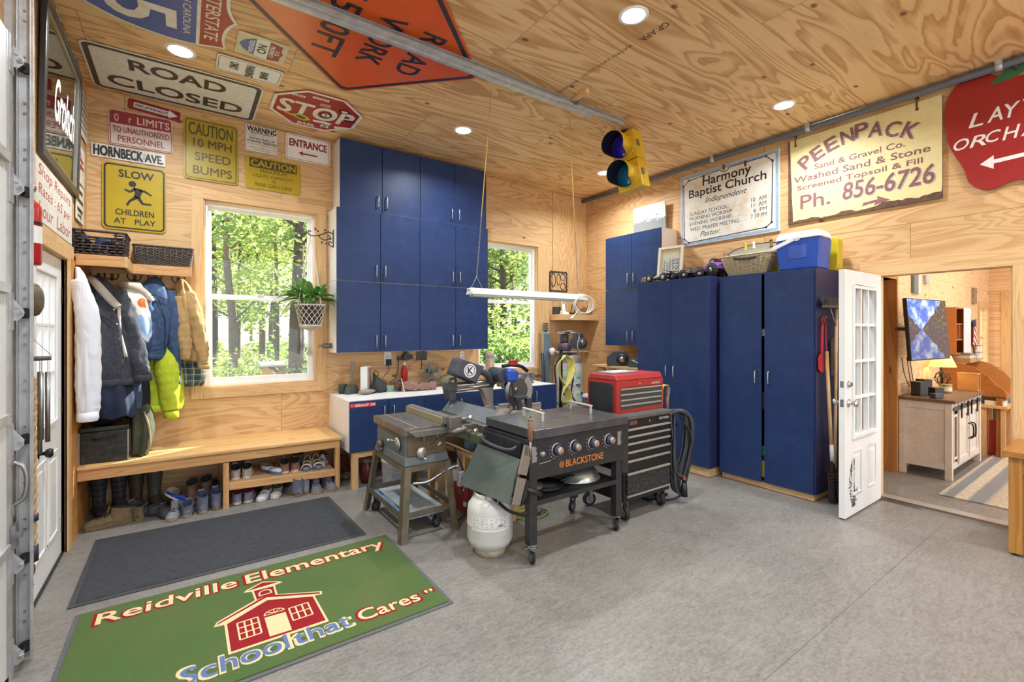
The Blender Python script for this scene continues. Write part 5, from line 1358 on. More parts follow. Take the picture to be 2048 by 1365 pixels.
for k,x in enumerate((2.028,2.190,2.362,2.526)):
    kb=MB();kb.lathe([(.048,0),(.048,.004),(.040,.007)],M=TR(x,2.345,.709) @ RX(90),n=28);kb=kb.build('knob',M_steel,e)
    MB().lathe([(.034,.006),(.034,.022),(.027,.026)],M=TR(x,2.345,.709) @ RX(90),n=24).build('knob_collar',pm('knob_navy',srgb(44,48,74),.4),kb)
    MB().lathe([(.026,.024),(.025,.046),(.021,.050),(0,.050)],M=TR(x,2.345,.709) @ RX(90),n=24).build('knob_cap',M_steel,kb)
    m=MB();m.prism([(.0,-.013),(.014,-.006),(.014,.011),(.0,.013)],.0502,.0508,M=TR(x,2.345,.709) @ RX(90));m.build('knob_mark',M_orange,kb)
    m=MB()
    for q in range(5):a=R_(150+q*24);m.bar((x+.058*math.cos(a),2.3445,.709+.058*math.sin(a)),(x+.063*math.cos(a),2.3445,.709+.063*math.sin(a)),.001,.006,up=(0,0,1))
    m.build('dial_marks',M_print,e)
m=MB();m.lathe([(.022,0),(.022,.006),(.014,.008),(.014,.022),(0,.022)],M=TR(1.905,2.345,.700) @ RX(90),n=20);m.build('igniter_button',M_steel,e)
m=MB()
put(m,'BLACKSTONE',0.03,0,.36,.046,z=0,bold=.012);m.xf(TR(2.262,2.3443,.604) @ RX(90));m.build('brand_lettering',M_orange,e)
m=MB();m.ring(circ(.022,24),circ(.019,24),0,.0006,M=TR(2.075,2.345,.603) @ RX(90));m.ring(circ(.014,20),circ(.011,20),0,.0006,M=TR(2.075,2.345,.603) @ RX(90));m.ring(circ(.006,12),circ(.003,12),0,.0006,M=TR(2.075,2.345,.603) @ RX(90));m.build('brand_mark',M_orange,e)
m=MB();rg=random.Random(5)
for x0 in (1.822,2.622):
    for i in range(17):m.box(x0,2.3443,.655+.006*i,x0+rg.uniform(.028,.042),2.3449,.6575+.006*i)
for i in range(12):m.box(1.885+i*.008,2.3443,.636+.0006*i,1.891+i*.008,2.3449,.640+.0006*i)
m.build('printed_notes',M_print,e)
for x0,y0 in ((1.808,2.353),(2.616,2.353),(1.808,2.825),(2.616,2.825)):
    MB().box(x0,y0,.118,x0+.062,y0+.052,.618).build('leg',M_gr,e,bevel=.002)
def caster(e,x,y,r,top,head=0,w=.022,m_rub=None):
    M0=TR(x,y,0) @ RZ(head)
    a=MB();a.cyl((.018,-w/2,r+.001),(.018,w/2,r+.001),r,n=22);a.xf(M0);t=a.build('caster_wheel',m_rub or M_rubber,e,bevel=.003)
    b=MB();b.cyl((.018,-w/2-.002,r+.001),(.018,w/2+.002,r+.001),r*.62,n=18);b.xf(M0);b.build('wheel_hub',M_steel,t)
    f=MB()
    for s_ in (-1,1):f.hexa([(.008,s_*(w/2+.006)-.0015,r*.9),(.028,s_*(w/2+.006)-.0015,r*.9),(.028,s_*(w/2+.006)+.0015,r*.9),(.008,s_*(w/2+.006)+.0015,r*.9)],
                               [(-.02,s_*(w/2+.006)-.0015,top-.004),(.024,s_*(w/2+.006)-.0015,top-.004),(.024,s_*(w/2+.006)+.0015,top-.004),(-.02,s_*(w/2+.006)+.0015,top-.004)])
    f.box(-.026,-.026,top-.006,.026,.026,top);f.xf(M0);f.build('caster_fork',M_steel,e)
for x,y,hh in ((1.838,2.378,250),(2.647,2.378,60),(1.838,2.852,200),(2.647,2.852,200)):caster(e,x,y,.046,.118,hh)
m=MB();m.box(1.80,2.31,.104,1.86,2.35,.108);m.box(1.775,2.36,.104,1.81,2.38,.112);m.build('caster_brake',M_steel,e)
m=MB();m.box(1.812,2.356,.376,2.674,2.87,.384);m.box(1.870,2.352,.366,2.616,2.357,.398);m.build('lower_shelf',M_gr,e)
MB().box(2.694,2.362,.43,2.762,2.372,.795).box(2.694,2.372,.43,2.704,2.86,.795).build('side_shelf',M_gr,e,bevel=.002)
# side shelf folded down on the left with its fittings
TLc,TRc,BRc,BLc=Vector((1.752,2.90,.680)),Vector((1.752,2.378,.682)),Vector((1.605,2.322,.448)),Vector((1.605,2.905,.404))
nrm=(TRc-TLc).cross(BLc-TLc).normalized()*.022
M_green=pm('green_board',srgb(86,98,92),.32,.1,var=.18,vs=4,dirt=srgb(120,128,120),dirtamt=.25)
sd=MB().hexa([BLc+nrm,BRc+nrm,TRc+nrm,TLc+nrm],[BLc,BRc,TRc,TLc]).build('folded_shelf',M_green,e,bevel=.002)
m=MB()
for t in (.12,.36,.62,.85):
    p=BLc.lerp(BRc,t);m.bar(p,p+Vector((-.012,0,-.028)),.006,.006)
m.build('hook_pins',M_steel,sd)
def plate(x,z,dx=.062,y=2.330):
    pass
m=MB();Mx=RX(90)
m.prism([(1.752,.782),(1.820,.762),(1.768,.585),(1.700,.608)],-2.342,-2.330,M=RX(90));m.build('upper_bracket',M_stain,sd,bevel=.002)
m=MB();m.prism([(1.696,.590),(1.760,.568),(1.710,.412),(1.648,.432)],-2.336,-2.322,M=RX(90));m.build('lower_bracket',M_stain,sd,bevel=.002)
m=MB();m.prism([(1.757,.560),(1.785,.550),(1.760,.46),(1.712,.405)],-2.350,-2.318,M=RX(90));m.tube([(1.765,2.33,.50),(1.80,2.318,.485),(1.862,2.300,.455)],.016,n=10);m.build('towel_arm',M_black,sd)
m=MB();m.tube(spline([(1.760,2.82,.74),(1.725,2.80,.745),(1.710,2.70,.730),(1.715,2.55,.722),(1.735,2.46,.728),(1.775,2.45,.742)],6),.011,n=10);m.build('side_handle',pm('grey_grip',srgb(70,70,76),.5),e)
m=MB();m.box(1.778,2.42,.60,1.798,2.87,.775);m.build('heat_shield',pm('heat_panel',srgb(64,64,70),.4,.4,var=.4,vs=18),e)
e=thing('grill_scraper','wooden handled scraper standing at the left front of the griddle','scraper',(1.778,2.306,.69))
m=MB();m.lathe([(0,.0),(.017,.004),(.018,.10),(.014,.14),(0,.145)],n=16,M=TR(0,0,.12));m.build('handle',pm('worn_wood',srgb(150,112,92),.6,var=.3,vs=20),e)
m=MB();m.lathe([(.0155,.225),(.0155,.25),(.010,.262),(0,.264)],n=14);m.cyl((0,0,.275),(0,0,.262),.004,n=8);m.build('cap',M_black,e)
MB().cyl((0,0,.02),(0,0,.122),.008,n=10).build('shank',M_steel,e)
e=thing('propane_tank','white propane tank under the folded griddle shelf','gas tank',(1.705,2.66,0))
M_tank=pm('tank_white',srgb(214,214,208),.3,var=.06,dirt=srgb(190,184,170),dirtamt=.3,vs=5)
m=MB();m.lathe([(0,.035),(.09,.04),(.135,.065),(.156,.11),(.156,.205),(.158,.209),(.158,.217),(.156,.221),(.156,.29),(.150,.33),(.12,.37),(.08,.392),(.03,.40),(0,.40)],n=40);m.build('body',M_tank,e)
m=MB();m.lathe([(.098,.0),(.102,.0),(.108,.06),(.102,.06),(.098,.0)],n=32);m.build('foot_ring',pm('tank_foot',srgb(200,190,160),.5,var=.2,dirt=srgb(120,100,70),dirtamt=.4,vs=20),e)
m=MB();m.lathe([(.098,.37),(.102,.37),(.104,.412),(.100,.412),(.098,.37)],n=30);m.build('collar',M_tank,e)
m=MB();m.cyl((0,0,.40),(0,0,.47),.022,n=14);m.cyl((-.02,-.02,.44),(-.055,-.055,.44),.02,n=12);m.lathe([(0,.47),(.03,.47),(.032,.485),(0,.49)],n=14);m.build('valve',M_steel,e)
lb=MB()
lb.lathe([(.1566,.195),(.1566,.285)],n=30,arc=.28,M=RZ(188));lb.build('label',S_whiteclean,e)
m=MB();rg=random.Random(7)
for j in range(8):
    for i in range(8):
        if rg.random() <.75:
            a=R_(192+i*11.5);a2=a+R_(rg.uniform(4,10));z=.208+j*.0092
            m.add([(.1572*math.cos(t),.1572*math.sin(t),zz) for zz in (z,z+.003) for t in (a,(a+a2)/2,a2)],[(0,1,4,3),(1,2,5,4)])
m.build('label_print',pm('label_grey',srgb(150,150,150),.6,var=0),e)
m=MB();a=R_(262);m.tube([(.1580*math.cos(a+t),.1580*math.sin(a+t),.225+z) for t,z in ((-.10,.0),(-.04,.012),(0,-.004),(.05,.012),(.09,.0),(.13,.010))],.003,n=5);m.build('ink_mark',S_black,e)
e=thing('gas_hose','black gas hose looping from the propane valve to the griddle','hose')
MB().tube(spline([(1.65,2.60,.435),(1.665,2.555,.40),(1.72,2.44,.335),(1.80,2.37,.33),(1.86,2.40,.42),(1.83,2.45,.55),(1.84,2.52,.62)],10),.010,n=10).build('hose',M_rubber,e)
# things on the lower shelf
e=thing('basting_dome','round aluminium dome lid on the griddle lower shelf','dome',(2.44,2.62,.386))
MB().lathe([(.19,0),(.20,.006),(.19,.012),(.175,.05),(.14,.09),(.08,.115),(0,.122)],n=40).build('dome',pm('aluminium',srgb(180,182,178),.35,.8,var=.25),e)
e=thing('skillet','black round pan on the left of the griddle lower shelf','pan',(2.10,2.56,.386))
m=MB();m.lathe([(0,0),(.12,0),(.14,.03),(.136,.03),(.118,.006),(0,.006)],n=36);m.build('pan',M_blackmetal,e);m=MB();m.tube(spline([(.12,-.03,.028),(.20,-.06,.06),(.27,-.05,.03)],6),.010,n=8);m.build('handle',M_black,e)
e=thing('tin','black tin with grey lid on the griddle lower shelf behind the leg','tin',(1.95,2.48,.386))
m=MB();m.lathe([(0,0),(.05,0),(.05,.06)],n=24);m.build('body',M_black,e);m=MB();m.lathe([(.052,.05),(.053,.075),(0,.076)],n=24);m.build('lid',pm('tin_lid',srgb(90,90,86),.5),e)
e=thing('plastic_cover','white plastic sheet hanging between the griddle and the black tool cabinet','sheet',(2.785,2.66,.26))
MB().grid(lambda u,v:(-.012+.02*math.sin(4*v+3*u),-.22+.44*v,.02+.30*u+(1-u)*.16*(abs(2*v-1))**2.2),20,24).build('sheet',pm('white_sheet',srgb(220,222,226),.4,var=.05),e,solid=.003)
e=thing('rag','red striped cloth on the griddle shelf behind the dome','cloth',(2.18,2.79,.386))
MB().grid(lambda u,v:(-.16+.38*u,-.05+.10*v,.05+.06*math.sin(6*u)*math.cos(5*v)+.03*math.sin(13*u+v)),24,10).build('cloth',plaid_mat('red_plaid',srgb(170,44,40),srgb(90,30,30),srgb(230,210,90),20),e,solid=.012)
e=thing('air_hose','yellow air hose coiled on the floor behind the griddle leg','hose',(2.20,3.14,0))
m=MB();pts=[]
for i in range(150):
    t=i*.21;r=.19+.02*math.sin(i*.7);pts.append((r*1.25*math.cos(t),r*.75*math.sin(t),.012+.010*(i/22)+.006*math.sin(i*1.3)))
m.tube(pts,.008,n=7);m.build('hose',pm('hose_yellow',srgb(190,176,60),.5,var=.15),e)
MB().tube(spline([(-.05,-.18,.02),(.1,-.25,.015),(.25,-.2,.015),(.2,-.05,.015)],8),.006,n=6).build('green_cord',pm('lime_cord',srgb(120,170,50),.5),e)
e=thing('jerry_can','clear plastic funnel jug behind the yellow hose','jug',(2.40,3.02,.001));MB().lathe([(0,0),(.03,.0),(.06,.12),(.062,.125),(0,.126)],n=20).build('funnel',pm('clear_plastic',srgb(206,200,186),.3),e)

# ---------------------------------------------------------------- tool chest
M_red=pm('chest_red',srgb(166,44,42),.35,var=.12,vs=5,dirt=srgb(140,60,54),dirtamt=.4)
M_chest=pm('chest_black',srgb(34,34,34),.35,.2,var=.25,vs=5)
M_chips=pm('chest_chipped',srgb(34,34,34),.4,.2,var=.2,vs=24,dirt=srgb(170,170,166),dirtamt=.28)
M_alu=pm('drawer_pull',srgb(186,182,170),.35,.6,var=.12)
e=thing('rolling_tool_cabinet','black rolling tool cabinet with silver drawer pulls beside the griddle','tool cabinet')
m=MB();m.box(2.82,2.46,.145,3.40,2.91,.795);m.build('body',M_chest,e,bevel=.003)
m=MB();m.box(2.81,2.44,.796,3.41,2.915,.828);m.build('top_mat',pm('dusty_mat',srgb(96,92,88),.8,var=.3,vs=12),e,bevel=.006)
m=MB();m.box(2.835,2.449,.735,3.385,2.459,.795);m.build('header',M_chest,e)
dz=[.725,.668,.612,.545,.475,.375];db=[.675,.618,.556,.488,.392,.205]
for i,(t,b) in enumerate(zip(dz,db)):
    d=MB().box(2.85,2.446,b,3.385,2.459,t-.016).build('drawer',M_chips if i>4 else M_chest,e,bevel=.001)
    MB().box(2.85,2.436,t-.016,3.385,2.459,t).build('drawer_pull',M_alu,d,bevel=.003)
MB().box(2.85,2.440,.185,3.385,2.459,.198).build('kick_rail',M_alu,e)
m=MB();m.prism(circ(.010,14),0,.004,M=TR(3.12,2.449,.765) @ RX(90));m.build('lock',M_chrome,e)
m=MB();m.box(2.875,2.4475,.752,2.965,2.449,.785);m.build('name_badge',pm('badge_brown',srgb(110,80,70),.5,var=.3),e)
m=MB();m.box(3.235,2.4475,.755,3.38,2.449,.785);bd=m.build('maker_badge',M_black,e);m=MB();put(m,'CRAFTSMAN',0,0,.13,.02,z=0,bold=.02);m.xf(TR(3.307,2.4470,.770) @ RX(90));m.build('badge_lettering',M_print,bd)
for x,y,hh in ((2.865,2.50,250),(3.345,2.50,70),(2.865,2.86,160),(3.345,2.86,160)):caster(e,x,y,.056,.1445,hh,.034)
e=thing('tool_chest','red tool chest with black side panel standing on the black rolling cabinet','tool chest')
X0,X1,Y0,Y1,Z0,Z1=2.835,3.425,2.545,2.872,.829,1.092
m=MB();m.box(X0,Y0+.012,Z0,X1,Y1,Z1);m.build('body',M_red,e,bevel=.003)
m=MB();m.box(X0,Y0,Z0,X0+.045,Y0+.012,Z1);m.box(X1-.02,Y0,Z0,X1,Y0+.012,Z1);m.box(X0+.045,Y0,Z1-.055,X1-.02,Y0+.012,Z1);m.box(X0+.045,Y0,Z0,X1-.02,Y0+.012,Z0+.03);m.build('front_frame',M_red,e,bevel=.002)
m=MB();m.hexa([(X0,Y0,Z1+.002),(X1,Y0,Z1+.002),(X1,Y1,Z1+.002),(X0,Y1,Z1+.002)],[(X0+.006,Y0+.02,Z1+.050),(X1-.006,Y0+.02,Z1+.050),(X1-.006,Y1-.02,Z1+.050),(X0+.006,Y1-.02,Z1+.050)]);m.build('lid',M_red,e,bevel=.010,seg=3)
zz=[1.030,.985,.940,.897,.859]
for i in range(4):
    d=MB().box(X0+.05,Y0+.002,zz[i+1]+.001,X1-.024,Y0+.0115,zz[i]-.013).build('drawer',pm('drawer_dark',srgb(70,70,68),.45,var=.25),e)
    MB().box(X0+.05,Y0-.006,zz[i]-.013,X1-.024,Y0+.0115,zz[i]).build('drawer_pull',M_alu,d,bevel=.002)
m=MB();m.prism(circ(.010,14),0,.004,M=TR(X0+.28,Y0,1.06) @ RX(90));m.build('lock',M_chrome,e)
m=MB();put(m,'CRAFTSMAN',0,0,.105,.016,z=0,bold=.025);m.xf(TR(X1-.10,Y0-.0008,1.055) @ RX(90));m.build('maker_lettering',M_print,e)
m=MB();m.prism(rrect(.265,.235,.02),0,.008,M=TR(X0,(Y0+Y1)/2+.005,(Z0+Z1)/2-.005) @ RZ(-90) @ RX(90));sp_=m.build('side_panel',pm('vinyl_black',srgb(40,44,48),.45,var=.3,vs=16,bump=.6,bs=30),e,bevel=.003)
e=thing('paper_tray','flat grey tray with papers on the lid of the red tool chest','tray',(3.05,2.72,1.1435));MB().box(-.16,-.08,0,.17,.09,.010).build('tray',pm('tray_grey',srgb(150,152,156),.5),e,bevel=.003);MB().box(-.10,-.05,.0105,.08,.06,.014).build('papers',S_whiteclean,e)
e=thing('pry_bar','yellow pry bar with bent head standing behind the black tool cabinet','pry bar',(3.425,2.50,.829))
m=MB();P_=spline([(0,0,0),(.004,0,.10),(.006,0,.17),(.02,0,.205),(.06,0,.215),(.095,0,.205)],6)
for i in range(len(P_)-1):m.bar(P_[i],P_[i+1]+(P_[i+1]-P_[i])*.15,.034,.009,up=(1,0,0) if i<14 else (0,0,1))
m.build('bar',pm('tool_yellow',srgb(214,176,34),.4,var=.1),e)
e.location=(3.375,2.62,.829);e.location.x=3.47;e.location.y=2.60;e.location.z=.80
e=thing('hatchet','wooden handled hatchet behind the black tool cabinet','hatchet',(3.56,2.60,.66))
m=MB();m.tube([(0,0,0),(.005,0,.2),(.01,0,.30)],.014,n=8);m.build('handle',pm('worn_wood',srgb(150,112,92)),e);m=MB();m.prism([(-.02,.26),(.03,.27),(.035,.33),(-.02,.325)],-.012,.012,M=RX(90));m.build('head',M_steel,e)
e=thing('tool_rail','black steel rail behind the tool cabinet holding hoses and tools','rail',(3.50,2.66,0))
MB().box(-.03,-.02,.001,.0,.02,.80).box(-.03,-.10,.64,.16,.02,.66).box(-.16,-.04,.002,.10,.05,.02).build('rail',M_blackmetal,e)
e=thing('cable_coil','bundle of grey black cables looped at the right of the black tool cabinet','cable',(3.53,2.50,0))
m=MB();rg=random.Random(9)
for i in range(11):
    a=rg.uniform(-.03,.05);b=rg.uniform(.02,.14);zb=rg.uniform(.13,.30);yy=rg.uniform(-.05,.05);tx=rg.uniform(-.05,.03)
    m.tube(spline([(tx,yy+.02,.78),(tx+.03+b*.3,yy-.03,.80),(b+.03,yy-.06,.70),(b+.04,yy-.05,.5),(b,yy-.03,.30),(b*.5,yy-.02,zb-.06),(-.02+a,yy,zb+.02),(-.02+a*.5,yy+.02,.5),(tx-.01,yy+.03,.74),(tx,yy+.02,.78)],7),.0105,n=7)
m.build('loops',pm('cable_grey',srgb(62,64,70),.5,var=.3),e)
m=MB();m.tube(spline([(.02,-.06,.72),(.10,-.09,.6),(.11,-.09,.4),(.06,-.08,.22),(.03,-.07,.14)],7),.010,n=8);m.tube(spline([(.03,-.07,.14),(.0,-.05,.06),(-.10,.0,.03),(-.14,.10,.02)],6),.010,n=8);m.build('loose_cable',M_rubber,e)
m=MB();m.cyl((.03,-.075,.18),(.03,-.075,.06),.022,r2=.03,n=12);m.build('plug',M_black,e)
m=MB();m.lathe([(.012,0),(.013,.03)],n=10,M=TR(.035,-.072,.20));m.build('tape',pm('tape_orange',srgb(190,70,40),.5),e)

# ---------------------------------------------------------------- table saw
M_iron=pm('cast_iron',srgb(128,122,116),.4,.6,var=.3,vs=10,dirt=srgb(110,92,74),dirtamt=.4)
M_sawg=pm('saw_grey',srgb(98,108,108),.5,.2,var=.2,vs=4)
M_olive2=pm('stand_olive',srgb(112,104,84),.55,.3,var=.35,vs=8,dirt=srgb(140,112,84),dirtamt=.4)
M_brown=pm('saw_brown',srgb(112,92,66),.5,.2,var=.3,vs=8)
M_chr2=pm('knob_chrome',srgb(200,196,190),.25,.8,var=.25,vs=30)
e=thing('table_saw','old grey table saw with cast iron top and two chrome handwheels','table saw')
m=MB();m.box(1.285,3.13,.775,1.98-.30,3.79,.80);m.box(1.285,3.13,.745,1.300,3.79,.775);m.box(1.285,3.13,.745,1.68,3.145,.775);m.build('table',M_iron,e,bevel=.002)
m=MB();m.box(1.375,3.128,.7995,1.387,3.79,.8012);m.box(1.56,3.128,.7995,1.572,3.79,.8012);m.build('mitre_slot',M_alu,e)
m=MB();m.prism([(q[0],q[1]) for q in rrect(.075,.30,.03,cx=1.46,cy=3.47)],.8002,.8014);tp=m.build('throat_plate',M_steel,e);MB().box(1.448,3.40,.8012,1.455,3.58,.8022).build('blade_slit',M_dark,tp)
m=MB();m.hexa([(1.300,3.16,.525),(1.635,3.16,.525),(1.635,3.76,.525),(1.300,3.76,.525)],[(1.305,3.16,.744),(1.62,3.16,.744),(1.62,3.76,.744),(1.305,3.76,.744)]);m.build('body',M_sawg,e,bevel=.012)
m=MB();m.hexa([(1.285,3.135,.523),(1.65,3.135,.523),(1.65,3.78,.523),(1.285,3.78,.523)],[(1.300,3.155,.59),(1.635,3.155,.59),(1.635,3.765,.59),(1.300,3.765,.59)]);m.build('base_skirt',M_sawg,e,bevel=.01)
m=MB();m.prism(rrect(.305,.15,.02,cx=1.468,cy=.667),-3.158,-3.150,M=RX(90));m.build('front_plate',M_brown,e)
m=MB();a_=[(1.475+.115*math.cos(t),.78+.155*math.sin(t)) for t in [R_(-80+68*i/14) for i in range(15)]];b_=[(1.475+.095*math.cos(t),.78+.125*math.sin(t)) for t in [R_(-80+68*i/14) for i in range(15)]]
m.prism(a_+b_[::-1],-3.149,-3.1455,M=RX(90));m.build('tilt_scale',M_black,e)
m=MB()
for i in range(15):
    t=R_(-78+4.6*i);m.bar((1.475+.099*math.cos(t),3.1448,.78+.131*math.sin(t)),(1.475+.111*math.cos(t),3.1448,.78+.149*math.sin(t)),.0007,.0025,up=(0,0,1))
m.build('scale_marks',pm('scale_gold',srgb(206,176,96),.5),e)
m=MB();m.prism([(1.56,.69),(1.60,.735),(1.57,.74),(1.545,.715)],-3.1495,-3.146,M=RX(90));m.prism([(1.56,.64),(1.585,.66),(1.57,.672),(1.55,.648)],-3.1495,-3.146,M=RX(90));m.build('slots',pm('pale_slot',srgb(180,190,180),.5),e)
w=MB();w.lathe([(0,0),(.040,0),(.046,.006),(.044,.014),(.020,.020),(0,.022)],M=TR(1.425,3.150,.612) @ RX(90),n=28);w=w.build('handwheel',M_chr2,e);MB().cyl((1.425,3.15,.58),(1.44,3.10,.565),.006,n=8).build('crank',M_chr2,w)
w=MB();w.lathe([(0,0),(.044,0),(.05,.008),(.046,.016),(0,.024)],M=TR(1.298,3.28,.665) @ RY(-90),n=26);w=w.build('handwheel',M_chr2,e);m=MB();m.cyl((1.28,3.28,.69),(1.235,3.29,.70),.006,n=8);m.ell((1.225,3.292,.70),.011,nu=10,nv=8);m.build('crank',M_chr2,w)
m=MB();m.cyl((1.295,3.62,.60),(1.26,3.62,.60),.03,n=14);m.cyl((1.29,3.60,.56),(1.27,3.60,.56),.02,n=12);m.build('arbor_boss',M_iron,e)
m=MB();m.ell((1.475,3.152,.55),.04,.003,.011,nu=20,nv=8);m.build('badge',pm('badge_rust',srgb(140,96,70),.5),e)
m=MB();m.hexa([(1.350,3.085,.738),(1.86,3.085,.745),(1.86,3.126,.745),(1.350,3.126,.738)],[(1.300,3.085,.782),(1.86,3.085,.782),(1.86,3.126,.782),(1.300,3.126,.782)]);m.cyl((1.42,3.10,.74),(1.42,3.10,.695),.007,n=8);m.build('front_rail',M_iron,e,bevel=.002)
f=MB().box(1.592,3.10,.803,1.640,3.80,.862).build('fence',pm('fence_alu',srgb(150,152,150),.4,.6,var=.2),e,bevel=.002);MB().box(1.572,3.13,.803,1.5915,3.80,.852).build('fence_face',lumber('worn_board',srgb(150,138,110),srgb(120,106,80),1),f,bevel=.001)
m=MB();m.box(1.60,3.04,.77,1.70,3.10,.865);m.ell((1.68,3.075,.755),.085,.05,.035);m.cyl((1.70,3.07,.835),(1.75,3.06,.835),.016,n=12);m.build('fence_head',M_iron,e,bevel=.006)
for x,y,z in ((1.775,3.06,.838),(1.80,3.02,.742)):
    k_=MB();k_.lathe([(0,0),(.018,.002),(.021,.012),(.015,.024),(0,.026)],M=TR(x,y,z) @ RX(70),n=14);k_.build('fence_knob',M_chr2,e)
e2=thing('saw_stand','olive steel stand with splayed angle legs under the table saw','stand')
fx0,fx1,fy0,fy1=1.235,1.700,3.085,3.90;tx0,tx1,ty0,ty1=1.285,1.655,3.135,3.79
for (bx,by),(ux,uy),sx,sy in (((fx0,fy0),(tx0,ty0),1,1),((fx1,fy0),(tx1,ty0),-1,1),((fx0,fy1),(tx0,ty1),1,-1),((fx1,fy1),(tx1,ty1),-1,-1)):
    m=MB();w=.055
    m.hexa([(bx,by,.001),(bx+sx*w,by,.001),(bx+sx*w,by+sy*.005,.001),(bx,by+sy*.005,.001)],[(ux,uy,.52),(ux+sx*w,uy,.52),(ux+sx*w,uy+sy*.005,.52),(ux,uy+sy*.005,.52)])
    m.hexa([(bx,by,.001),(bx+sx*.005,by,.001),(bx+sx*.005,by+sy*w,.001),(bx,by+sy*w,.001)],[(ux,uy,.52),(ux+sx*.005,uy,.52),(ux+sx*.005,uy+sy*w,.52),(ux,uy+sy*w,.52)])
    m.build('leg',M_olive2,e2)
for z0,z1,k_ in ((.480,.521,1.0),(.165,.205,.30)):
    a0=tx0+(fx0-tx0)*(1-k_);a1=tx1+(fx1-tx1)*(1-k_);b0=ty0+(fy0-ty0)*(1-k_);b1=ty1+(fy1-ty1)*(1-k_)
    for q in ((a0,b0+.006,a1,b0+.012),(a0,b1-.012,a1,b1-.006),(a0+.006,b0,a0+.012,b1),(a1-.012,b0,a1-.006,b1)):
        MB().box(q[0],q[1],z0,q[2],q[3],z1).build('rail',M_olive2,e2)
m=MB();m.box(1.70,3.085,.32,1.755,3.125,.43);sw=m.build('switch_box',M_galv,e2,bevel=.004);MB().box(1.722,3.078,.365,1.735,3.085,.385).build('toggle',M_black,sw)
m=MB();m.tube(spline([(1.62,3.14,.45),(1.55,3.12,.43),(1.45,3.11,.40),(1.34,3.12,.405)],8),.010,n=8);m.tube(spline([(1.62,3.14,.45),(1.70,3.12,.47),(1.728,3.105,.43)],6),.010,n=8);m.build('conduit',M_steel,e2)
m=MB();m.tube(spline([(1.70,3.16,.60),(1.735,3.14,.50),(1.79,3.10,.30),(1.78,3.12,.12),(1.72,3.15,.03)],8),.007,n=7);m.build('power_cord',M_rubber,e2)
e=thing('furniture_dolly','blue edged dolly with sheet top on casters under the table saw','dolly')
m=MB();m.box(1.305,3.20,.115,1.335,3.86,.155);m.box(1.60,3.20,.115,1.63,3.86,.155);m.box(1.335,3.20,.115,1.60,3.24,.150);m.box(1.335,3.82,.115,1.60,3.86,.150);m.build('frame',pm('dolly_blue',srgb(96,150,186),.5,var=.2,dirt=srgb(200,206,206),dirtamt=.4),e)
MB().box(1.345,3.21,.156,1.625,3.85,.162).build('sheet',pm('dusty_sheet',srgb(170,178,180),.5,var=.25,vs=6),e)
for x,y in ((1.33,3.24),(1.60,3.24),(1.33,3.82),(1.60,3.82)):caster(e,x,y,.042,.1145,200)

# ---------------------------------------------------------------- jointer, mitre saw, floor clutter
e=thing('jointer','grey bench jointer with tilted fence and rounded guard behind the table saw','jointer')
m=MB();m.box(1.86,2.98,.72,1.98,3.80,.775);m.build('bed',M_iron,e,bevel=.004)
m=MB();m.hexa([(1.915,3.02,.78),(1.925,3.02,.78),(1.925,3.80,.78),(1.915,3.80,.78)],[(2.005,3.02,.875),(2.015,3.02,.872),(2.015,3.80,.872),(2.005,3.80,.875)]);m.build('fence',pm('dull_steel',srgb(140,146,148),.45,.5,var=.25,vs=9),e,bevel=.002)
m=MB();m.prism([(.0,-.06),(.07,-.03),(.11,.06),(.09,.13),(.0,.10),(-.04,.02)],0,.02,M=TR(1.98,2.98,.80) @ RX(58) @ RZ(-20));m.build('guard',M_iron,e,bevel=.004)
m=MB();m.lathe([(0,0),(.022,.002),(.026,.016),(.016,.03),(0,.032)],M=TR(1.965,2.94,.775) @ RX(75),n=16);m.build('knob',M_chr2,e)
m=MB();m.bar((1.98,2.93,.80),(2.10,2.95,.90),.014,.014);m.build('lever',M_iron,e)
e=thing('tool_bench','rough wooden bench with green edge under the jointer','bench')
MB().box(1.79,2.95,.655,2.16,3.85,.72).build('top',pm('green_bench',srgb(108,112,84),.6,var=.25,vs=8),e,bevel=.002)
for x,y in ((1.80,3.60),(2.10,2.97),(2.10,3.80),(1.80,3.80)):MB().box(x,y,0,x+.05,y+.05,.654).build('leg',M_pine_z,e)
MB().box(1.80,2.99,.52,2.14,3.84,.54).build('shelf',M_pine_y,e)
e=thing('work_table','low wooden table carrying the mitre saw behind the griddle','table')
MB().box(2.22,3.45,.660,2.98,4.02,.70).build('top',M_pine_x,e,bevel=.002)
for x,y in ((2.24,3.47),(2.90,3.47),(2.24,3.95),(2.90,3.95)):MB().box(x,y,0,x+.06,y+.06,.659).build('leg',M_pine_z,e)
e=thing('mitre_saw','grey sliding mitre saw with blue motor and charcoal dust bag','mitre saw')
M_sawal=pm('saw_aluminium',srgb(170,168,160),.4,.5,var=.2,vs=10)
M_kblue=pm('saw_blue',srgb(44,84,178),.35,var=.1)
M_dgrey=pm('saw_darkgrey',srgb(66,70,76),.45,var=.2)
m=MB();m.lathe([(.0,.701),(.17,.701),(.17,.745),(0,.745)],n=36,M=TR(2.62,3.72,0));m.box(2.38,3.60,.701,2.90,3.84,.725);m.build('base',M_sawal,e,bevel=.004)
m=MB();m.box(2.36,3.585,.726,2.54,3.615,.80);m.box(2.68,3.585,.726,2.90,3.615,.79);m.box(2.40,3.58,.80,2.52,3.62,.815);m.build('fence',M_sawal,e,bevel=.003)
m=MB();m.prism([(2.28,.96),(2.41,.96),(2.41,.80),(2.46,.70),(2.34,.70),(2.35,.80)],-3.78,-3.70,M=RX(90));m.build('column',M_sawal,e,bevel=.006)
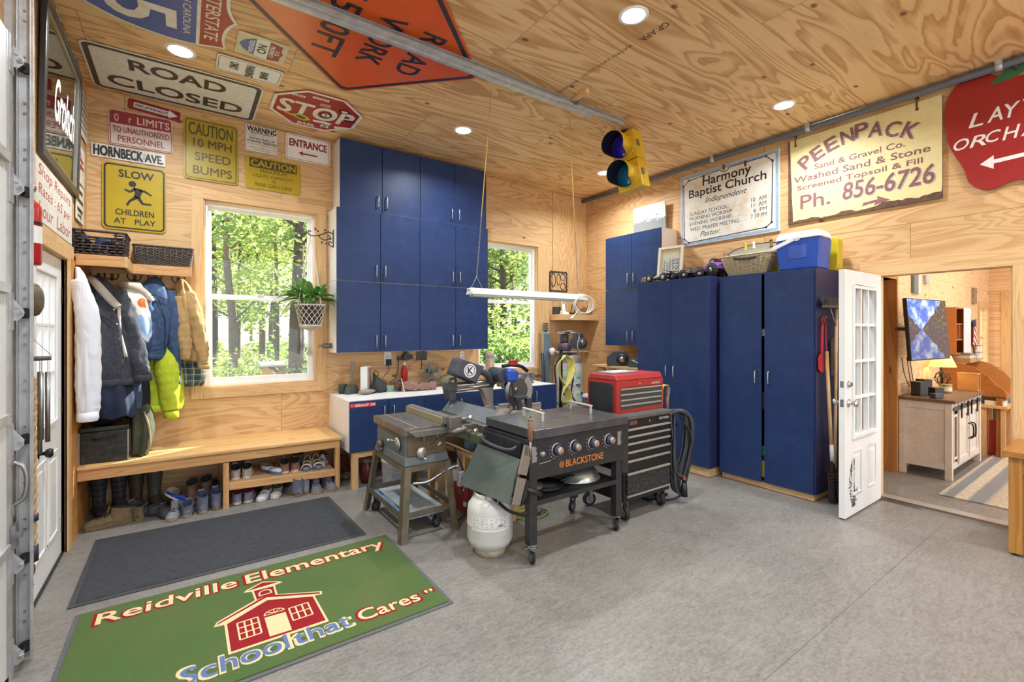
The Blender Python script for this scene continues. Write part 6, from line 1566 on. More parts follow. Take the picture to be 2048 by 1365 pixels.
m=MB();m.cyl((1.98,3.70,1.005),(2.44,3.70,1.015),.020,n=14);m.cyl((1.98,3.76,.955),(2.44,3.76,.965),.020,n=14);m.build('slide_rails',M_chr2,e)
m=MB();m.box(1.92,3.66,.965,1.99,3.80,1.03);m.prism([(1.92,.965),(1.985,.965),(2.0,.90),(1.96,.87),(1.93,.885)],-3.79,-3.67,M=RX(90));m.tube([(1.93,3.68,1.03),(1.935,3.68,1.075),(1.99,3.68,1.075),(1.995,3.68,1.03)],.013,n=8);m.build('rail_end',M_dgrey,e,bevel=.004)
m=MB();m.lathe([(.0,-.004),(.152,-.004),(.156,0),(.152,.004),(0,.004)],n=48,M=TR(2.69,3.69,.915) @ RX(90));m.build('blade',M_steel,e)
m=MB();pts=[(2.69+.178*math.cos(R_(t)),.915+.178*math.sin(R_(t))) for t in range(-70,171,12)];m.prism(pts+[(2.60,.93)],-3.735,-3.70,M=RX(90));m.build('upper_guard',pm('guard_grey',srgb(134,128,118),.4,.4,var=.15),e,bevel=.008)
pts=[(2.69+.172*math.cos(R_(t)),.915+.172*math.sin(R_(t))) for t in range(-75,60,9)];pi=[(2.69+.110*math.cos(R_(t)),.915+.110*math.sin(R_(t))) for t in range(-75,60,9)]
m=MB();m.prism(pts+pi[::-1],-3.682,-3.675,M=RX(90));m.build('lower_guard',pm('guard_pale',srgb(176,176,166),.35,.2,var=.1),e)
m=MB();m.prism(circ(.112,30,2.69,.925),-3.683,-3.676,M=RX(90));m.build('blade_cover',pm('cover_brown',srgb(92,86,80),.5,var=.2),e);m=MB();m.lathe([(0,0),(.026,0),(.026,.014),(.012,.018),(0,.018)],M=TR(2.655,3.676,.925) @ RX(90),n=18);m.build('arbor',M_steel,e)
m=MB();m.box(2.46,3.62,1.02,2.56,3.76,1.10);m.cyl((2.44,3.55,1.085),(2.44,3.76,1.085),.07,n=20);m.build('motor',M_dgrey,e,bevel=.006)
m=MB();m.cyl((2.50,3.50,1.085),(2.50,3.62,1.085),.066,n=22);m.box(2.44,3.49,1.035,2.545,3.55,1.135);m.build('motor_cap',M_kblue,e,bevel=.012)
m=MB();m.box(2.48,3.70,.96,2.62,3.76,1.12);m.build('head_arm',M_sawal,e,bevel=.01)
m=MB();m.tube(spline([(2.50,3.68,1.16),(2.60,3.68,1.17),(2.72,3.68,1.15),(2.80,3.68,1.10)],6),.018,n=10);m.build('handle',M_black,e);m=MB();m.box(2.58,3.66,1.165,2.67,3.70,1.215);m.build('trigger',pm('trigger_red',srgb(176,44,44),.4),e,bevel=.006)
m=MB();m.tube(spline([(2.24,3.66,1.13),(2.30,3.66,1.10),(2.36,3.68,1.04),(2.40,3.70,1.0)],6),.032,n=14);m.build('dust_elbow',M_dgrey,e)
bg_=MB();cx_,cz_=2.085,1.145
cor=[(-.085,.115),(.165,.03),(.075,-.125),(-.150,-.03)]
def bagring(y,k):return [Vector((cx_+x*k,y,cz_+z*k)) for x,z in [(a[0]+(b[0]-a[0])*t,a[1]+(b[1]-a[1])*t) for a,b in zip(cor,cor[1:]+cor[:1]) for t in (0,.25,.5,.75)]]
bg_.loft([bagring(3.585,.86),bagring(3.60,.97),bagring(3.68,1.04),bagring(3.76,.97),bagring(3.775,.86)]);bag=bg_.build('dust_bag',cloth('bag_grey',srgb(84,86,96),bump=.3),e)
m=MB();Mk=TR(cx_+.0,3.583,cz_-.0) @ RX(90);m.ring(circ(.062,36),circ(.050,36),0,.0014,M=Mk);m.prism(circ(.043,32),0,.0012,M=Mk);m.build('emblem',S_whiteclean,bag);m=MB();put(m,'K',0,0,.05,.06,z=.0020,bold=.05,shear=.05);m.xf(Mk);m.build('emblem_letter',cloth('bag_dark',srgb(60,62,70)),bag)
m=MB();m.tube(spline([(2.52,3.56,1.03),(2.53,3.55,.9),(2.48,3.54,.80),(2.44,3.53,.72)],6),.006,n=6);m.tube(spline([(2.0,3.66,.93),(2.15,3.64,.84),(2.30,3.62,.76),(2.36,3.60,.72)],6),.006,n=6);m.tube([(2.0,3.655,1.035),(2.42,3.655,1.045)],.005,n=6);m.build('cord',M_rubber,e)
m=MB();m.box(2.56,3.60,.745,2.60,3.62,.87);m.cyl((2.58,3.61,.87),(2.58,3.61,.745),.008,n=8);m.box(2.56,3.54,.86,2.70,3.62,.875);m.box(2.70,3.55,.75,2.76,3.60,.85);m.box(2.60,3.55,.75,2.64,3.59,.83);m.build('work_clamp',M_dgrey,e,bevel=.003)
m=MB();m.tube([(2.30+.03*math.cos(t),3.63,.77+.035*math.sin(t)) for t in [2*PI*i/18 for i in range(18)]],.006,n=6,closed=True);m.tube([(2.0+.05*math.cos(t),3.70,.80+.05*math.sin(t)) for t in [PI*i/12 for i in range(13)]],.006,n=6);m.build('work_stop',M_sawal,e)

e=thing('metal_box','red metal box with white sticker on the floor behind the propane tank','box',(2.03,3.32,.001));MB().box(-.15,-.17,0,.15,.19,.22).build('body',M_red,e,bevel=.004);MB().box(-.152,-.06,.06,-.1505,.02,.10).build('sticker',S_whiteclean,e);MB().box(-.152,.06,.14,-.146,.10,.18).build('latch',M_steel,e)
e=thing('bucket','light blue plastic bucket with string on the bench behind the griddle shelf','bucket',(1.93,3.30,.541));MB().lathe([(0,0),(.055,0),(.066,.098),(.062,.098),(.052,.004),(0,.004)],n=24).build('body',pm('pale_blue',srgb(126,172,200),.5,var=.25,vs=20),e);m=MB();m.tube([(.04*math.cos(t)+.015*math.sin(3*t),.04*math.sin(t),.092+.008*math.sin(5*t)) for t in [.3*i for i in range(50)]],.003,n=5);m.build('string',pm('blue_string',srgb(110,180,220),.6),e)
e=thing('pail','white joint compound pail with grey label behind the table saw stand','pail',(1.66,4.22,.001));MB().lathe([(0,0),(.13,0),(.145,.27),(.150,.275),(.150,.30),(.14,.305),(0,.305)],n=32).build('body',pm('pail_white',srgb(196,200,204),.45,var=.1),e);m=MB();m.lathe([(.1345,.07),(.1425,.23)],n=32,arc=.6,M=RZ(160));m.build('label',pm('label_pale',srgb(170,172,176),.6,var=.4,vs=30,dirt=srgb(90,60,90),dirtamt=.6),e)
e=thing('tub','white plastic tub on the floor under the counter to the right of the pail','tub',(1.98,4.30,.001));MB().lathe([(0,0),(.12,0),(.13,.20),(.135,.21),(0,.212)],n=28).build('body',S_whiteclean,e);MB().lathe([(.127,.06),(.1312,.16)],n=28,arc=.5,M=RZ(170)).build('label',pm('label_pale',srgb(170,172,176)),e)
e=thing('glass_jar','dark red jar under the counter beside the pine stand leg','jar',(1.50,4.60,.001));MB().lathe([(0,0),(.07,0),(.075,.15),(.05,.19),(.05,.21),(0,.21)],n=24).build('body',pm('dark_red_glass',srgb(96,36,32),.15),e);MB().lathe([(.054,.20),(.054,.235),(0,.236)],n=20).build('lid',pm('jar_lid',srgb(130,110,96),.5),e)
e=thing('cardboard_sheet','pale flattened sheet on the floor under the counter','sheet',(1.62,4.72,.001));MB().box(-.2,-.12,0,.25,.15,.012).build('sheet',pm('pale_sheet',srgb(190,188,196),.6),e)
# ---------------------------------------------------------------- on the counter
CT=.835
e=thing('canister','small dark green canister at the left end of the counter','canister',(1.385,5.06,CT));MB().lathe([(0,0),(.042,0),(.042,.085),(.044,.088),(.044,.10),(0,.102)],n=22).build('body',pm('dark_green_tin',srgb(62,74,66),.5,var=.3),e)
e=thing('maul','old sledge hammer standing on its steel head with wooden handle up','hammer',(1.455,4.985,CT),(0,0,R_(20)))
MB().hexa([(-.075,-.035,0),(.075,-.035,0),(.075,.035,0),(-.075,.035,0)],[(-.05,-.03,.09),(.055,-.03,.09),(.055,.03,.09),(-.05,.03,.09)]).build('head',pm('old_steel',srgb(86,92,94),.55,.5,var=.3,vs=14),e,bevel=.008)
MB().tube([(0,0,.09),(.004,0,.18),(.01,.0,.30),(.012,0,.335)],[.020,.018,.022,.024],n=10).build('handle',pm('grey_wood',srgb(140,130,112),.75,var=.3,vs=30),e)
e=thing('wall_panel_box','upright white box with a red framed side on the counter','box',(1.60,4.965,CT),(0,0,R_(-32)))
MB().box(-.035,-.085,0,.035,.085,.285).build('body',pm('chalk_white',srgb(220,222,220),.6,var=.08),e,bevel=.002)
m=MB()
m.ring(rect(.068,.125),rect(.05,.10),0,.0015,M=TR(.0,-.0855,.143) @ RX(90)) if False else None
m=MB();m.box(.0352,-.075,.01,.0365,.075,.275);pn=m.build('side',pm('pinkish_grey',srgb(172,160,154),.6,var=.15),e)
m=MB()
for z in (.04,.13,.235):m.box(.0366,-.066,z,.0376,-.040,z+.022);m.box(.0366,.045,z,.0376,.066,z+.022)
m.box(.0366,-.015,.02,.0372,-.010,.262);m.box(.0366,.012,.02,.0372,.017,.262);m.build('red_marks',pm('brick_red',srgb(170,62,56),.6),pn)
e=thing('stone_block','rough grey stone piece at the front of the counter','stone',(1.575,4.86,CT),(0,0,R_(15)))
MB().grid(lambda u,v:Vector((.085*(1-.2*math.cos(6*v))*math.sin(PI*v)*math.cos(2*PI*u),.05*math.sin(PI*v)*math.sin(2*PI*u)*(1+.15*math.sin(9*u)),.028-.027*math.cos(PI*v)*(1+.1*math.sin(12*u)))),14,8).build('stone',pm('stone_grey',srgb(146,144,132),.85,var=.3,vs=20,bump=.4),e)
e=thing('pouch','black drawstring pouch leaning beside the white box','pouch',(1.735,4.95,CT))
drape([(.205,-.045,.03,.010,.01),(.17,-.035,.02,.022,.02),(.12,-.01,.0,.055,.045),(.06,.0,-.01,.085,.065),(.02,.0,-.01,.085,.065),(.002,0,-.01,.06,.05)],folds=6,amp=.08,seed=41).build('body',cloth('pouch_black',srgb(62,62,66)),e)
MB().tube(spline([(-.05,.03,.20),(-.03,.01,.235),(.0,.0,.19),(-.03,.0,.17)],5),.004,n=6).build('cord',M_black,e)
e=thing('small_carton','pale green carton between the black pouch and the tool belt','box',(1.875,4.95,CT),(0,0,R_(-10)));MB().box(-.055,-.04,0,.055,.04,.06).build('body',pm('pale_green',srgb(130,164,138),.6,var=.2),e)
e=thing('wire_tangle','tangled copper coloured wire on the pale green carton','wire',(1.83,5.05,CT+.001));m=MB();rg=random.Random(8);m.tube(spline([(rg.uniform(-.09,.09),rg.uniform(-.05,.05),rg.uniform(.01,.12)) for i in range(22)],5),.003,n=5);m.build('wire',pm('copper_wire',srgb(150,106,70),.5,.4),e)
e=thing('tool_belt','brown leather tool belt lying on the counter','tool belt',(2.14,4.86,CT),(0,0,R_(-6)))
MB().grid(lambda u,v:Vector((-.20+.40*u+.02*math.sin(5*v),-.07+.13*v-.03*v*v,.004+(.085+.02*math.sin(8*u))*math.sin(PI*min(1,v*.95+.05))*(1-.35*u **3)+.008*math.sin(18*u+5*v))),34,14).build('pouches',pm('suede',srgb(136,102,88),.85,var=.25,vs=14,bump=.2),e,solid=.012)
m=MB();m.tube([(-.20+.05*math.cos(t),.0+.075*math.cos(t)*.3,.065+.062*math.sin(t)) for t in [2*PI*i/20 for i in range(20)]],.014,n=8,closed=True);m.build('belt',pm('belt_dark',srgb(70,62,58),.6),e)
m=MB();m.bar((-.165,-.08,.0),(-.19,-.05,.145),.008,.006);m.build('tape',pm('cream_tape',srgb(214,196,160),.6),e)
m=MB()
for i in range(6):m.ell((-.13+i*.055,-.065,.088+.006*math.sin(i*3)),.008,.006,.008,nu=8,nv=6)
m.build('rivets',M_chrome,e)
e=thing('bottle','red metal bottle standing at the back of the counter','bottle',(2.09,5.10,CT));MB().lathe([(0,0),(.036,0),(.038,.01),(.038,.20),(.030,.235),(.016,.25),(.016,.27)],n=24).build('body',pm('bottle_red',srgb(178,28,38),.3),e);MB().lathe([(.018,.27),(.018,.29),(.008,.30),(0,.31)],n=16).build('nozzle',M_white,e)
e=thing('small_cartons','small brown and white carton beside the red bottle','box',(2.00,5.05,CT),(0,0,R_(12)));MB().box(-.05,-.03,0,.045,.03,.085).build('body',pm('carton_brown',srgb(150,96,74),.6,var=.35,vs=30,dirt=srgb(226,220,210),dirtamt=.8),e)
e=thing('desk_fan','small round grey fan behind the tool belt','fan',(2.40,5.03,CT+.001))
m=MB();m.lathe([(0,0),(.07,0),(.065,.02),(.02,.03),(.018,.08)],n=20);m.build('base',M_dgrey,e)
m=MB()
for r,y in ((.125,0),(.125,.05),(.09,-.015),(.055,-.02)):m.tube([(r*math.cos(t),y,.165+r*math.sin(t)) for t in [2*PI*i/28 for i in range(28)]],.003,n=5,closed=True)
for i in range(16):a=2*PI*i/16;m.tube([(.02*math.cos(a),-.02,.165+.02*math.sin(a)),(.09*math.cos(a),-.015,.165+.09*math.sin(a)),(.125*math.cos(a),0,.165+.125*math.sin(a)),(.125*math.cos(a),.05,.165+.125*math.sin(a))],.0018,n=4)
m.build('guard',M_steel,e)
m=MB()
for i in range(4):a=PI/2*i+.4;m.prism([(.01,-.01),(.10,-.045),(.105,.03),(.01,.02)],0,.004,M=TR(0,.02,.165) @ RX(90) @ RZ(math.degrees(a)) @ RX(18))
m.build('blades',pm('fan_blade',srgb(110,112,106),.5),e);m=MB();m.cyl((0,.05,.165),(0,.10,.165),.045,n=16);m.build('motor',M_dgrey,e)
e=thing('canvas_sack','crumpled olive canvas sack behind the dust bag on the counter','sack',(2.68,5.00,CT+.001));MB().grid(lambda u,v:Vector((.19*math.sin(PI*v)*math.cos(2*PI*u)*(1+.1*math.sin(7*u*2)),.085*math.sin(PI*v)*math.sin(2*PI*u),.075-.074*math.cos(PI*v)*(1+.12*math.sin(14*u)))),30,12).build('sack',cloth('sack_olive',srgb(120,114,92)),e)
for (x,y,lb,col,h,r,cap) in ((2.87,4.90,'orange bottle on the counter behind the mitre saw',(222,130,44),.15,.032,(230,226,216)),(2.96,4.93,'white and green spray can on the counter behind the mitre saw',(200,206,190),.14,.03,(120,150,110))):
    e=thing('bottle',lb,'bottle',(x,y,CT));MB().lathe([(0,0),(r,0),(r,h*.75),(r*.6,h*.88),(r*.6,h)],n=20).build('body',pm('b_%d' % (x*100),srgb(*col),.4,var=.3,vs=24),e);MB().lathe([(r*.65,h),(r*.65,h+.03),(0,h+.032)],n=16).build('cap',pm('c_%d' % (x*100),srgb(*cap),.4),e)
e=thing('glass_jar','tall glass bottle with patterned filling in front of the compressor window','jar',(3.215,5.02,CT));m=MB();m.lathe([(0,0),(.055,0),(.058,.02),(.058,.30),(.05,.32),(.05,.335),(.058,.34),(.058,.37),(.045,.40),(0,.405)],n=26);m.build('body',pm('jar_mosaic',srgb(206,184,156),.25,var=.4,vs=40,dirt=srgb(140,96,80),dirtamt=.8),e);MB().lathe([(.0585,.325),(.0595,.335),(.0585,.345)],n=26).build('band',pm('jar_blue',srgb(120,150,180),.4),e)
e=thing('bench_vise','small steel vise at the right end of the counter','vise',(3.62,4.72,CT));m=MB();m.lathe([(0,0),(.06,0),(.055,.02),(.03,.035)],n=18);m.box(-.05,-.03,.035,.05,.03,.075);m.box(-.055,-.035,.075,-.02,.035,.13);m.box(.02,-.035,.075,.055,.035,.13);m.cyl((-.1,0,.06),(.09,0,.06),.012,n=10);m.build('body',pm('vise_grey',srgb(126,130,134),.45,.6,var=.3),e,bevel=.003)
e=thing('tool_tray','row of small tools and parts in front of the compressor window sill','tools',(3.60,5.08,CT));m=MB();rg=random.Random(12);m.box(-.25,-.05,0,.2,.05,.03);m.build('tray',M_dgrey,e)
for i in range(5):MB().cyl((-.2+i*.08,-.03,.045+.01*(i % 2)),(-.16+i*.09,.03,.05),.014,n=10).build('tool',M_white if i % 2 else M_steel,e)
e=thing('roller_pipe','black steel bar leaning upright at the end of the counter beside the yellow hose','bar',(3.90,4.72,0));MB().cyl((0,0,0),(.03,.12,1.20),.024,n=12).build('bar',M_blackmetal,e)

# ---------------------------------------------------------------- wall electrics
def outlet(lb,x,z,w=.07,h=.115,plug=True,y=YB):
    e=thing('wall_outlet',lb,'outlet',(x,y,z),WALL_B)
    MB().prism(rrect(w,h,.006),.001,.007).build('plate',M_white,e,bevel=.002)
    m=MB();m.prism(rrect(.034,.028,.008,cy=.022),.007,.009);m.prism(rrect(.034,.028,.008,cy=-.022),.007,.009);f=m.build('receptacle',pm('receptacle',srgb(220,220,216),.4),e)
    m=MB()
    for cy in (.022,-.022):m.box(-.008,cy-.002,.009,-.005,cy+.008,.0095);m.box(.005,cy-.002,.009,.008,cy+.008,.0095)
    m.build('slots',M_black,f)
    return e
outlet('white wall outlet with a plugged-in black adapter under the wall cabinets',1.918,1.185,w=.085,h=.145)
e=thing('power_adapter','black power adapter plugged into the wall outlet under the cabinets','adapter',(1.920,YB-.010,1.140));MB().box(-.028,-.04,-.035,.028,0,.035).build('body',M_black,e,bevel=.004);MB().tube(spline([(0,-.02,-.035),(.0,-.02,-.10),(-.06,-.03,-.16),(-.09,-.06,-.24),(-.08,-.10,-.30)],6),.003,n=5).build('cord',M_black,e)
outlet('white wall outlet at the right end under the wall cabinets beside the compressor window',2.90,1.185)
e=thing('clamp_lamp','black clamp device mounted on the plywood above the red bottle','device',(2.125,YB-.005,1.20));m=MB();m.cyl((0,-.01,0),(0,-.07,0),.045,n=18);m.box(-.10,-.03,-.04,-.03,-.005,.005);m.box(.03,-.05,-.03,.08,-.01,.02);m.box(-.02,-.04,.03,.02,-.01,.07);m.build('body',M_dgrey,e,bevel=.003);MB().tube(spline([(-.08,-.02,-.02),(-.09,-.02,-.15),(-.13,-.03,-.25),(-.2,-.04,-.28)],6),.004,n=5).build('cord',M_black,e)
e=thing('monitor_mount','grey steel plate on the plywood above the fan','plate',(2.335,YB-.004,1.215),WALL_B);MB().prism([(-.07,-.06),(.065,-.07),(.075,.055),(-.055,.06)],0,.012).build('plate',pm('plate_grey',srgb(96,96,92),.5,.4),e);MB().tube([(0,-.06,.005),(0,-.18,.006)],.003,n=5).build('wire',M_black,e);m=MB();m.cyl((-.04,.04,.012),(-.04,.04,.016),.008,n=8);m.cyl((.055,.04,.012),(.055,.04,.016),.008,n=8);m.build('screws',M_chrome,e)
e=thing('junction_box','grey electrical box beside the compressor window above the corner shelf','electrical box',(4.44,YB-.013,1.80),WALL_B);MB().box(-.055,-.05,0,.055,.05,.06).build('body',M_dgrey,e,bevel=.004);m=MB();m.tube([(0,-.05,.03),(0,-.10,.03)],.01,n=8);m.build('conduit',M_galv,e)
e=thing('engine_gasket','black engine gasket hung on the plywood beside the compressor window','gasket',(4.50,YB-.014,2.225),WALL_B)
m=MB();ow_=[]
for sx,sy,ex,ey in ((-.165,-.145,.165,-.145),(.165,-.145,.165,.145),(.165,.145,-.165,.145),(-.165,.145,-.165,-.145)):
    for i in range(24):t=i/24;k_=.010*abs(math.sin(t*PI*5));nx,ny=(0,math.copysign(k_,sy)) if sy ==ey else (math.copysign(k_,sx),0);ow_.append((sx+(ex-sx)*t+nx,sy+(ey-sy)*t+ny))
m.ring(ow_,[(x*.86,y*.84) for x,y in ow_],0,.004)
for cx,cy,rx,ry in ((-.10,.02,.05,.10),(.0,.03,.035,.09),(.085,.07,.05,.05),(.085,-.065,.05,.055)):m.ring(circ(1,22,0,0) and [(cx+rx*x,cy+ry*y) for x,y in circ(1,22)],[(cx+rx*.82*x,cy+ry*.86*y) for x,y in circ(1,22)],0,.0038)
m.build('gasket',pm('gasket_black',srgb(74,68,58),.6,var=.3,vs=30),e)
# corner shelf contents
e=thing('cordless_phone','white cordless phone standing in its base on the corner shelf','phone',(4.47,5.00,1.7385),(0,0,R_(-15)));MB().hexa([(-.05,-.07,0),(.05,-.07,0),(.05,.05,0),(-.05,.05,0)],[(-.045,-.055,.022),(.045,-.055,.022),(.045,.045,.05),(-.045,.045,.05)]).build('base',M_white,e,bevel=.004);hs=MB().hexa([(-.024,.005,.045),(.024,.005,.045),(.024,.03,.045),(-.024,.03,.045)],[(-.022,.035,.21),(.022,.035,.21),(.022,.058,.21),(-.022,.058,.21)]).build('handset',M_white,e,bevel=.005);MB().hexa([(-.014,.022,.15),(.014,.022,.15),(.014,.026,.15),(-.014,.026,.15)],[(-.014,.029,.185),(.014,.029,.185),(.014,.033,.185),(-.014,.033,.185)]).build('screen',pm('lcd',srgb(110,140,130),.3),hs)
e=thing('router','black flat device with two antennas on the corner shelf','router',(4.74,5.03,1.7385));MB().box(-.12,-.06,0,.12,.06,.03).build('body',M_black,e,bevel=.004);m=MB();m.tube([(-.09,.03,.03),(-.06,.03,.16)],.007,n=6);m.tube([(-.01,.03,.03),(-.05,.03,.15)],.007,n=6);m.tube([(.05,.03,.03),(.02,.03,.17)],.007,n=6);m.build('antenna',M_black,e)
e=thing('rock_slab','rough brown slab leaning on the wall at the right end of the corner shelf','slab',(4.955,5.05,1.7385));MB().prism([(-.09,0),(.09,0),(.095,.07),(.08,.12),(.03,.105),(-.04,.12),(-.095,.09)],-.02,.02,M=RZ(-12) @ RX(90)).build('slab',pm('slab_brown',srgb(150,112,78),.85,var=.4,vs=14,bump=.4),e,bevel=.006)

# ---------------------------------------------------------------- compressor corner
e=thing('air_compressor','upright air compressor with sticker covered tank in the far corner','compressor',(4.30,4.72,0))
M_tk=pm('tank_grey',srgb(134,128,120),.45,.3,var=.3,vs=8,dirt=srgb(96,88,80),dirtamt=.5)
m=MB();m.lathe([(0,.10),(.10,.11),(.17,.15),(.19,.21),(.19,1.08),(.17,1.15),(.10,1.195),(0,1.205)],n=36);m.build('tank',M_tk,e)
k=NT('sticker_wrap');o=k.obj();br=k.n('ShaderNodeTexVoronoi');br.distance= 'CHEBYCHEV';k.l(k.mapping(o,scale=(11,11,26)),br.inputs['Vector']);br.inputs['Scale'].default_value=1
hs_=k.n('ShaderNodeHueSaturation');k.l(br.outputs['Color'],hs_.inputs['Color']);hs_.inputs['Saturation'].default_value=.62;hs_.inputs['Value'].default_value=.8
c=k.mix(k.math('GREATER_THAN',br.outputs['Distance'],.46),hs_.outputs[0],srgb(206,206,204));c=k.mix(k.ramp(k.noise(k.mapping(o,scale=(30,30,70)),1,2),[(.60,(0,0,0)),(.64,(1,1,1))]),c,srgb(220,220,216));k.base(c);k.b.inputs['Roughness'].default_value=.35
MB().lathe([(.1915,.45),(.1915,1.07)],n=36).build('stickers',k.m,e)
for a in (30,150,270):MB().bar((.15*math.cos(R_(a)),.15*math.sin(R_(a)),.16),(.19*math.cos(R_(a)),.19*math.sin(R_(a)),0.002),.04,.012).build('leg',M_tk,e)
MB().box(-.25,-.13,1.215,.27,.13,1.225).build('deck',M_galv,e)
M_pump=pm('pump_purple',srgb(86,70,84),.4,.4,var=.3,vs=16)
m=MB();m.lathe([(.085,0),(.10,.02),(.10,.09),(.07,.11)],n=22,M=TR(-.08,0,1.226))
for i in range(6):m.lathe([(0,0),(.062,0),(.062,.009),(0,.009)],n=22,M=TR(-.08,0,1.345+i*.018))
m.lathe([(0,.108),(.052,.108),(.052,.23),(0,.23)],n=20,M=TR(-.08,0,1.226));m.build('pump',M_pump,e)
m=MB();m.box(-.135,-.06,1.458,-.02,.06,1.49);m.build('pump_head',M_steel,e,bevel=.004)
m=MB();m.cyl((.10,.0,1.335),(.27,-.0,1.335),.085,n=24);m.cyl((.27,0,1.335),(.285,0,1.335),.07,n=22);m.box(.12,-.05,1.415,.23,.05,1.46);m.build('motor',M_dgrey,e)
m=MB();m.lathe([(.0,0),(.035,0),(.035,.02),(0,.03)],n=16,M=TR(.17,-.086,1.34) @ RX(90));m.build('motor_cap',M_steel,e)
m=MB();m.tube(spline([(-.05,0,1.48),(.0,-.06,1.475),(.10,-.1,1.45),(.05,-.12,1.3),(.07,-.14,1.18),(.06,-.13,1.10)],8),.010,n=8);m.tube(spline([(-.20,.02,1.47),(-.02,-.09,1.50),(.2,-.06,1.45)],6),.007,n=6);m.build('pipe',M_steel,e)
e=thing('filter_panel','grey flat metal cover beside the compressor pump','panel',(3.98,4.86,0));MB().box(-.02,-.02,0,.10,.0,1.46).build('panel',pm('panel_grey',srgb(122,136,146),.45,.3,var=.1),e);MB().lathe([(0,0),(.03,0),(.04,.08),(.015,.09),(0,.10)],n=16,M=TR(.06,-.10,1.18)).build('filter_bowl',pm('bowl_white',srgb(210,214,214),.3),e)
e=thing('post_lamp','dark insulator stack on a grey post beside the compressor window','post',(4.16,5.05,0));m=MB();m.cyl((0,0,0),(0,0,1.5),.02,n=12);m.build('post',M_galv,e);m=MB()
for i in range(4):m.lathe([(0,0),(.04,0),(.045,.012),(.03,.022),(0,.022)],n=18,M=TR(0,0,1.50+i*.03))
m.build('insulators',pm('insulator',srgb(52,64,66),.3),e)
e=thing('air_hose','yellow air hose hung in a long figure-eight loop in front of the compressor','hose',(3.98,4.46,0));m=MB();rg=random.Random(21)
for i in range(7):
    a=.055+.012*i;j=rg.uniform(-.01,.01);d=i*.008
    m.tube(spline([(j,-d,1.19),(a*1.1,-d,1.10),(a*.6,-d-.03,.90),(-a*.35,-d,.74),(-a*.6,-d,.62),(0,-d,.545+i*.008),(a*.7,-d,.62),(a*.45,-d,.74),(-a*.6,-d+.02,.90),(-a*1.1,-d,1.08),(j,-d,1.19)],6),.0085,n=7)
m.build('hose',pm('hose_pale',srgb(206,194,104),.5,var=.12),e);m=MB();m.tube(spline([(.11,0,1.12),(.16,0,.9),(.13,0,.70),(.2,0,.58),(.30,.02,.55)],6),.010,n=7);m.tube(spline([(.0,.02,1.22),(-.13,.02,1.05),(-.12,.02,.85),(-.15,.02,.6)],6),.010,n=7);m.build('black_hose',M_rubber,e);m=MB();m.tube([(0,.05,1.22),(0,-.08,1.20),(0,-.09,1.23)],.008,n=6);m.box(-.02,.045,0,.02,.07,1.26);m.build('hook_post',M_blackmetal,e)
e=thing('bucket','blue and white bucket behind the griddle lid beside the compressor','bucket',(4.02,3.95,.001));MB().lathe([(0,0),(.13,0),(.15,.70),(.155,.70),(.155,.72),(.14,.74),(0,.76)],n=26).build('body',pm('bucket_bluewhite',srgb(190,200,216),.45,var=.4,vs=9,dirt=srgb(80,100,140),dirtamt=.7),e);MB().tube([(.157*math.cos(t),.157*math.sin(t),.71+.06*math.sin(t*1.0)) for t in [PI*i/16+PI for i in range(17)]],.005,n=6).build('bail',M_black,e)
e=thing('utility_shelf','plain plywood shelf on the right wall under the corner cabinets','shelf',(0,0,0));MB().box(4.62,3.62,1.01,XR-.001,4.60,1.035).build('board',M_pine_y,e)
for y in (3.7,4.5):m=MB();m.box(4.68,y,.99,XR-.001,y+.03,1.0095);m.box(XR-.02,y,.75,XR-.001,y+.03,.9899);m.bar((4.75,y+.015,.99),(XR-.01,y+.015,.78),.03,.02);m.build('bracket',M_pine_z,e)
e=thing('bench_grinder','dark grey bench grinder wheel guard under the corner cabinets','grinder',(4.72,4.20,1.036))
m=MB();m.prism([(-.15,0),(.15,0),(.15,.10),(.08,.20),(-.06,.20),(-.15,.12)],-.05,.05,M=RZ(-55) @ RX(90));m.build('housing',M_dgrey,e,bevel=.008);m=MB();m.lathe([(0,0),(.075,0),(.075,.012),(.05,.02),(0,.02)],n=24,M=RZ(-55) @ TR(.05,-.05,.09) @ RX(90));w=m.build('wheel',M_black,e);m=MB();m.lathe([(.02,.02),(.035,.022),(.035,.026),(0,.026)],n=20,M=RZ(-55) @ TR(.05,-.05,.09) @ RX(90));m.build('wheel_hub',M_steel,w)
e=thing('drill_case','grey case with white line pattern under the corner cabinets','case',(4.72,3.84,1.036),(0,0,R_(-85)));MB().box(-.15,-.05,0,.15,.09,.115).build('body',M_dgrey,e,bevel=.006);m=MB();m.bar((-.08,-.0515,.085),(.05,-.0515,.045),.001,.012,up=(0,0,1));m.bar((-.1,-.0515,.09),(-.05,-.0515,.09),.001,.014,up=(0,0,1));m.prism(circ(.013,14),0,.001,M=TR(.11,-.0505,.085) @ RX(90));m.build('print',M_print,e)
e=thing('cloth_bundle','blue and orange cloth bundle behind the grey case','cloth',(4.90,3.90,1.036));MB().grid(lambda u,v:Vector((.10*math.sin(PI*v)*math.cos(2*PI*u),.14*math.sin(PI*v)*math.sin(2*PI*u),.10-.099*math.cos(PI*v)*(1+.12*math.sin(10*u)))),20,10).build('cloth',cloth('blue_rag',srgb(70,100,150),dirt=srgb(190,130,70),dirtamt=.7,vs=9),e)

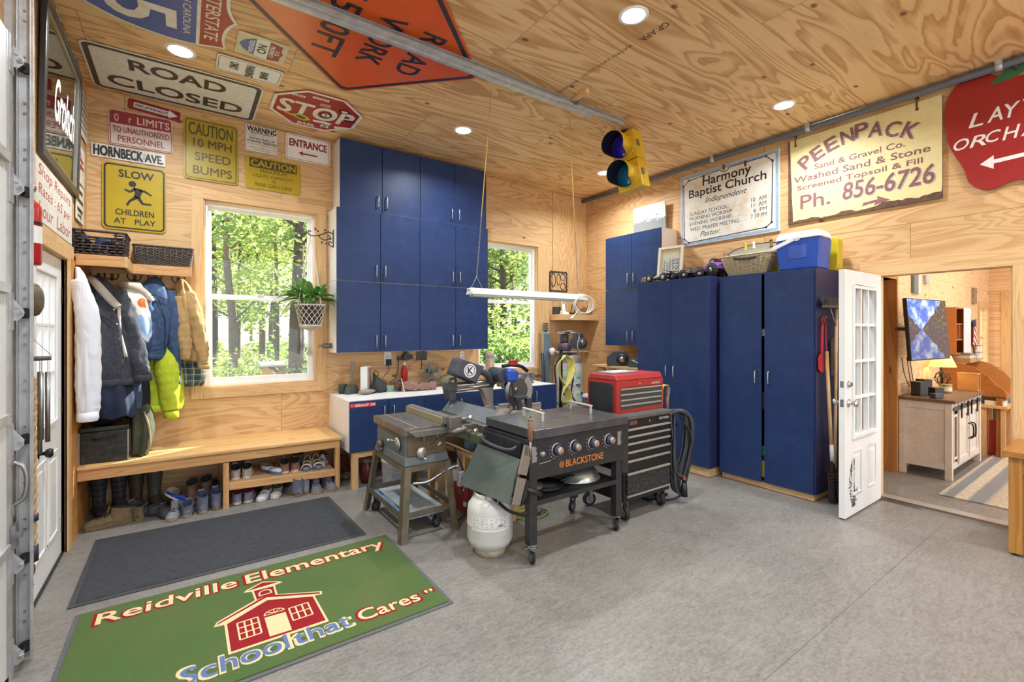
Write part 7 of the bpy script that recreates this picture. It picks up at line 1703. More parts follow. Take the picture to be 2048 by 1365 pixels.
# ---------------------------------------------------------------- on top of the cabinets at the right
LT=2.063
e=thing('canvas_print','unframed mountain picture leaning on the wall above the corner cabinets','picture',(5.03,3.93,2.772),(R_(90),0,R_(-90)))
k=NT('mountain_print');o=k.obj();sp=k.n('ShaderNodeSeparateXYZ');k.l(o,sp.inputs[0])
rid=k.math('ADD',.27,k.math('MULTIPLY',k.math('SUBTRACT',k.noise(k.mapping(o,scale=(1,.02,.02)),11,5,.6),.5),.26));rid=k.math('SUBTRACT',rid,k.math('MULTIPLY',k.math('ABSOLUTE',k.math('SUBTRACT',sp.outputs[0],.03)),.34))
mt=k.math('LESS_THAN',sp.outputs[1],rid);mc=k.ramp(k.noise(k.mapping(o,scale=(1,2,1),rot=(0,0,.7)),22,5,.7),[(.42,srgb(104,112,128)),(.58,srgb(224,228,236))])
c=k.mix(mt,srgb(190,190,186),mc);tr_=k.math('LESS_THAN',sp.outputs[1],k.math('ADD',.13,k.math('MULTIPLY',k.noise(k.mapping(o,scale=(1,.05,1)),70,2),.10)));c=k.mix(tr_,c,srgb(120,124,124));k.base(c);k.b.inputs['Roughness'].default_value=.6
MB().box(-.255,.0,-.0,.255,.385,.018,M=RX(4)).build('canvas',k.m,e)
e=thing('word_art_board','grey framed board with rotated names leaning on the tall cabinet top','picture',(4.62,3.345,LT),(R_(90-8),0,R_(-82)))
MB().ring(rect(.155,.215),rect(.125,.185),0,.022,M=TR(0,.215,0)).build('frame',pm('pale_frame',srgb(206,198,170),.6,var=.1),e,bevel=.002);MB().box(-.126,.029,.002,.126,.401,.008).build('backing',pm('backing_beige',srgb(190,176,148),.7),e);MB().box(-.085,.04,.0082,.126,.30,.0095).build('sheet',pm('sheet_grey',srgb(176,176,172),.6),e)
m=MB()
for s_,x,w,h in (('JOHNNY',-.065,.22,.022),('CASH',-.032,.15,.022),('CARL PERKINS',.0,.22,.018),('ELVIS',.04,.22,.032),('PRESLEY',.09,.235,.042)):put(m,s_,x,.165,w,h,z=.0105,bold=.02,rot=90)
m.build('lettering',S_black,e)
def tyre(r,w,cx,cy,cz,e,col=None,hubc=None,rz=0,M0=None):
    Mx=(M0 or Matrix.Identity(4)) @ TR(cx,cy,cz) @ RX(90)
    m=MB();m.lathe([(r*.55,-w/2),(r*.92,-w/2),(r,-w*.3),(r,w*.3),(r*.92,w/2),(r*.55,w/2)],n=20,M=Mx)
    for i in range(14):a=2*PI*i/14;m.box(-w*.42,-r*.09,r*.98,w*.42,r*.09,r*1.05,M=Mx @ RZ(math.degrees(a)) @ RY(90) @ RZ(90) if False else Mx @ RZ(math.degrees(a)) @ RX(90) @ RY(90) if False else Mx @ RZ(math.degrees(a)) @ RX(-90) @ RZ(90))
    t=m.build('tyre',col or M_rubber,e)
    m=MB();m.lathe([(0,-w*.40),(r*.56,-w*.46),(r*.56,w*.46),(0,w*.40)],n=16,M=Mx);m.build('wheel_hub',hubc or M_steel,t)
def rc_car(label,loc,head,L,W_,r,body,kind,hub=None,tcol=None,wing=True):
    """model car; forward is local +x"""
    e=thing('model_car',label,'toy car',loc,(0,0,R_(head)))
    cl=r*.75
    m=MB();m.box(-L*.42,-W_*.16,cl,L*.42,W_*.16,cl+.012);m.box(-L*.2,-W_*.12,cl+.012,L*.1,W_*.12,cl+.04)
    for x in (-L*.34,L*.34):m.bar((x,-W_*.42,r),(x,W_*.42,r),.012,.008);m.bar((x,-W_*.2,cl+.05),(x,W_*.2,cl+.05),.008,.02);m.tube([(x,-W_*.2,cl+.05),(x,-W_*.36,r)],.006,n=6);m.tube([(x,W_*.2,cl+.05),(x,W_*.36,r)],.006,n=6)
    m.build('chassis',M_blackmetal,e)
    for x in (-L*.34,L*.34):
        for s_ in (-1,1):tyre(r*(1.0 if x>0 else 1.05),r*.8,x,s_*W_*.42,r*1.06,e,tcol,hub)
    z=cl+.02
    if kind == 'buggy':
        rings=[[Vector((x*L,s_*w*W_,z+zz*r)) for s_,zz in ((-1,.1),(-.8,h),(.8,h),(1,.1))] for x,w,h in ((-.34,.16,.5),(-.18,.2,1.1),(.0,.2,1.25),(.14,.19,.75),(.40,.07,.35))]
    else:
        rings=[[Vector((x*L,s_*w*W_,z+zz*r)) for s_,zz in ((-1,.2),(-.85,h),(.85,h),(1,.2))] for x,w,h in ((-.45,.32,.6),(-.30,.36,.85),(-.22,.32,1.5),(.02,.32,1.55),(.14,.36,.95),(.42,.34,.75),(.47,.28,.4))]
    MB().loft(rings,smooth=False).build('body',body,e,bevel=.004)
    m=MB();m.hexa([(L*.0,-W_*.14,z+r*1.0),(L*.12,-W_*.14,z+r*.8),(L*.12,W_*.14,z+r*.8),(L*.0,W_*.14,z+r*1.0)],[(-L*.01,-W_*.12,z+r*1.24),(L*.06,-W_*.12,z+r*1.1),(L*.06,W_*.12,z+r*1.1),(-L*.01,W_*.12,z+r*1.24)]) if kind == 'buggy' else m.box(L*.02,-W_*.27,z+r*1.0,L*.085,W_*.27,z+r*1.38)
    m.build('windscreen',M_dark,e)
    if wing:
        m=MB();m.box(-L*.48,-W_*.32,z+r*1.35,-L*.36,W_*.32,z+r*1.42);m.box(-L*.44,-.006,z+r*.4,-L*.40,.006,z+r*1.35);m.build('wing',M_black,e)
    MB().cyl((-L*.1,W_*.1,z+r*.8),(-L*.13,W_*.11,z+r*2.4),.0025,n=5).build('antenna',M_black,e)
    return e
M_tan_t=pm('tan_tyre',srgb(150,126,92),.8,var=.2)
rc_car('small buggy model car with tan tyres at the left end of the cabinet top',(4.66,3.60,LT),105,.22,.17,.042,pm('rc_grey',srgb(70,66,70),.4),'buggy',tcol=M_tan_t)
rc_car('grey and white buggy model car in front of the word board',(4.52,3.37,LT),85,.30,.22,.044,pm('rc_white',srgb(196,200,206),.4,var=.25,dirt=srgb(60,64,70),dirtamt=.6),'buggy',hub=pm('cream_hub',srgb(206,198,170),.5))
rc_car('black model truck with silver wheels in the middle of the cabinet top',(4.56,3.10,LT),70,.27,.22,.048,M_black,'buggy',hub=M_chrome)
rc_car('dark model car with chrome five-spoke wheels beside the purple truck',(4.50,2.93,LT),95,.26,.19,.040,pm('rc_dark',srgb(48,44,56),.35),'truck',hub=M_chrome,wing=False)
rc_car('purple monster truck model with large black tyres beside the pale basket',(4.66,2.80,LT),65,.34,.27,.066,pm('rc_purple',srgb(120,52,150),.35,var=.3,vs=14,dirt=srgb(190,160,210),dirtamt=.5),'truck',wing=False)
e_=rc_car('red model car perched behind the purple monster truck',(4.93,2.86,LT),80,.22,.18,.045,pm('rc_red',srgb(170,36,40),.35),'buggy')
e=thing('storage_box','dark box on the cabinet top carrying the red model car','box',(4.93,2.86,LT));MB().box(-.11,-.13,0,.11,.13,.16).build('body',pm('box_brown',srgb(150,118,84),.7),e);e_.location.z=LT+.1605
e=thing('wicker_basket','pale wicker laundry basket on the tall cabinet top','basket',(4.72,2.425,LT-.006),(0,0,R_(-88)))
wv,rim,bt=wicker(.36,.26,.20,.50,.36,17,34,.0048)
wv.build('weave',M_wick_lt,e);rim.build('rim',M_wick_lt,e);bt.build('bottom',M_wick_lt,e);MB().box(-.17,-.12,.01,.17,.12,.12).build('liner',pm('liner_dark',srgb(160,146,114),.8),e)
e=thing('round_tray','large round grey tray with dark rim lying in the pale basket','tray',(4.75,2.42,LT+.245),(R_(3),R_(-24),0))
MB().lathe([(0,0),(.235,.0),(.245,.012),(.235,.016),(0,.010)],n=44).build('disc',pm('tray_olive',srgb(126,118,98),.6,var=.12),e);MB().lathe([(.236,-.002),(.25,.0),(.25,.020),(.236,.022)],n=44).build('rim',pm('rim_dark',srgb(76,70,68),.5),e)
for i,(x,y,lb,col) in enumerate(((4.80,2.54,'tiny yellow figure standing on the round tray',(210,196,60)),(4.81,2.46,'tiny white figure standing on the round tray',(226,224,220)),(4.80,2.28,'tiny brown figure standing on the round tray near the cooler',(120,84,64)))):
    e=thing('figurine',lb,'figurine',(x,y,LT+.262+.02*(x-4.76)/.04));m=MB();m.ell((0,0,.065),.012,.012,.014,nu=10,nv=8);m.lathe([(.016,0),(.010,.03),(.014,.05),(.006,.056)],n=10);m.tube([(-.01,0,.045),(-.03,.005,.06)],.004,n=5);m.tube([(.01,0,.045),(.025,.005,.03)],.004,n=5);m.build('figure',pm('fig%d' % i,srgb(*col),.5,var=.3,vs=60),e)
CT2=2.0565
e=thing('cooler','blue picnic cooler with white lid and folded handle on the tall cabinet','cooler',(4.665,1.93,CT2),(0,0,R_(-88)))
M_cool=pm('cooler_blue',srgb(38,84,186),.35,var=.08,vs=4)
MB().hexa([(-.165,-.125,0),(.165,-.125,0),(.165,.125,0),(-.165,.125,0)],[(-.185,-.14,.275),(.185,-.14,.275),(.185,.14,.275),(-.185,.14,.275)]).build('body',M_cool,e,bevel=.018,seg=3)
MB().hexa([(-.192,-.147,.277),(.192,-.147,.277),(.192,.147,.277),(-.192,.147,.277)],[(-.165,-.12,.345),(.165,-.12,.345),(.165,.12,.345),(-.165,.12,.345)]).build('lid',M_white,e,bevel=.014,seg=3)
m=MB();m.box(-.075,-.139,.10,.075,-.1345,.215);m.build('recess',pm('cooler_recess',srgb(62,96,188),.4),e,bevel=.006)
m=MB();m.bar((.0,-.152,.285),(-.205,-.158,.205),.014,.034,up=(0,0,1));m.bar((.0,.152,.285),(-.205,.158,.205),.014,.034,up=(0,0,1));m.bar((-.205,-.158,.205),(-.205,.158,.205),.034,.014,up=(1,0,0));m.lathe([(0,-.008),(.03,-.008),(.03,.008),(0,.008)],n=18,M=TR(.0,-.152,.285) @ RX(90));m.build('handle',M_white,e,bevel=.003)
e=thing('yellow_case','yellow plastic case behind the blue cooler','case',(4.92,1.905,CT2),(0,0,R_(-90)));MB().prism(rrect(.36,.31,.04,cy=.155),-.06,.06,M=RX(90)).build('body',pm('case_yellow',srgb(206,184,34),.45,var=.08),e,bevel=.008);m=MB()
for x in (-.09,-.03,.03,.09):m.box(x-.008,-.068,.03,x+.008,-.060,.28)
m.build('ribs',pm('case_yellow',srgb(206,184,34)),e)
e=thing('yellow_crate','low yellow tray between the pale basket and the blue cooler','tray',(4.86,2.20,CT2));MB().box(-.1,-.07,0,.1,.07,.055).build('body',pm('case_yellow',srgb(206,184,34)),e,bevel=.006)

# side of the tall cabinet: brushes, dustpan, brooms
e=thing('push_broom','push broom head with grey bristles hung upside down beside the white door','broom',(4.70,1.70,1.70))
m=MB();m.box(-.17,-.03,0,.17,.03,.025);m.build('block',pm('block_dark',srgb(96,82,72),.6),e,bevel=.006)
m=MB();rg=random.Random(31)
for i in range(34):
    for j in range(4):x=-.16+.32*i/33;y=-.022+.015*j;m.tube([(x,y,.025),(x*1.08+rg.uniform(-.012,.012),y*1.7+rg.uniform(-.012,.012),.09+rg.uniform(-.012,.012))],.0024,n=3,caps=False)
m.build('bristles',pm('bristle_grey',srgb(110,106,100),.9,var=.4,vs=40),e);MB().cyl((.06,.0,-.0),(.075,.02,-1.70+.012),.013,n=10).build('handle',M_pine_z,e);m=MB();m.tube([(-.07,0,.0),(.0,.0,-.10),(.06,0,-.16)],.005,n=6);m.build('brace',M_steel,e)
e=thing('dustpan','red plastic scoop and spatula set hanging on the side of the tall cabinet','scoop',(4.575,1.745,1.16))
M_scoop=pm('scoop_red',srgb(186,34,44),.4)
m=MB();m.prism([(q[0],q[1]) for q in [(-.06,0),(-.065,.10),(-.03,.14),(.02,.14),(.055,.10),(.05,.0),(.0,-.03)]],-.008,.004,M=RX(90));m.tube([(-.01,-.002,.13),(-.005,-.002,.30),(.005,-.002,.39)],.012,n=8);m.tube(spline([(.005,-.004,.39),(-.02,-.004,.43),(.01,-.004,.46),(.035,-.004,.43),(.012,-.004,.39)],5),.006,n=6);m.build('scoop',M_scoop,e,bevel=.002)
m=MB();m.tube([(.06,-.004,.42),(.07,-.004,.2),(.085,-.004,.0)],.008,n=8);m.tube([(.03,-.004,.45),(.06,-.004,.42)],.006,n=6);m.build('wand',M_scoop,e);m=MB();m.tube([(.01,.01,.455),(.01,-.03,.455),(.01,-.03,.468)],.004,n=5);m.build('nail',M_steel,e)
e=thing('hand_brush','grey hand brush hanging between the tall cabinet and the white door','brush',(4.80,1.735,1.10));MB().prism([(-.03,0),(.03,0),(.03,.30),(0,.34),(-.03,.30)],-.01,.01,M=RX(90)).build('body',pm('brush_grey',srgb(140,146,150),.5),e)
e=thing('straw_broom','black straw broom with wooden handle standing beside the tall cabinet','broom',(4.62,1.675,0))
MB().tube([(.03,.02,.36),(.0,.05,1.32)],.0145,n=12).build('handle',M_pine_z,e);MB().tube([(.032,.018,.34),(.027,.023,.50)],.0165,n=12).build('grip_tape',M_white,e)
m=MB();rg=random.Random(17)
for i in range(150):
    a=rg.uniform(0,2*PI);r=math.sqrt(rg.random());x1,y1=.085*r*math.cos(a),.035*r*math.sin(a)
    m.tube([(.032+x1*.18,.018+y1*.3,.36),(.034+x1*.75,.012+y1*.8,.22),(.03+x1*1.0,.0+y1,.005+rg.uniform(0,.02))],.0038,n=3,caps=False)
m.build('bristles',pm('broom_black',srgb(58,54,54),.9,var=.4,vs=30),e);m=MB()
for z in (.20,.225,.25):m.tube([(.033+.072*math.cos(t),.013+.032*math.sin(t),z) for t in [2*PI*i/24 for i in range(24)]],.003,n=5,closed=True)
m.build('binding',pm('binding_red',srgb(130,56,52),.7),e)
e=thing('door_marks','dark irregular drawing stuck on the lower part of the open white door','mark',(4.43,DY0-.001,.27),WALL_B)  # many small dark flecks laid over the door face
m=MB();rg=random.Random(77)
for i in range(230):
    t=rg.uniform(-.5,.5);w=.095*(1-abs(t)**1.6*2.2) ;x=rg.uniform(-w,w);y=t*.38;s_=rg.uniform(.004,.011);a=rg.uniform(0,180)
    m.prism([(x+s_*math.cos(R_(a+q))*k_,y+s_*math.sin(R_(a+q))*k_) for q,k_ in ((0,2),(90,.45),(180,1.6),(270,.5))],0,.0008+i*1e-6)
m.build('flecks',pm('mark_grey',srgb(80,80,82),.6,var=.6,vs=60),e)
m=MB();m.prism([(-.05,.085),(-.01,.10),(.0,.07),(-.03,.06)],.0012,.0016);m.prism([(.03,.09),(.07,.07),(.06,.045),(.02,.065)],.0012,.0016);m.build('pale_patches',S_whiteclean,e)

# ---------------------------------------------------------------- hanging things
e=thing('shop_light','long white shop light hanging on yellow cords in front of the cabinets','light fixture')
m=MB();m.hexa([(1.905,3.225,1.80),(3.19,3.225,1.80),(3.19,3.345,1.80),(1.905,3.345,1.80)],[(1.905,3.262,1.853),(3.19,3.262,1.853),(3.19,3.308,1.853),(1.905,3.308,1.853)]);m.build('housing',M_white,e,bevel=.002);m=MB();m.box(1.90,3.255,1.815,1.905,3.315,1.85);ec=m.build('end_cap',M_white,e);MB().box(1.897,3.275,1.828,1.90,3.295,1.838).build('switch',M_black,ec)
m=MB();m.cyl((1.93,3.26,1.792),(3.16,3.26,1.792),.010,n=10);m.cyl((1.93,3.31,1.792),(3.16,3.31,1.792),.010,n=10);m.build('tubes',pm('tube_glass',srgb(220,222,220),.3),e)
M_cord=pm('yellow_cord',srgb(222,196,110),.7,var=.1)
for (xt,xb,zc) in ((2.118,1.975,2.45),(3.008,3.11,2.45)):
    t=(3.52-zc)/(3.52-1.95);xc=xt+(xb-xt)*t
    m=MB();m.tube([(xt,3.289,3.50),(xc,3.287,zc)],.0048,n=6);m.build('cord',M_cord,e)
    m=MB();N=26
    for i in range(N):
        f0=i/N;f1=(i+1)/N;p0=Vector((xc+(xb-xc)*f0,3.286,zc+(1.95-zc)*f0));p1=Vector((xc+(xb-xc)*f1,3.286,zc+(1.95-zc)*f1));o_=Vector((.007,0,0)) if i % 2 else Vector((0,.007,0))
        m.tube([p0,(p0+p1)/2+o_,p1],.0022,n=4);m.tube([p0,(p0+p1)/2-o_,p1],.0022,n=4)
    m.build('chain',M_steel,e);m=MB()
    m.tube([(xb,3.286,1.95),(xb-.055,3.285,1.852)],.0025,n=5);m.tube([(xb,3.286,1.95),(xb+.055,3.285,1.852)],.0025,n=5);m.tube([(xt,3.289,3.525),(xt,3.289,3.505),(xt+.008,3.289,3.497),(xt,3.289,3.488),(xt-.008,3.289,3.497)],.003,n=5);m.build('hanger',M_steel,e)
m=MB()
for i in range(4):m.tube([(3.12+(.105+.006*i)*math.cos(t)+.006*i,3.25-.012*i,1.755+(.10-.005*i)*math.sin(t)) for t in [2*PI*j/28 for j in range(28)]],.0045,n=6,closed=True)
m.tube(spline([(3.05,3.22,1.70),(3.0,3.2,1.66),(2.96,3.2,1.63)],5),.006,n=6);m.cyl((2.97,3.2,1.635),(2.93,3.2,1.61),.012,n=8);m.build('power_cord',pm('cord_cream',srgb(228,222,206),.5),e)

e=thing('traffic_signal','yellow two-lamp traffic signal hanging from the ceiling','traffic light',(3.64,3.13,3.20),(R_(8),R_(6),R_(192)))
# local: faces +x
M_sig=pm('signal_yellow',srgb(216,176,30),.4,var=.1,vs=6)
for k_,(z,lens) in enumerate(((.145,pm('lens_blue',srgb(56,44,226),.12,var=.3,vs=14,coat=.6)),(-.145,pm('lens_teal',srgb(24,130,180),.12,var=.3,vs=14,coat=.6)))):
    b=MB().box(-.14,-.135,z-.142,.03,.135,z+.142).build('housing',M_sig,e,bevel=.012)
    m=MB();m.lathe([(.118,0),(.128,0),(.128,.02),(.118,.02)],n=32,M=TR(.03,0,z) @ RY(90));m.build('lens_ring',M_sig,b)
    m=MB();m.lathe([(.118,.004),(.09,.018),(.05,.028),(0,.031)],n=32,M=TR(.03,0,z) @ RY(90));m.build('lens',lens,b)
    vs=[];N=40;fs=[]
    for i in range(N+1):
        a=2*PI*i/N;dn=max(0,-math.cos(a));ln=.20 if dn<.55 else max(.04,.20*(1-(dn-.55)/.45*.95))
        for x,r in ((0,.120),(ln,.117+.004)):vs.append((.045+x,r*math.sin(a),z+r*math.cos(a)))
    mo=MB();mo.add(vs,[(2*i,2*i+1,2*i+3,2*i+2) for i in range(N)],True);mo.build('visor',M_sig,b,solid=.004)
    mi=MB();mi.add([(v[0],v[1]*.965,z+(v[2]-z)*.965) for v in vs],[(2*i,2*i+1,2*i+3,2*i+2) for i in range(N)],True);mi.build('visor_lining',pm('visor_dark',srgb(26,26,44),.45),b)
    m=MB();m.box(-.03,.135,z-.03,.01,.15,z+.03);m.cyl((-.01,-.135,z+.06),(-.01,-.155,z+.06),.012,n=10);m.build('latch',M_steel,b)
m=MB();m.cyl((-.05,0,.28),(-.05,0,.335),.03,n=14);m.build('hanger',M_blackmetal,e)

# bracket, plant and macrame hanger by the plant window
e=thing('plant_bracket','black scrolled iron plant bracket on the side of the blue cabinets','bracket',(1.2655,4.97,2.47))
def scroll(cx,cz,r,a0,a1,turns=1.0,n=20):return [(cx+r*(1-.75*i/n)*math.cos(a0+(a1-a0)*i/n),0,cz+r*(1-.75*i/n)*math.sin(a0+(a1-a0)*i/n)) for i in range(n+1)]
m=MB();m.box(-.006,-.008,-.11,-.0005,.008,.075)
m.tube(spline([(-.004,0,.03),(-.05,0,.045),(-.10,0,.02),(-.16,0,-.005),(-.215,0,-.01),(-.245,0,.01),(-.24,0,.035),(-.215,0,.03)],6),.0055,n=7)
m.tube(spline([(-.004,0,-.10),(-.03,0,-.095),(-.045,0,-.07),(-.03,0,-.05),(-.015,0,-.065)],6),.005,n=6);m.tube(spline([(-.15,0,.0),(-.10,0,-.04),(-.05,0,-.03),(-.03,0,.0),(-.05,0,.01)],6),.005,n=6);m.build('scroll',M_blackmetal,e)
m=MB()
for x,z,a in ((-.14,.03,130),(-.17,.045,110),(-.09,.045,60),(-.06,-.06,-130),(-.11,-.05,-100),(-.045,-.03,20)):m.prism([(0,0),(.015,.008),(.038,0),(.015,-.008)],-.002,.002,M=TR(x,0,z) @ RY(-a) @ RX(90))
m.build('leaf',M_blackmetal,e)
e=thing('hanging_plant','green leafy potted plant in a white macrame hanger by the window','potted plant',(1.045,4.97,1.5))
M_mac=pm('macrame',srgb(222,216,204),.9,var=.12,vs=40)
MB().lathe([(.095,.065),(.132,.255),(.136,.258),(.128,.262),(.122,.24),(0,.235)],n=30).lathe([(0,.06),(.095,.065)],n=30).build('pot',pm('pot_dark',srgb(66,64,78),.4,var=.2),e)
m=MB();rp=lambda z:.102+(z-.06)/.2*.042
for s_ in (1,-1):
    for i in range(15):
        a0=2*PI*i/15;m.tube([(rp(z)*math.cos(a0+s_*1.26*(z-.05)/.21),rp(z)*math.sin(a0+s_*1.26*(z-.05)/.21),z) for z in [.05+.21*q/10 for q in range(11)]],.0028,n=5)
for z in (.05,.055,.255,.262):m.tube([(rp(z)*math.cos(t),rp(z)*math.sin(t),z) for t in [2*PI*i/30 for i in range(30)]],.0042,n=6,closed=True)
for i in range(40):a=2*PI*i/40;m.tube([(.10*math.cos(a),.10*math.sin(a),.05),(.06*math.cos(a),.06*math.sin(a),.02),(.02*math.cos(a),.02*math.sin(a),.005)],.0026,n=4)
m.build('net',M_mac,e);m=MB()
for a in (.5,2.07,3.64,5.2):
    for d in (-.04,.04):m.tube(spline([(.146*math.cos(a+d),.146*math.sin(a+d),.26),(.10*math.cos(a),.10*math.sin(a),.50),(.045*math.cos(a),.045*math.sin(a),.78),(0,0,.93)],6),.0036,n=6)
    m.ell((.085*math.cos(a),.085*math.sin(a),.56),.008,nu=8,nv=6)
m.tube([(0,0,.93),(0,0,.975),(-.018,0,.99)],.005,n=6);m.build('cords',M_mac,e);m=MB();rg=random.Random(6);m.cyl((0,0,.01),(0,0,-.04),.012,n=10)
for i in range(46):a=rg.uniform(0,6.28);r=rg.uniform(.005,.036);m.tube([(.006*math.cos(a),.006*math.sin(a),-.035),(r*.5*math.cos(a),r*.5*math.sin(a),-.12),(r*math.cos(a),r*math.sin(a),-.24+rg.uniform(-.02,.02))],.0022,n=4)
m.build('tassel',M_mac,e)
M_leaf=pm('leaf_green',srgb(96,148,66),.4,var=.35,vs=10,dirt=srgb(140,184,96),dirtamt=.4);M_leafy=pm('leaf_yellow',srgb(196,170,60),.45,var=.3,vs=14);rg=random.Random(15)
def leafshape(m,base,az,el,ln,w,droop):
    d=Vector((math.cos(az),math.sin(az),0));n_=Vector((-d.y,d.x,0));rows=[]
    for i in range(8):
        t=i/7;p=Vector(base)+d*(ln*t*math.cos(el))+Vector((0,0,ln*(t*math.sin(el)-droop*t*t)));ww=w*math.sin(PI*(.04+.93*t)**.85)
        rows.append([p+n_*ww+Vector((0,0,ww*.35)),p,p-n_*ww+Vector((0,0,ww*.35))])
    m.loft(rows,caps=False,closed=False)
mo=[]
for i in range(46):
    az=rg.uniform(0,6.28);el=rg.uniform(.25,1.35);ln=rg.uniform(.14,.27);b=(rg.uniform(-.06,.06)+.04*math.cos(az),rg.uniform(-.06,.06)+.04*math.sin(az),.24)
    st=Vector(b)+Vector((math.cos(az)*.05,math.sin(az)*.05,.06+.05*math.sin(el)))
    m=MB();leafshape(m,st,az,el,ln,rg.uniform(.026,.042),rg.uniform(.2,.7));m.tube([b,st],.0028,n=4);m.build('leaf',M_leaf,e,solid=.0012)
m=MB();leafshape(m,(-.13,-.02,.30),3.4,-.3,.16,.035,.7);m.build('leaf',M_leafy,e,solid=.0012)
for az,el,ln in ((3.2,.15,.30),(2.9,.5,.28),(.1,.2,.26),(-.4,.3,.24),(1.4,1.3,.28)):
    m=MB();leafshape(m,(.07*math.cos(az),.07*math.sin(az),.31),az,el,ln,.045,.45);m.build('leaf',M_leaf,e,solid=.0012)
e=thing('fish_opener','grey cast iron fish head opener on the side of the wall cabinets','bottle opener',(1.2665,5.04,1.345));m=MB();m.ell((-.05,0,0),.055,.022,.028,nu=16,nv=10);m.box(-.012,-.02,-.028,-.0005,.02,.028);m.prism([(-.10,0),(-.125,.022),(-.12,0),(-.125,-.022)],-.003,.003,M=RX(90));m.build('fish',pm('cast_grey',srgb(120,120,120),.45,.5,var=.35,vs=40),e)

# ---------------------------------------------------------------- mats
e=thing('floor_mat','plain dark grey floor mat in front of the shoe bench','mat',(.285,3.90,0))
def matq(q,z0,z1):return MB().hexa([(x-.285,y-3.90,z0) for x,y in q],[(x-.285,y-3.90,z1) for x,y in q])
MB().hexa([(-.795,-.485,.001),(.815,-.50,.001),(.79,.475,.001),(-.795,.525,.001)],[(-.795,-.485,.006),(.815,-.50,.006),(.79,.475,.006),(-.795,.525,.006)]).build('border',pm('mat_rubber',srgb(62,64,66),.6,var=.1),e,bevel=.002)
MB().hexa([(-.765,-.455,.006),(.785,-.47,.006),(.76,.445,.006),(-.765,.495,.006)],[(-.76,-.45,.011),(.78,-.465,.011),(.755,.44,.011),(-.76,.49,.011)]).build('pile',pm('mat_charcoal',srgb(58,60,65),.95,var=.3,vs=30,bump=.5,bs=260),e)
e=thing('school_mat','green school mat with a red schoolhouse and lettering','mat',(.33,2.775,0))
Gx0,Gx1,Gy0,Gy1=-.79,.885,-.51,.535
k=NT('mat_green');o=k.obj();c=k.mix(k.noise(o,220,3,.7),srgb(54,78,42),srgb(98,122,72));c=k.mix(k.math('MULTIPLY',k.ramp(k.noise(o,2.5,4),[(.4,(0,0,0)),(.7,(1,1,1))]),.35),c,srgb(108,104,66));k.base(c);k.b.inputs['Roughness'].default_value=.95;k.b.inputs['Specular IOR Level'].default_value=.1;k.bump(k.noise(o,260,3),.6,.004);M_gmat=k.m
MB().box(Gx0,Gy0,.001,Gx1,Gy1,.006).build('border',pm('mat_rubber2',srgb(92,94,96),.6,var=.15),e,bevel=.002)
MB().box(Gx0+.022,Gy0+.022,.006,Gx1-.022,Gy1-.022,.011).build('pile',M_gmat,e)
def matm(n_,a,b): 
    k=NT(n_);o=k.obj();k.base(k.mix(k.noise(o,200,3,.7),a,b));k.b.inputs['Roughness'].default_value=.95;k.b.inputs['Specular IOR Level'].default_value=.1;return k.m
M_mred,M_mtan,M_mblue=matm('mat_red',srgb(120,24,30),srgb(158,44,48)),matm('mat_tan',srgb(206,178,130),srgb(232,210,168)),matm('mat_blue',srgb(70,92,140),srgb(112,134,176))
zz=.0116
def flat(polys,m_,name,z=zz):
    m=MB()
    for p in polys:m.prism(p,z-.0006,z)
    return m.build(name,m_,e)
hs=[(-.160,-.285),(-.160,-.020),(-.205,-.012),(-.190,.026),(-.006,.135),(-.010,.24),(-.050,.255),(-.035,.275),(.055,.325),(.135,.272),(.15,.252),(.108,.240),(.105,.128),(.318,.014),(.31,-.018),(.272,-.008),(.280,-.295)]
flat([hs],M_mtan,'house_outline')
flat([[(-.148,-.270),(-.148,-.022),(.05,.095),(.262,-.012),(.268,-.276)],[(.004,.13),(.0,.240),(.098,.232),(.095,.128),(.05,.150)],[(-.03,.262),(.054,.312),(.128,.266)],
      [(-.192,-.002),(-.184,.014),(.05,.150),(.304,.010),(.304,-.006),(.05,.128)]],M_mred,'house_walls',zz+.0006)
m=MB();z=zz+.0012
def win(x0,x1,y0,y1,nx,ny):
    t=.008
    for q in range(nx+1):xx=x0+(x1-x0)*q/nx;m.box(xx-t/2,y0,z-.0004,xx+t/2,y1,z)
    for q in range(ny+1):yy=y0+(y1-y0)*q/ny;m.box(x0,yy-t/2,z-.0004,x1,yy+t/2,z+.0001)
win(-.106,-.014,-.20,-.045,3,3);win(.132,.226,-.185,-.058,3,2)
m.prism([(.014,-.255),(.014,-.075),(.112,-.082),(.112,-.26)],z-.0004,z)
af=[(.063+.05*math.cos(PI*i/12),-.055+.040*math.sin(PI*i/12)) for i in range(13)];ai=[(.063+.042*math.cos(PI*i/12),-.053+.032*math.sin(PI*i/12)) for i in range(13)]
m.prism(af+ai[::-1],z-.0004,z);m.box(.013,-.059,z-.0004,.113,-.053,z)
for a in (45,90,135):m.bar((.063,-.055,z),(.063+.045*math.cos(R_(a)),-.055+.036*math.sin(R_(a)),z),.005,.0004)
bf=[(.05+.034*math.cos(PI*i/10),.185+.034*math.sin(PI*i/10)) for i in range(11)];bi=[(.05+.025*math.cos(PI*i/10),.185+.025*math.sin(PI*i/10)) for i in range(11)]
m.prism(bf+[(.016,.155),(.084,.155)][0:1]+[(.025,.163),(.025,.185)]+bi[::-1][0:0]+[(.075,.185)][0:0],z-.0004,z) if False else m.prism(bf+bi[::-1],z-.0004,z)
m.box(.016,.160,z-.0004,.025,.186,z);m.box(.075,.160,z-.0004,.084,.186,z);m.box(.016,.160,z-.0004,.084,.168,z+.0001)
m.build('house_details',M_mtan,e)
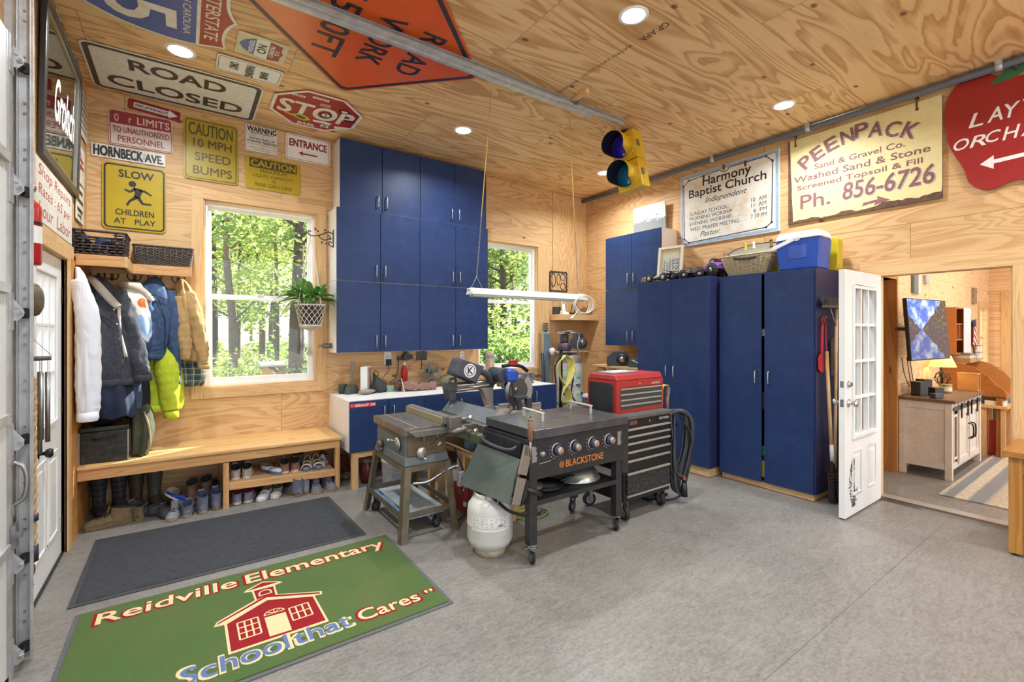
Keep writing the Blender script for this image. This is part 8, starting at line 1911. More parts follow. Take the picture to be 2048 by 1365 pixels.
for s_,cx,cy,w,h,outl_,fill in (('Reidville',-.383,.408,.62,.112,M_mred,M_mtan),('Elementary',.392,.385,.83,.150,M_mred,M_mtan),('Cares',.58,-.345,.33,.098,M_mred,M_mtan),('"',.815,-.335,.045,.03,M_mred,M_mtan),('School',-.13,-.338,.42,.115,M_mtan,M_mblue),('that',.238,-.342,.265,.105,M_mtan,M_mblue)):
    m=MB();put(m,s_,cx,cy,w+.022,h+.020,z=zz,bold=.075);m.build('lettering_edge',outl_,e)
    m=MB();put(m,s_,cx,cy,w,h,z=zz+.0008,bold=.03);m.build('lettering',fill,e)
# ---------------------------------------------------------------- the next room, seen through the doorway
M_np=plywood('plywood_next',0,2,srgb(234,206,164),srgb(206,158,104),seam=(2.44,1.22),off=(.2,.3),swirl=1.6)
TY=1.66
holed('wall_next_back',M_np,'x',TY,TY+.17,XR+.13,10.7,0,3.2,[(5.22,6.185,0,2.045),(10.0,10.5,.92,1.86)])
struct(MB().box(XR+.13,-3,3.2,10.9,TY+.17,3.3).build('ceiling_next',M_ceil))
holed('wall_next_end',M_np,'y',10.7,10.85,-3,TY,0,3.2,[(.55,1.42,0,2.03)])
struct(MB().box(XR+.13,TY+1.2,0,7.2,TY+1.25,3.2).box(7.2,TY+.17,0,7.25,TY+1.25,3.2).box(XR+.13,TY+.17,2.6,7.2,TY+1.2,2.65).build('wall_next_closet',M_np))
m=MB();m.box(6.150,TY-.02,0,6.192,TY+.17,2.045);m.box(5.22,TY-.02,2.045,6.192,TY+.17,2.075);struct(m.build('trim_13',lumber('oak_jamb',srgb(196,140,78),srgb(160,102,50),2,.5)))
m=MB();m.box(10.68,.46,0,10.70,.55,2.12);m.box(10.68,1.42,0,10.70,1.52,2.12);m.box(10.68,.55,2.03,10.70,1.42,2.12);struct(m.build('trim_14',M_pine_z))
d4=MB().box(10.72,.555,.01,10.765,1.415,2.02);d4=struct(d4.build('door_4',M_white));m=MB();m.box(10.712,.62,1.0,10.72,.70,1.85);m.build('moulding',M_white,d4,bevel=.003)
m=MB();m.box(9.90,TY-.018,.85,10.0,TY,1.95);m.box(10.5,TY-.018,.85,10.6,TY,1.95);m.box(10.0,TY-.018,1.86,10.5,TY,1.95);struct(m.build('trim_15',M_pine_z))
w3=MB();frame4(w3,10.0,10.5,.92,1.86,TY+.05,TY+.10,.035);w3.box(10.0,TY+.05,1.37,10.5,TY+.10,1.41);w3=struct(w3.build('window_3',M_vinyl));MB().box(10.03,TY+.07,.95,10.47,TY+.075,1.83).build('pane',M_glass,w3)
# washed white cabinet with sliding doors
e=thing('sideboard','whitewashed sideboard with dark top and sliding barn doors','sideboard',(6.86,1.43,0))
M_wash=lumber('whitewash',srgb(224,218,208),srgb(196,186,172),2,.6);X0,X1,Y0,Y1,H_=-.63,.63,-.205,.215,.775
m=MB();m.box(X0+.03,Y0+.03,.12,X1-.03,Y1-.01,H_);m.build('body',M_wash,e)
for x in (X0,X1-.055):
    for y in (Y0,Y1-.055):MB().box(x,y,0,x+.055,y+.055,H_).build('leg',M_wash,e,bevel=.003)
m=MB();m.box(X0+.01,Y0+.055,H_-.075,X0+.03,Y1-.055,H_);m.box(X0+.01,Y0+.055,.10,X0+.03,Y1-.055,.165);m.box(X0+.055,Y0+.008,.10,X1-.055,Y0+.03,.16);m.box(X0+.055,Y0+.008,H_-.09,X1-.055,Y0+.03,H_);m.build('rails',M_wash,e,bevel=.002)
MB().box(X0-.02,Y0-.025,H_,X1+.02,Y1+.01,H_+.032).build('top',lumber('walnut_top',srgb(122,98,78),srgb(90,68,52),0,.6),e,bevel=.003)
MB().box(X0+.02,Y0-.012,H_-.075,X1-.02,Y0+.002,H_-.045).build('track_bar',pm('iron_grey',srgb(92,92,92),.5,.5),e)
for a,b in ((-.40,-.02),(.02,.40)):
    d=MB();frame4(d,a,b,.15,H_-.085,Y0-.012,Y0+.006,.055);d.box(a+.05,Y0-.004,.2,b-.05,Y0+.006,H_-.13);d=d.build('door',M_wash,e,bevel=.002)
    hx=b-.03 if a<0 else a+.03
    MB().tube(spline([(hx,Y0-.012,.36),(hx,Y0-.05,.38),(hx,Y0-.05,.50),(hx,Y0-.012,.52)],5),.007,n=6).build('handle',M_blackmetal,d)
    m=MB()
    for x in (a+.06,b-.06):m.box(x-.010,Y0-.022,H_-.17,x+.010,Y0-.013,H_-.03);m.prism(circ(.022,14,x,H_-.035),-(Y0-.014),-(Y0-.026),M=RX(90))
    m.build('hanger_strap',M_blackmetal,d)
m=MB();m.box(X0+.07,Y0+.004,.22,X0+.19,Y0+.012,H_-.14);m.build('glass_panel',pm('dark_glass',srgb(70,56,46),.2),e);m=MB();frame4(m,X0+.06,X0+.20,.20,H_-.12,Y0-.002,Y0+.006,.022);m.build('glass_frame',M_wash,e)
TZ=H_+.033
def bxt(name,lb,cat,x,y,w,d,h,col,rz=0,rough=.4):
    e=thing(name,lb,cat,(x,y,TZ),(0,0,R_(rz)));b=MB().box(-w/2,-d/2,0,w/2,d/2,h).build('body',pm('nx_%s' % name+str(int(x*100)),srgb(*col),rough),e,bevel=.003)
    MB().box(-w/2+.006,-d/2-.002,.006,w/2-.006,-d/2,h-.006).build('grille',pm('grille_grey',srgb(70,70,72),.7),e);return e
bxt('speaker','black speaker box at the back of the sideboard, tallest of the group','speaker',6.42,1.52,.10,.10,.15,(36,36,38),-30)
bxt('speaker','small black speaker in front on the sideboard','speaker',6.55,1.42,.11,.09,.09,(44,44,46),-30)
bxt('speaker','black speaker box nearest to the jar on the sideboard','speaker',6.66,1.54,.10,.10,.16,(40,40,42),-30)
e=thing('power_brick','small grey device at the left front corner of the sideboard','device',(6.31,1.36,TZ),(0,0,R_(-25)));MB().box(-.05,-.03,0,.05,.03,.05).build('body',M_dgrey,e,bevel=.004)
e=thing('candle_jar','yellow candle jar with pale label on the sideboard','jar',(6.98,1.42,TZ));MB().lathe([(0,0),(.045,0),(.048,.01),(.048,.075),(.04,.08),(0,.08)],n=22).build('wax',pm('candle_yellow',srgb(190,170,96),.4),e);MB().lathe([(.049,.02),(.049,.06)],n=22).build('label',S_whiteclean,e);MB().lathe([(.05,.08),(.05,.095),(0,.097)],n=22).build('lid',pm('lid_olive',srgb(150,140,90),.4),e)
e=thing('table_lamp','lit table lamp with cream shade and wire cage base on the sideboard','lamp',(7.30,1.52,TZ))
m=MB();m.lathe([(0,0),(.075,0),(.07,.018),(.02,.03),(.012,.04)],n=24);m.build('base',M_blackmetal,e);m=MB()
for i in range(8):
    a=PI/4*i;m.tube([(.012*math.cos(a),.012*math.sin(a),.04)]+[(r*math.cos(a+q*.35),r*math.sin(a+q*.35),z) for q,(r,z) in enumerate(((.05,.08),(.075,.13),(.06,.18),(.015,.22)))],.004,n=5)
m.build('cage',M_blackmetal,e);MB().cyl((0,0,.04),(0,0,.30),.006,n=8).build('stem',M_blackmetal,e)
MB().lathe([(.125,.27),(.075,.40)],n=36).build('shade',pm('lit_shade',srgb(240,216,140),.8,var=.05,emit=srgb(255,214,120),es=.9),e,solid=.002)
l=bpy.data.lights.new('lamp_bulb','POINT');l.energy=1.6;l.color=(1,.78,.45);l.shadow_soft_size=.04;lo=bpy.data.objects.new('lamp_bulb',l);C.objects.link(lo);lo.location=(7.30,1.52,TZ+.33)
# television on an arm
e=thing('television','flat television showing a mountain lake, angled on a wall arm','television')
A,B_=Vector((5.79,1.45,0)),Vector((6.67,1.345,0));dv=(B_-A).normalized();nv=Vector((dv.y,-dv.x,0));wd=(B_-A).length;ang=math.degrees(math.atan2(dv.y,dv.x))
e.location=(A+B_)/2+Vector((0,0,1.515));e.rotation_euler=(R_(90-4),0,R_(ang))
hw,hh=wd/2,.31
MB().box(-hw,-hh,-.035,hw,hh,0).build('casing',M_black,e,bevel=.004)
k=NT('lake_picture');o=k.obj();sp=k.n('ShaderNodeSeparateXYZ');k.l(o,sp.inputs[0]);X_=sp.outputs[0];Yr=sp.outputs[1];Ya=k.math('ABSOLUTE',Yr)
uvm=k.n('ShaderNodeCombineXYZ');k.l(X_,uvm.inputs[0]);k.l(Ya,uvm.inputs[1])
cl=k.ramp(k.noise(k.mapping(uvm.outputs[0],scale=(1,1.2,1),loc=(.3,.1,0)),5.5,6,.62),[(.46,srgb(46,112,216)),(.53,srgb(160,196,238)),(.60,srgb(240,242,246))])
nz=k.noise(uvm.outputs[0],9,5,.6)
ridR=k.math('ADD',k.math('MULTIPLY',k.math('ADD',X_,.14),.66),k.math('MULTIPLY',k.math('SUBTRACT',nz,.5),.14))
ridL=k.math('ADD',k.math('MULTIPLY',k.math('SUBTRACT',-.20,X_),.62),k.math('MULTIPLY',k.math('SUBTRACT',nz,.5),.12))
rid=k.math('MAXIMUM',ridR,ridL);mtn=k.math('LESS_THAN',Ya,rid)
gr=k.ramp(k.noise(uvm.outputs[0],26,5,.7),[(.38,srgb(14,24,46)),(.54,srgb(48,62,78)),(.66,srgb(136,150,80))])
c=k.mix(mtn,cl,gr);c=k.mix(k.math('MULTIPLY',k.math('LESS_THAN',Yr,0),.55),c,srgb(14,34,74))
k.base((0.01,.01,.01,1));k.set(k.b,'Emission Color',c);k.b.inputs['Emission Strength'].default_value=.9;k.b.inputs['Roughness'].default_value=.2
MB().box(-hw+.008,-hh+.012,.0002,hw-.008,hh-.008,.0012).build('screen',k.m,e)
m=MB();m.box(-.12,-.10,-.07,.12,.10,-.036);m.build('back_plate',M_dgrey,e);MB().bar((-.05,.0,-.07),(-.20,.02,-.20),.03,.05).build('wall_arm',pm('arm_brown',srgb(126,104,78),.5),e)
e=thing('speaker_cables','thin black cables hanging from the television to the speakers','cables');m=MB()
for x,x2,y in ((6.05,6.38,1.60),(6.25,6.50,1.61),(6.38,6.64,1.62)):m.tube(spline([(x+.1,y,1.22),(x+.18,y,1.05),(x2,y,.92),(x2+.02,y-.02,TZ+.10)],6),.004,n=5)
m.build('cable',M_black,e)
def pic(lb,x,z,w,h,mat_,y=TY,name='picture'):
    e=thing(name,lb,'picture',(x,y,z),WALL_B);MB().box(-w/2,-h/2,.001,w/2,h/2,.03).build('canvas',mat_,e);return e
k=NT('waterfall_print');o=k.obj();sp=k.n('ShaderNodeSeparateXYZ');k.l(o,sp.inputs[0]);c=k.mix(k.math('GREATER_THAN',sp.outputs[0],.02),srgb(110,124,122),srgb(204,206,200));c=k.mix(k.math('GREATER_THAN',k.math('ADD',sp.outputs[1],k.math('MULTIPLY',k.noise(o,30),.1)),.14),c,srgb(226,226,226));k.base(c)
pic('canvas print of a waterfall on the next room wall above the television',6.83,2.06,.27,.26,k.m)
pic('small snowy canvas print right of the waterfall print',7.20,2.11,.11,.10,pm('snow_print',srgb(196,200,208),.6,var=.4,vs=30,dirt=srgb(120,130,150),dirtamt=.6))
pic('narrow photo print near the next room window',9.60,2.02,.18,.24,pm('photo_print',srgb(170,150,130),.5,var=.5,vs=26,dirt=srgb(90,80,80),dirtamt=.8))
e=thing('wall_cubbies','oak cubby shelf on the next room wall behind the television','shelf',(8.22,TY,1.20));m=MB();M_oak=pm('oak_orange',srgb(178,112,54),.5,var=.15)
frame4(m,-.30,.22,0,.60,-.14,-.002,.018);m.box(-.282,-.14,.38,.202,-.002,.395);m.box(-.282,-.14,.18,.202,-.002,.195)
for x in (-.12,.04):m.box(x,-.14,.195,x+.012,-.002,.38)
m.box(-.282,-.012,.018,.202,-.003,.582);m.build('frame',M_oak,e)
e=thing('wall_chart','white sheet chart pinned on the next room wall','chart',(8.42,TY-.15,1.50),WALL_B);MB().box(-.19,-.30,0,.19,.30,.004).build('sheet',pm('chart_white',srgb(214,222,230),.5,var=.1,vs=4),e)
e=thing('flag','small folded stars and stripes flag hanging beside the next room window','flag',(9.55,TY-.03,1.50),(R_(90),0,R_(0)))
k=NT('flag_cloth');o=k.obj();sp=k.n('ShaderNodeSeparateXYZ');k.l(o,sp.inputs[0]);c=k.mix(k.math('GREATER_THAN',k.math('FRACT',k.math('MULTIPLY',k.math('ADD',sp.outputs[0],k.math('MULTIPLY',sp.outputs[1],.6)),22)),.5),srgb(180,40,50),srgb(232,228,224));c=k.mix(k.math('GREATER_THAN',sp.outputs[1],.06),c,srgb(48,60,110));k.base(c)
MB().grid(lambda u,v:(-.11+.22*u+.05*(1-v)*(u-.5),-.20+.36*v-.08*u*(1-v),.012*math.sin(9*u+3*v)),18,14).build('cloth',k.m,e,solid=.003)
m=MB();m.cyl((-.02,.15,-.01),(-.02,.17,.02),.008,n=8);m.build('peg',M_oak,e)
e=thing('magazine_rack','black wire rack with papers on the wall under the flag','rack',(9.65,TY-.012,.98));m=MB()
for z in (0,.1,.2,.3):m.box(-.10,-.07,z,.10,-.066,z+.008);m.box(-.10,-.07,z,-.096,0,z+.006);m.box(.096,-.07,z,.10,0,z+.006)
for x in (-.1,.0,.1):m.box(x-.003,-.005,-.02,x+.003,-.001,.36)
m.build('wire',M_blackmetal,e);e=thing('papers','white papers standing in the wire rack','papers',(9.66,TY-.05,1.0));MB().box(-.08,-.008,0,.06,.008,.30).box(-.03,-.014,-.0,.09,-.009,.22).build('papers',S_whiteclean,e)
e=thing('oak_case','open oak crate standing on the sideboard right of the lamp','crate',(7.42,1.38,TZ),(0,0,R_(0)));m=MB();m.box(-.04,-.15,0,-.025,.03,.19);m.box(.06,-.15,0,.075,.03,.19);m.box(-.025,-.15,0,.06,.03,.015);m.box(-.04,-.15,.19,.075,.03,.205);m.box(-.025,.015,.015,.06,.03,.19);m.build('crate',pm('oak_light',srgb(202,146,82),.5,var=.15),e,bevel=.002)
e=thing('writing_desk','oak roll-top desk section standing behind the sideboard','desk',(8.35,1.33,0));M_oak2=lumber('oak_desk',srgb(176,116,62),srgb(140,84,40),0,.6)
prof=[(.30,.72),(.30,1.10),(.14,1.10),(.02,1.06),(-.10,.96),(-.17,.86),(-.24,.80),(-.26,.72)]
MB().prism([(y,z) for y,z in prof],-.50,-.475,M=Matrix(((0,0,1,0),(1,0,0,0),(0,1,0,0),(0,0,0,1)))).build('end_panel',M_oak2,e);MB().prism([(y,z) for y,z in prof],.475,.50,M=Matrix(((0,0,1,0),(1,0,0,0),(0,1,0,0),(0,0,0,1)))).build('end_panel',pm('oak_light',srgb(202,146,82)),e);m=MB();m.box(-.475,.28,.72,.475,.30,1.09);m.box(-.475,-.25,.70,.475,.30,.72);m.box(-.475,.12,1.085,.475,.30,1.10);m.build('carcass',M_oak2,e)
for x in (-.49,.44):
    for y in (-.22,.24):MB().box(x,y,0,x+.05,y+.05,.70).build('leg',M_oak2,e)
e=thing('book_stack','stack of books and boxes on top of the oak desk','books',(8.25,1.52,1.1005));m=MB();m.box(-.16,-.1,0,.14,.1,.05);m.build('book',pm('bk1',srgb(180,150,110),.6),e);MB().box(-.14,-.09,.0505,.16,.09,.085).build('book',pm('bk2',srgb(210,200,190),.6),e);MB().box(-.12,-.09,.0855,.10,.08,.115).build('book',pm('bk3',srgb(120,126,120),.6),e)
e=thing('painted_cabinet','grey green painted cabinet with dark knobs at the end of the next room','cabinet',(9.30,1.42,0));M_gg=pm('grey_green',srgb(104,118,116),.5,var=.1);X0,X1,Y0,Y1=-.42,.42,-.20,.23
m=MB();m.box(X0+.02,Y0+.02,.08,X1-.02,Y1,.78);m.build('body',M_gg,e,bevel=.003);m=MB();m.box(X0,Y0,.02,X1,Y1-.005,.10);m.box(X0+.0,Y0,0,X0+.10,Y1-.005,.02);m.box(X1-.10,Y0,0,X1,Y1-.005,.02);m.build('plinth',M_gg,e);MB().box(X0-.03,Y0-.03,.781,X1+.03,Y1,.81).build('top',pm('gg_dark',srgb(76,84,84),.4),e,bevel=.006)
for a,b in ((X0+.05,-.01),(.01,X1-.05)):
    for z0,z1 in ((.62,.75),(.12,.60)):
        d=MB().box(a,Y0+.006,z0,b,Y0+.02,z1).build('door' if z1<.7 else 'drawer',M_gg,e,bevel=.003);kn=MB();kn.lathe([(.006,0),(.006,.015),(.014,.02),(0,.03)],n=12,M=TR((a+b)/2 if z1>.7 else b-.05 if a<0 else a+.05,Y0+.006,z1-.06) @ RX(90));kn.build('knob',M_blackmetal,d)
e=thing('stool','small pine stool between the sideboard and the painted cabinet','stool',(8.02,1.20-.02,0));MB().box(-.20,-.12,.58,.20,.12,.615).build('seat',M_pine_x,e,bevel=.003)
for x in (-.18,.14):
    for y in (-.10,.06):MB().box(x,y,0,x+.04,y+.04,.579).build('leg',M_pine_z,e)
e=thing('red_bin','red bin standing under the small pine stool','bin',(8.02,1.18,.001));MB().box(-.09,-.04,0,.09,.05,.42).build('body',M_red,e,bevel=.008)
e=thing('paper_pile','pile of papers on the small pine stool','papers',(8.0,1.18,.6155));MB().box(-.12,-.08,0,.1,.08,.05).build('paper',S_whiteclean,e)
# rug
e=thing('area_rug','beige and grey patterned rug on the floor of the next room','rug',(6.80,.62,.0))
k=NT('rug_bands');o=k.obj();sp=k.n('ShaderNodeSeparateXYZ');k.l(o,sp.inputs[0])
dx=k.math('SUBTRACT',sp.outputs[1],-.58);band=k.ramp(k.math('MULTIPLY',k.math('ABSOLUTE',sp.outputs[1]),1.7),[(0,srgb(190,178,160)),(.44,srgb(186,172,152)),(.50,srgb(126,128,134)),(.64,srgb(128,130,136)),(.68,srgb(196,186,166)),(.80,srgb(196,186,168)),(.82,srgb(122,128,136)),(.92,srgb(128,132,138)),(.95,srgb(186,176,160))])
fl=k.ramp(k.noise(k.mapping(o,scale=(26,30,1)),1,3,.7),[(.45,(0,0,0)),(.55,(1,1,1))]);c=k.mix(k.math('MULTIPLY',fl,.35),band,srgb(120,112,104));k.base(c);k.b.inputs['Roughness'].default_value=.95
MB().box(-1.17,-.58,.001,1.2,.58,.010).build('rug',k.m,e)
# wooden table at the right picture edge
e=thing('workbench','corner of a wooden table at the right picture edge beside the doorway','table',(4.85,.36,0));M_tb=lumber('table_wood',srgb(192,136,66),srgb(150,98,40),2,.6);M_tbx=lumber('table_wood_x',srgb(176,122,62),srgb(134,86,38),0,.6)
MB().box(-.36,-.55,.655,.20,.275,.70).build('top',M_tbx,e,bevel=.006)
for x in (-.33,.10):
    for y in (-.50,.185):MB().box(x,y,0.012,x+.065,y+.065,.654).build('leg',M_tb,e,bevel=.006);
for y in (.195,):MB().box(-.265,y,.55,.10,y+.03,.654).build('apron',M_tbx,e);MB().box(-.265,y,.14,.10,y+.03,.22).build('stretcher',M_tbx,e)
MB().box(-.32,-.435,.55,-.29,.185,.654).build('apron',M_tbx,e);MB().box(-.32,-.435,.14,-.29,.185,.22).build('stretcher',M_tbx,e)
for x in (-.33,.10):
    for y in (-.50,.185):MB().cyl((x+.032,y+.032,0.0005),(x+.032,y+.032,.0118),.016,n=12).build('foot',M_black,e)
for x,y in ((6.4,.2),(8.3,.3),(6.2,-1.5),(8.6,-1.5)):l=bpy.data.lights.new('next_room_lamp','AREA');l.shape= 'DISK';l.size=.15;l.energy=26;l.color=(1,.94,.86);lo=bpy.data.objects.new('next_room_lamp',l);C.objects.link(lo);lo.location=(x,y,3.19)
# ---------------------------------------------------------------- outdoors: wooded slope behind the house
def gz(x,y):
    if y<8:base=-.35
    elif y<20:base=-.35-1.0*(y-8)/12
    else:base=-1.35+.060*(y-20)
    return base+.12*math.sin(x*.45+1)*math.sin(y*.37)
k=NT('forest_floor');o=k.obj();n1=k.noise(o,.35,5,.65);n2=k.noise(o,4,5,.7)
c=k.mix(k.ramp(n1,[(.40,(0,0,0)),(.62,(1,1,1))]),srgb(160,138,112),srgb(170,184,100));c=k.mix(k.ramp(n2,[(.45,(0,0,0)),(.7,(1,1,1))]),c,srgb(110,92,74));k.base(c);k.b.inputs['Roughness'].default_value=1
g=MB().grid(lambda u,v:Vector((-30+120*u,5.4+95*v **1.5,gz(-30+120*u,5.4+95*v **1.5))),60,50)
struct(g.build('ground',k.m))
struct(MB().box(-40,5.34,-.5,90,5.40,-.36).box(-30,-30,-.25,25,-5.005,-.121).box(-30,-5.004,-.25,-.81,5.3,-.121).build('ground_apron',pm('pale_bounce_ground',srgb(206,202,194),.9,var=.1)))  # ground out of view made pale to bounce sunlight up to the ceiling
def leafmat(name,c1,c2,tr):
    k=NT(name);o=k.obj();n=k.noise(o,1.6,3,.6);c=k.mix(k.ramp(n,[(.35,(0,0,0)),(.65,(1,1,1))]),c1,c2)
    k.base(c);k.b.inputs['Roughness'].default_value=.5;k.b.inputs['Specular IOR Level'].default_value=.25
    t=k.n('ShaderNodeBsdfTranslucent');k.set(t,0,k.mix(.5,c,tr));m=k.n('ShaderNodeMixShader');m.inputs[0].default_value=.5
    k.l(k.b.outputs[0],m.inputs[1]);k.l(t.outputs[0],m.inputs[2]);k.l(m.outputs[0],k.t.nodes['Material Output'].inputs[0]);return k.m
L1=leafmat('leaves_bright',srgb(150,172,92),srgb(112,142,76),srgb(222,226,120));L2=leafmat('leaves_mid',srgb(112,144,88),srgb(80,116,68),srgb(180,200,100));L3=leafmat('leaves_dark',srgb(92,116,84),srgb(66,90,66),srgb(140,164,96))
M_bark=pm('bark',srgb(124,112,98),.9,var=.5,vs=12,bump=.8,bs=22);M_bark2=pm('bark_dark',srgb(84,74,64),.9,var=.5,vs=12,bump=.8,bs=22)
def crown(seed,n,clumps,size,zr,rad):
    rg=random.Random(seed);m=MB();cs=[(rg.gauss(0,rad*.5),rg.gauss(0,rad*.5),rg.uniform(*zr),rg.uniform(.5,1.1)) for _ in range(clumps)]
    for i in range(n):
        c=cs[rg.randrange(clumps)];d=Vector((rg.gauss(0,1),rg.gauss(0,1),rg.gauss(0,.7))).normalized()*c[3]*rg.random()**.45
        p=Vector(c[:3])+d;s=size*rg.uniform(.6,1.4)
        a=Vector((rg.gauss(0,1),rg.gauss(0,1),rg.gauss(0,.5))).normalized();b=a.orthogonal().normalized()
        b=(b+a.cross(b)*rg.gauss(0,1)).normalized();n_=a.cross(b)
        m.add([p-a*s,p+b*s*.45+n_*s*.1,p+a*s,p-b*s*.45+n_*s*.1],[(0,1,2,3)])
    return m
def raw(mb,name,mat_):
    me=bpy.data.meshes.new(name);me.from_pydata([tuple(p) for p in mb.v],[],mb.f);me.materials.append(mat_);return me
CR=[raw(crown(1,2300,34,.11,(3.0,9.5),3.0),'crown',L1),raw(crown(2,2300,34,.11,(3.2,9.5),2.9),'crown',L2),raw(crown(3,2100,30,.12,(3.4,9.5),3.0),'crown',L3)]
BU=[raw(crown(4,1100,9,.10,(.3,1.3),.9),'foliage',L1),raw(crown(5,1100,9,.10,(.3,1.5),.9),'foliage',L2),raw(crown(6,1000,9,.11,(.2,1.2),1.0),'foliage',L3)]
def trunk(seed,r,h):
    rg=random.Random(seed);m=MB();P_=spline([(0,0,-.3),(rg.uniform(-.1,.1),0,h*.3),(rg.uniform(-.2,.2),rg.uniform(-.1,.1),h*.65),(rg.uniform(-.3,.3),0,h)],5);m.tube(P_,lambda t:r*(1-.55*t),n=10)
    for i in range(7):
        z=h*rg.uniform(.35,.95);a=rg.uniform(0,6.28);ln=rg.uniform(.8,1.8);m.tube([(0,0,z),(ln*.5*math.cos(a),ln*.5*math.sin(a),z+ln*.25),(ln*math.cos(a),ln*math.sin(a),z+ln*.6)],lambda t:r*.28*(1-.75*t),n=5)
    me=bpy.data.meshes.new('trunk');me.from_pydata([tuple(p) for p in m.v],[],m.f);me.polygons.foreach_set('use_smooth',m.s);return me
TK=[trunk(s,r,h) for s,r,h in ((1,.16,8.5),(2,.22,9.0),(3,.11,8.5))]
for i,t in enumerate(TK):t.materials.append(M_bark if i != 1 else M_bark2)
def tree(x,y,kc,kt,s,rot,lb,bare=False):
    e=thing('tree',lb,'tree',(x,y,gz(x,y)),(0,0,rot),'trees behind the house');e.scale=(s,s,s)
    for nm,me in (('trunk',TK[kt]),('crown',CR[kc])):
        if bare and nm == 'crown':continue
        o=bpy.data.objects.new(nm,me);C.objects.link(o);o.parent=e
rg=random.Random(99)
LB1= 'tree on the wooded slope seen through the plant window';LB2= 'tree on the wooded slope seen through the compressor window'
for k_,(x,y,kt,lb) in enumerate(((1.35,18.5,0,'tree trunk seen left of centre through the lower sash of the plant window'),(2.72,15.0,1,'thick tree trunk right of centre in the plant window'),(2.05,24.0,2,'slim reddish tree trunk in the middle of the plant window'),(3.7,19.5,1,'dark tree trunk behind the hanging plant in the plant window'),
                                     (11.9,17.5,1,'thick grey trunk in the middle of the compressor window'),(13.6,19.0,0,'slim trunk at the right side of the compressor window'),(11.6,19.5,0,'trunk at the left edge of the compressor window'))):
    tree(x,y,k_ % 3,kt,1.0,rg.uniform(0,6),lb)
for i in range(16):
    y=20+38*(i/16)+rg.uniform(-1,1);x=y*rg.uniform(-.03,.30);tree(x,y,[0,0,1][i % 3],rg.randrange(3),rg.uniform(.85,1.15),rg.uniform(0,6),LB1)
for i in range(16):
    y=19+34*(i/16)+rg.uniform(-1,1);x=y*rg.uniform(.52,.86);tree(x,y,[0,1,0,2][i % 4],rg.randrange(3),rg.uniform(.85,1.15),rg.uniform(0,6),LB2)
for k_ in (0,1):tree(7.2+.5*k_,6.9+.3*k_,k_,0,.7,k_*2.1,'unseen tree added beside the house to shade the compressor window')  # trees added out of view to keep sun from entering this window
def bush(x,y,kb,s,lb):
    o=bpy.data.objects.new('shrub',None);C.objects.link(o);o.location=(x,y,gz(x,y));o.scale=(s,s,s);o.rotation_euler.z=rg.uniform(0,6);tag(o,lb,'shrub','shrubs behind the house')
    f=bpy.data.objects.new('foliage',BU[kb]);C.objects.link(f);f.parent=o
for i in range(30):
    y=13+26*(i/30)**1.3;x=y*rg.uniform(-.02,.28)
    if y<17 and 1.2 <x<3.2:continue
    bush(x,y,[0,1,2][i % 3],rg.uniform(.6,1.1),'leafy shrub on the forest floor seen through the plant window')
for i in range(24):
    y=10+24*(i/24)**1.2;x=y*rg.uniform(.55,.86);bush(x,y,[1,2,1][i % 3],rg.uniform(.8,1.4),'leafy shrub seen through the compressor window')
# young weeds close to the plant window
for i,(x,y,h) in enumerate(((.55,8.6,.95),(.95,8.8,1.25),(1.2,8.5,.90),(.42,8.2,.75))):
    e=thing('weed_stem',['tall weed with pointed leaves left outside the plant window','tallest weed stem outside the plant window','short weed stem right of the tall one outside the plant window','low weed at the left corner outside the plant window'][i],'plant',(x,y,gz(x,y)))
    MB().tube([(0,0,-.05),(.02,0,h*.6),(.03,0,h+.3)],.006,n=5).build('stem',pm('stem_green',srgb(104,140,80),.6),e);m=MB()
    for j in range(22):leafshape(m,(.02,0,h*.3+(h+.1)*.7*j/22),j*2.4,.5,.20*(1.1-j/30),.022,.3)
    m.build('leaf',L2,e)
# pump house and the person beside it
e=thing('well_house','small yellow wooden well house with flat roof on the slope outside the plant window','shed',(2.28,15.9,gz(2.28,15.9)))
MB().box(-.30,-.3,-.1,.30,.3,1.48).build('walls',lumber('shed_wood',srgb(206,164,92),srgb(170,126,66),2),e);MB().hexa([(-.40,-.42,1.481),(.40,-.42,1.481),(.40,.42,1.481),(-.40,.42,1.481)],[(-.40,-.42,1.53),(.40,-.42,1.53),(.40,.42,1.60),(-.40,.42,1.60)]).build('roof',pm('roof_grey',srgb(190,186,180),.6),e)
MB().box(-.62,-.5,-.1,-.40,-.2,.75).build('pipe_box',pm('pale_box',srgb(196,204,206),.6),e)
e=thing('person','person in a pale blue shirt with dark hair beside the well house outdoors','person',(2.25,15.2,gz(2.25,15.2)))
e.scale=(.8,.8,.8)
bm=bmesh.new();J=[(0,0,.92),(0,0,1.12),(0,0,1.36),(0,.01,1.47),(0,.03,1.56),(-.19,0,1.38),(-.24,.05,1.12),(-.20,.22,1.0),(.19,0,1.38),(.24,.05,1.12),(.20,.22,1.0),(-.10,0,.88),(-.11,.04,.48),(-.11,0,.06),(-.11,.13,.03),(.10,0,.88),(.11,.04,.48),(.11,0,.06),(.11,.13,.03)]
RD=[.15,.14,.155,.06,.055,.07,.045,.035,.07,.045,.035,.095,.06,.045,.035,.095,.06,.045,.035]
vs=[bm.verts.new(p) for p in J]
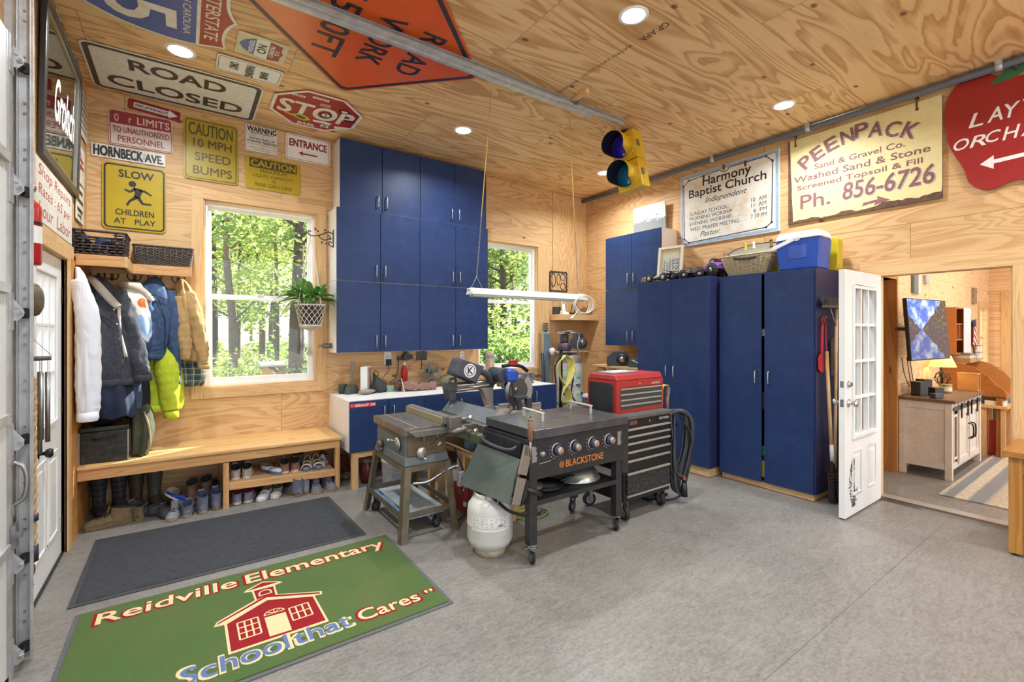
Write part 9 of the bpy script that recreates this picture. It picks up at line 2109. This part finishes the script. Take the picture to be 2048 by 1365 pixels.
for a,b in ((0,1),(1,2),(2,3),(3,4),(2,5),(5,6),(6,7),(2,8),(8,9),(9,10),(0,11),(11,12),(12,13),(13,14),(0,15),(15,16),(16,17),(17,18)):bm.edges.new((vs[a],vs[b]))
me=bpy.data.meshes.new('body');bm.to_mesh(me);bm.free();bo=bpy.data.objects.new('body',me);C.objects.link(bo);bo.parent=e
sk=bo.modifiers.new('skin','SKIN');
for v,r in zip(me.skin_vertices[0].data,RD):v.radius=(r,r*.72)
me.skin_vertices[0].data[0].use_root=True
sb=bo.modifiers.new('sub','SUBSURF');sb.levels=2;sb.render_levels=2
k=NT('clothed_figure');o=k.obj();sp=k.n('ShaderNodeSeparateXYZ');k.l(o,sp.inputs[0]);c=k.ramp(k.math('MULTIPLY',sp.outputs[2],.5),[(0,srgb(60,56,52)),(.03,srgb(60,56,52)),(.035,srgb(70,80,104)),(.465,srgb(70,80,104)),(.47,srgb(176,190,222)),(.722,srgb(176,190,222)),(.726,srgb(196,150,124))]);c.node.color_ramp.interpolation= 'CONSTANT';k.base(c);me.materials.append(k.m)
m=MB();m.ell((0,.035,1.64),.078,.095,.115,nu=18,nv=14);m.ell((0,.135,1.635),.014,.02,.02,nu=8,nv=6);m.build('head',pm('skin',srgb(198,154,128),.5,var=.05),e)
m=MB();m.ell((0,.018,1.675),.088,.098,.098,nu=18,nv=12);m.build('hair',pm('hair_dark',srgb(62,46,38),.7),e)
e.rotation_euler.z=R_(70)

# ---------------------------------------------------------------- put every thing's Empty at its own base
bpy.context.view_layer.update()
for e in [o for o in C.objects if o.type == 'EMPTY' and o.parent is None and o.location.length<1e-6 and o.children]:
    lo=Vector((1e9,)*3);hi=-lo
    for ch in e.children:
        if ch.type != 'MESH':continue
        for v in ch.data.vertices:
            for i in range(3):lo[i] =min(lo[i],v.co[i]);hi[i] =max(hi[i],v.co[i])
    c=Vector(((lo.x+hi.x)/2,(lo.y+hi.y)/2,lo.z))
    e.location=c
    for ch in e.children:ch.location=ch.location-c
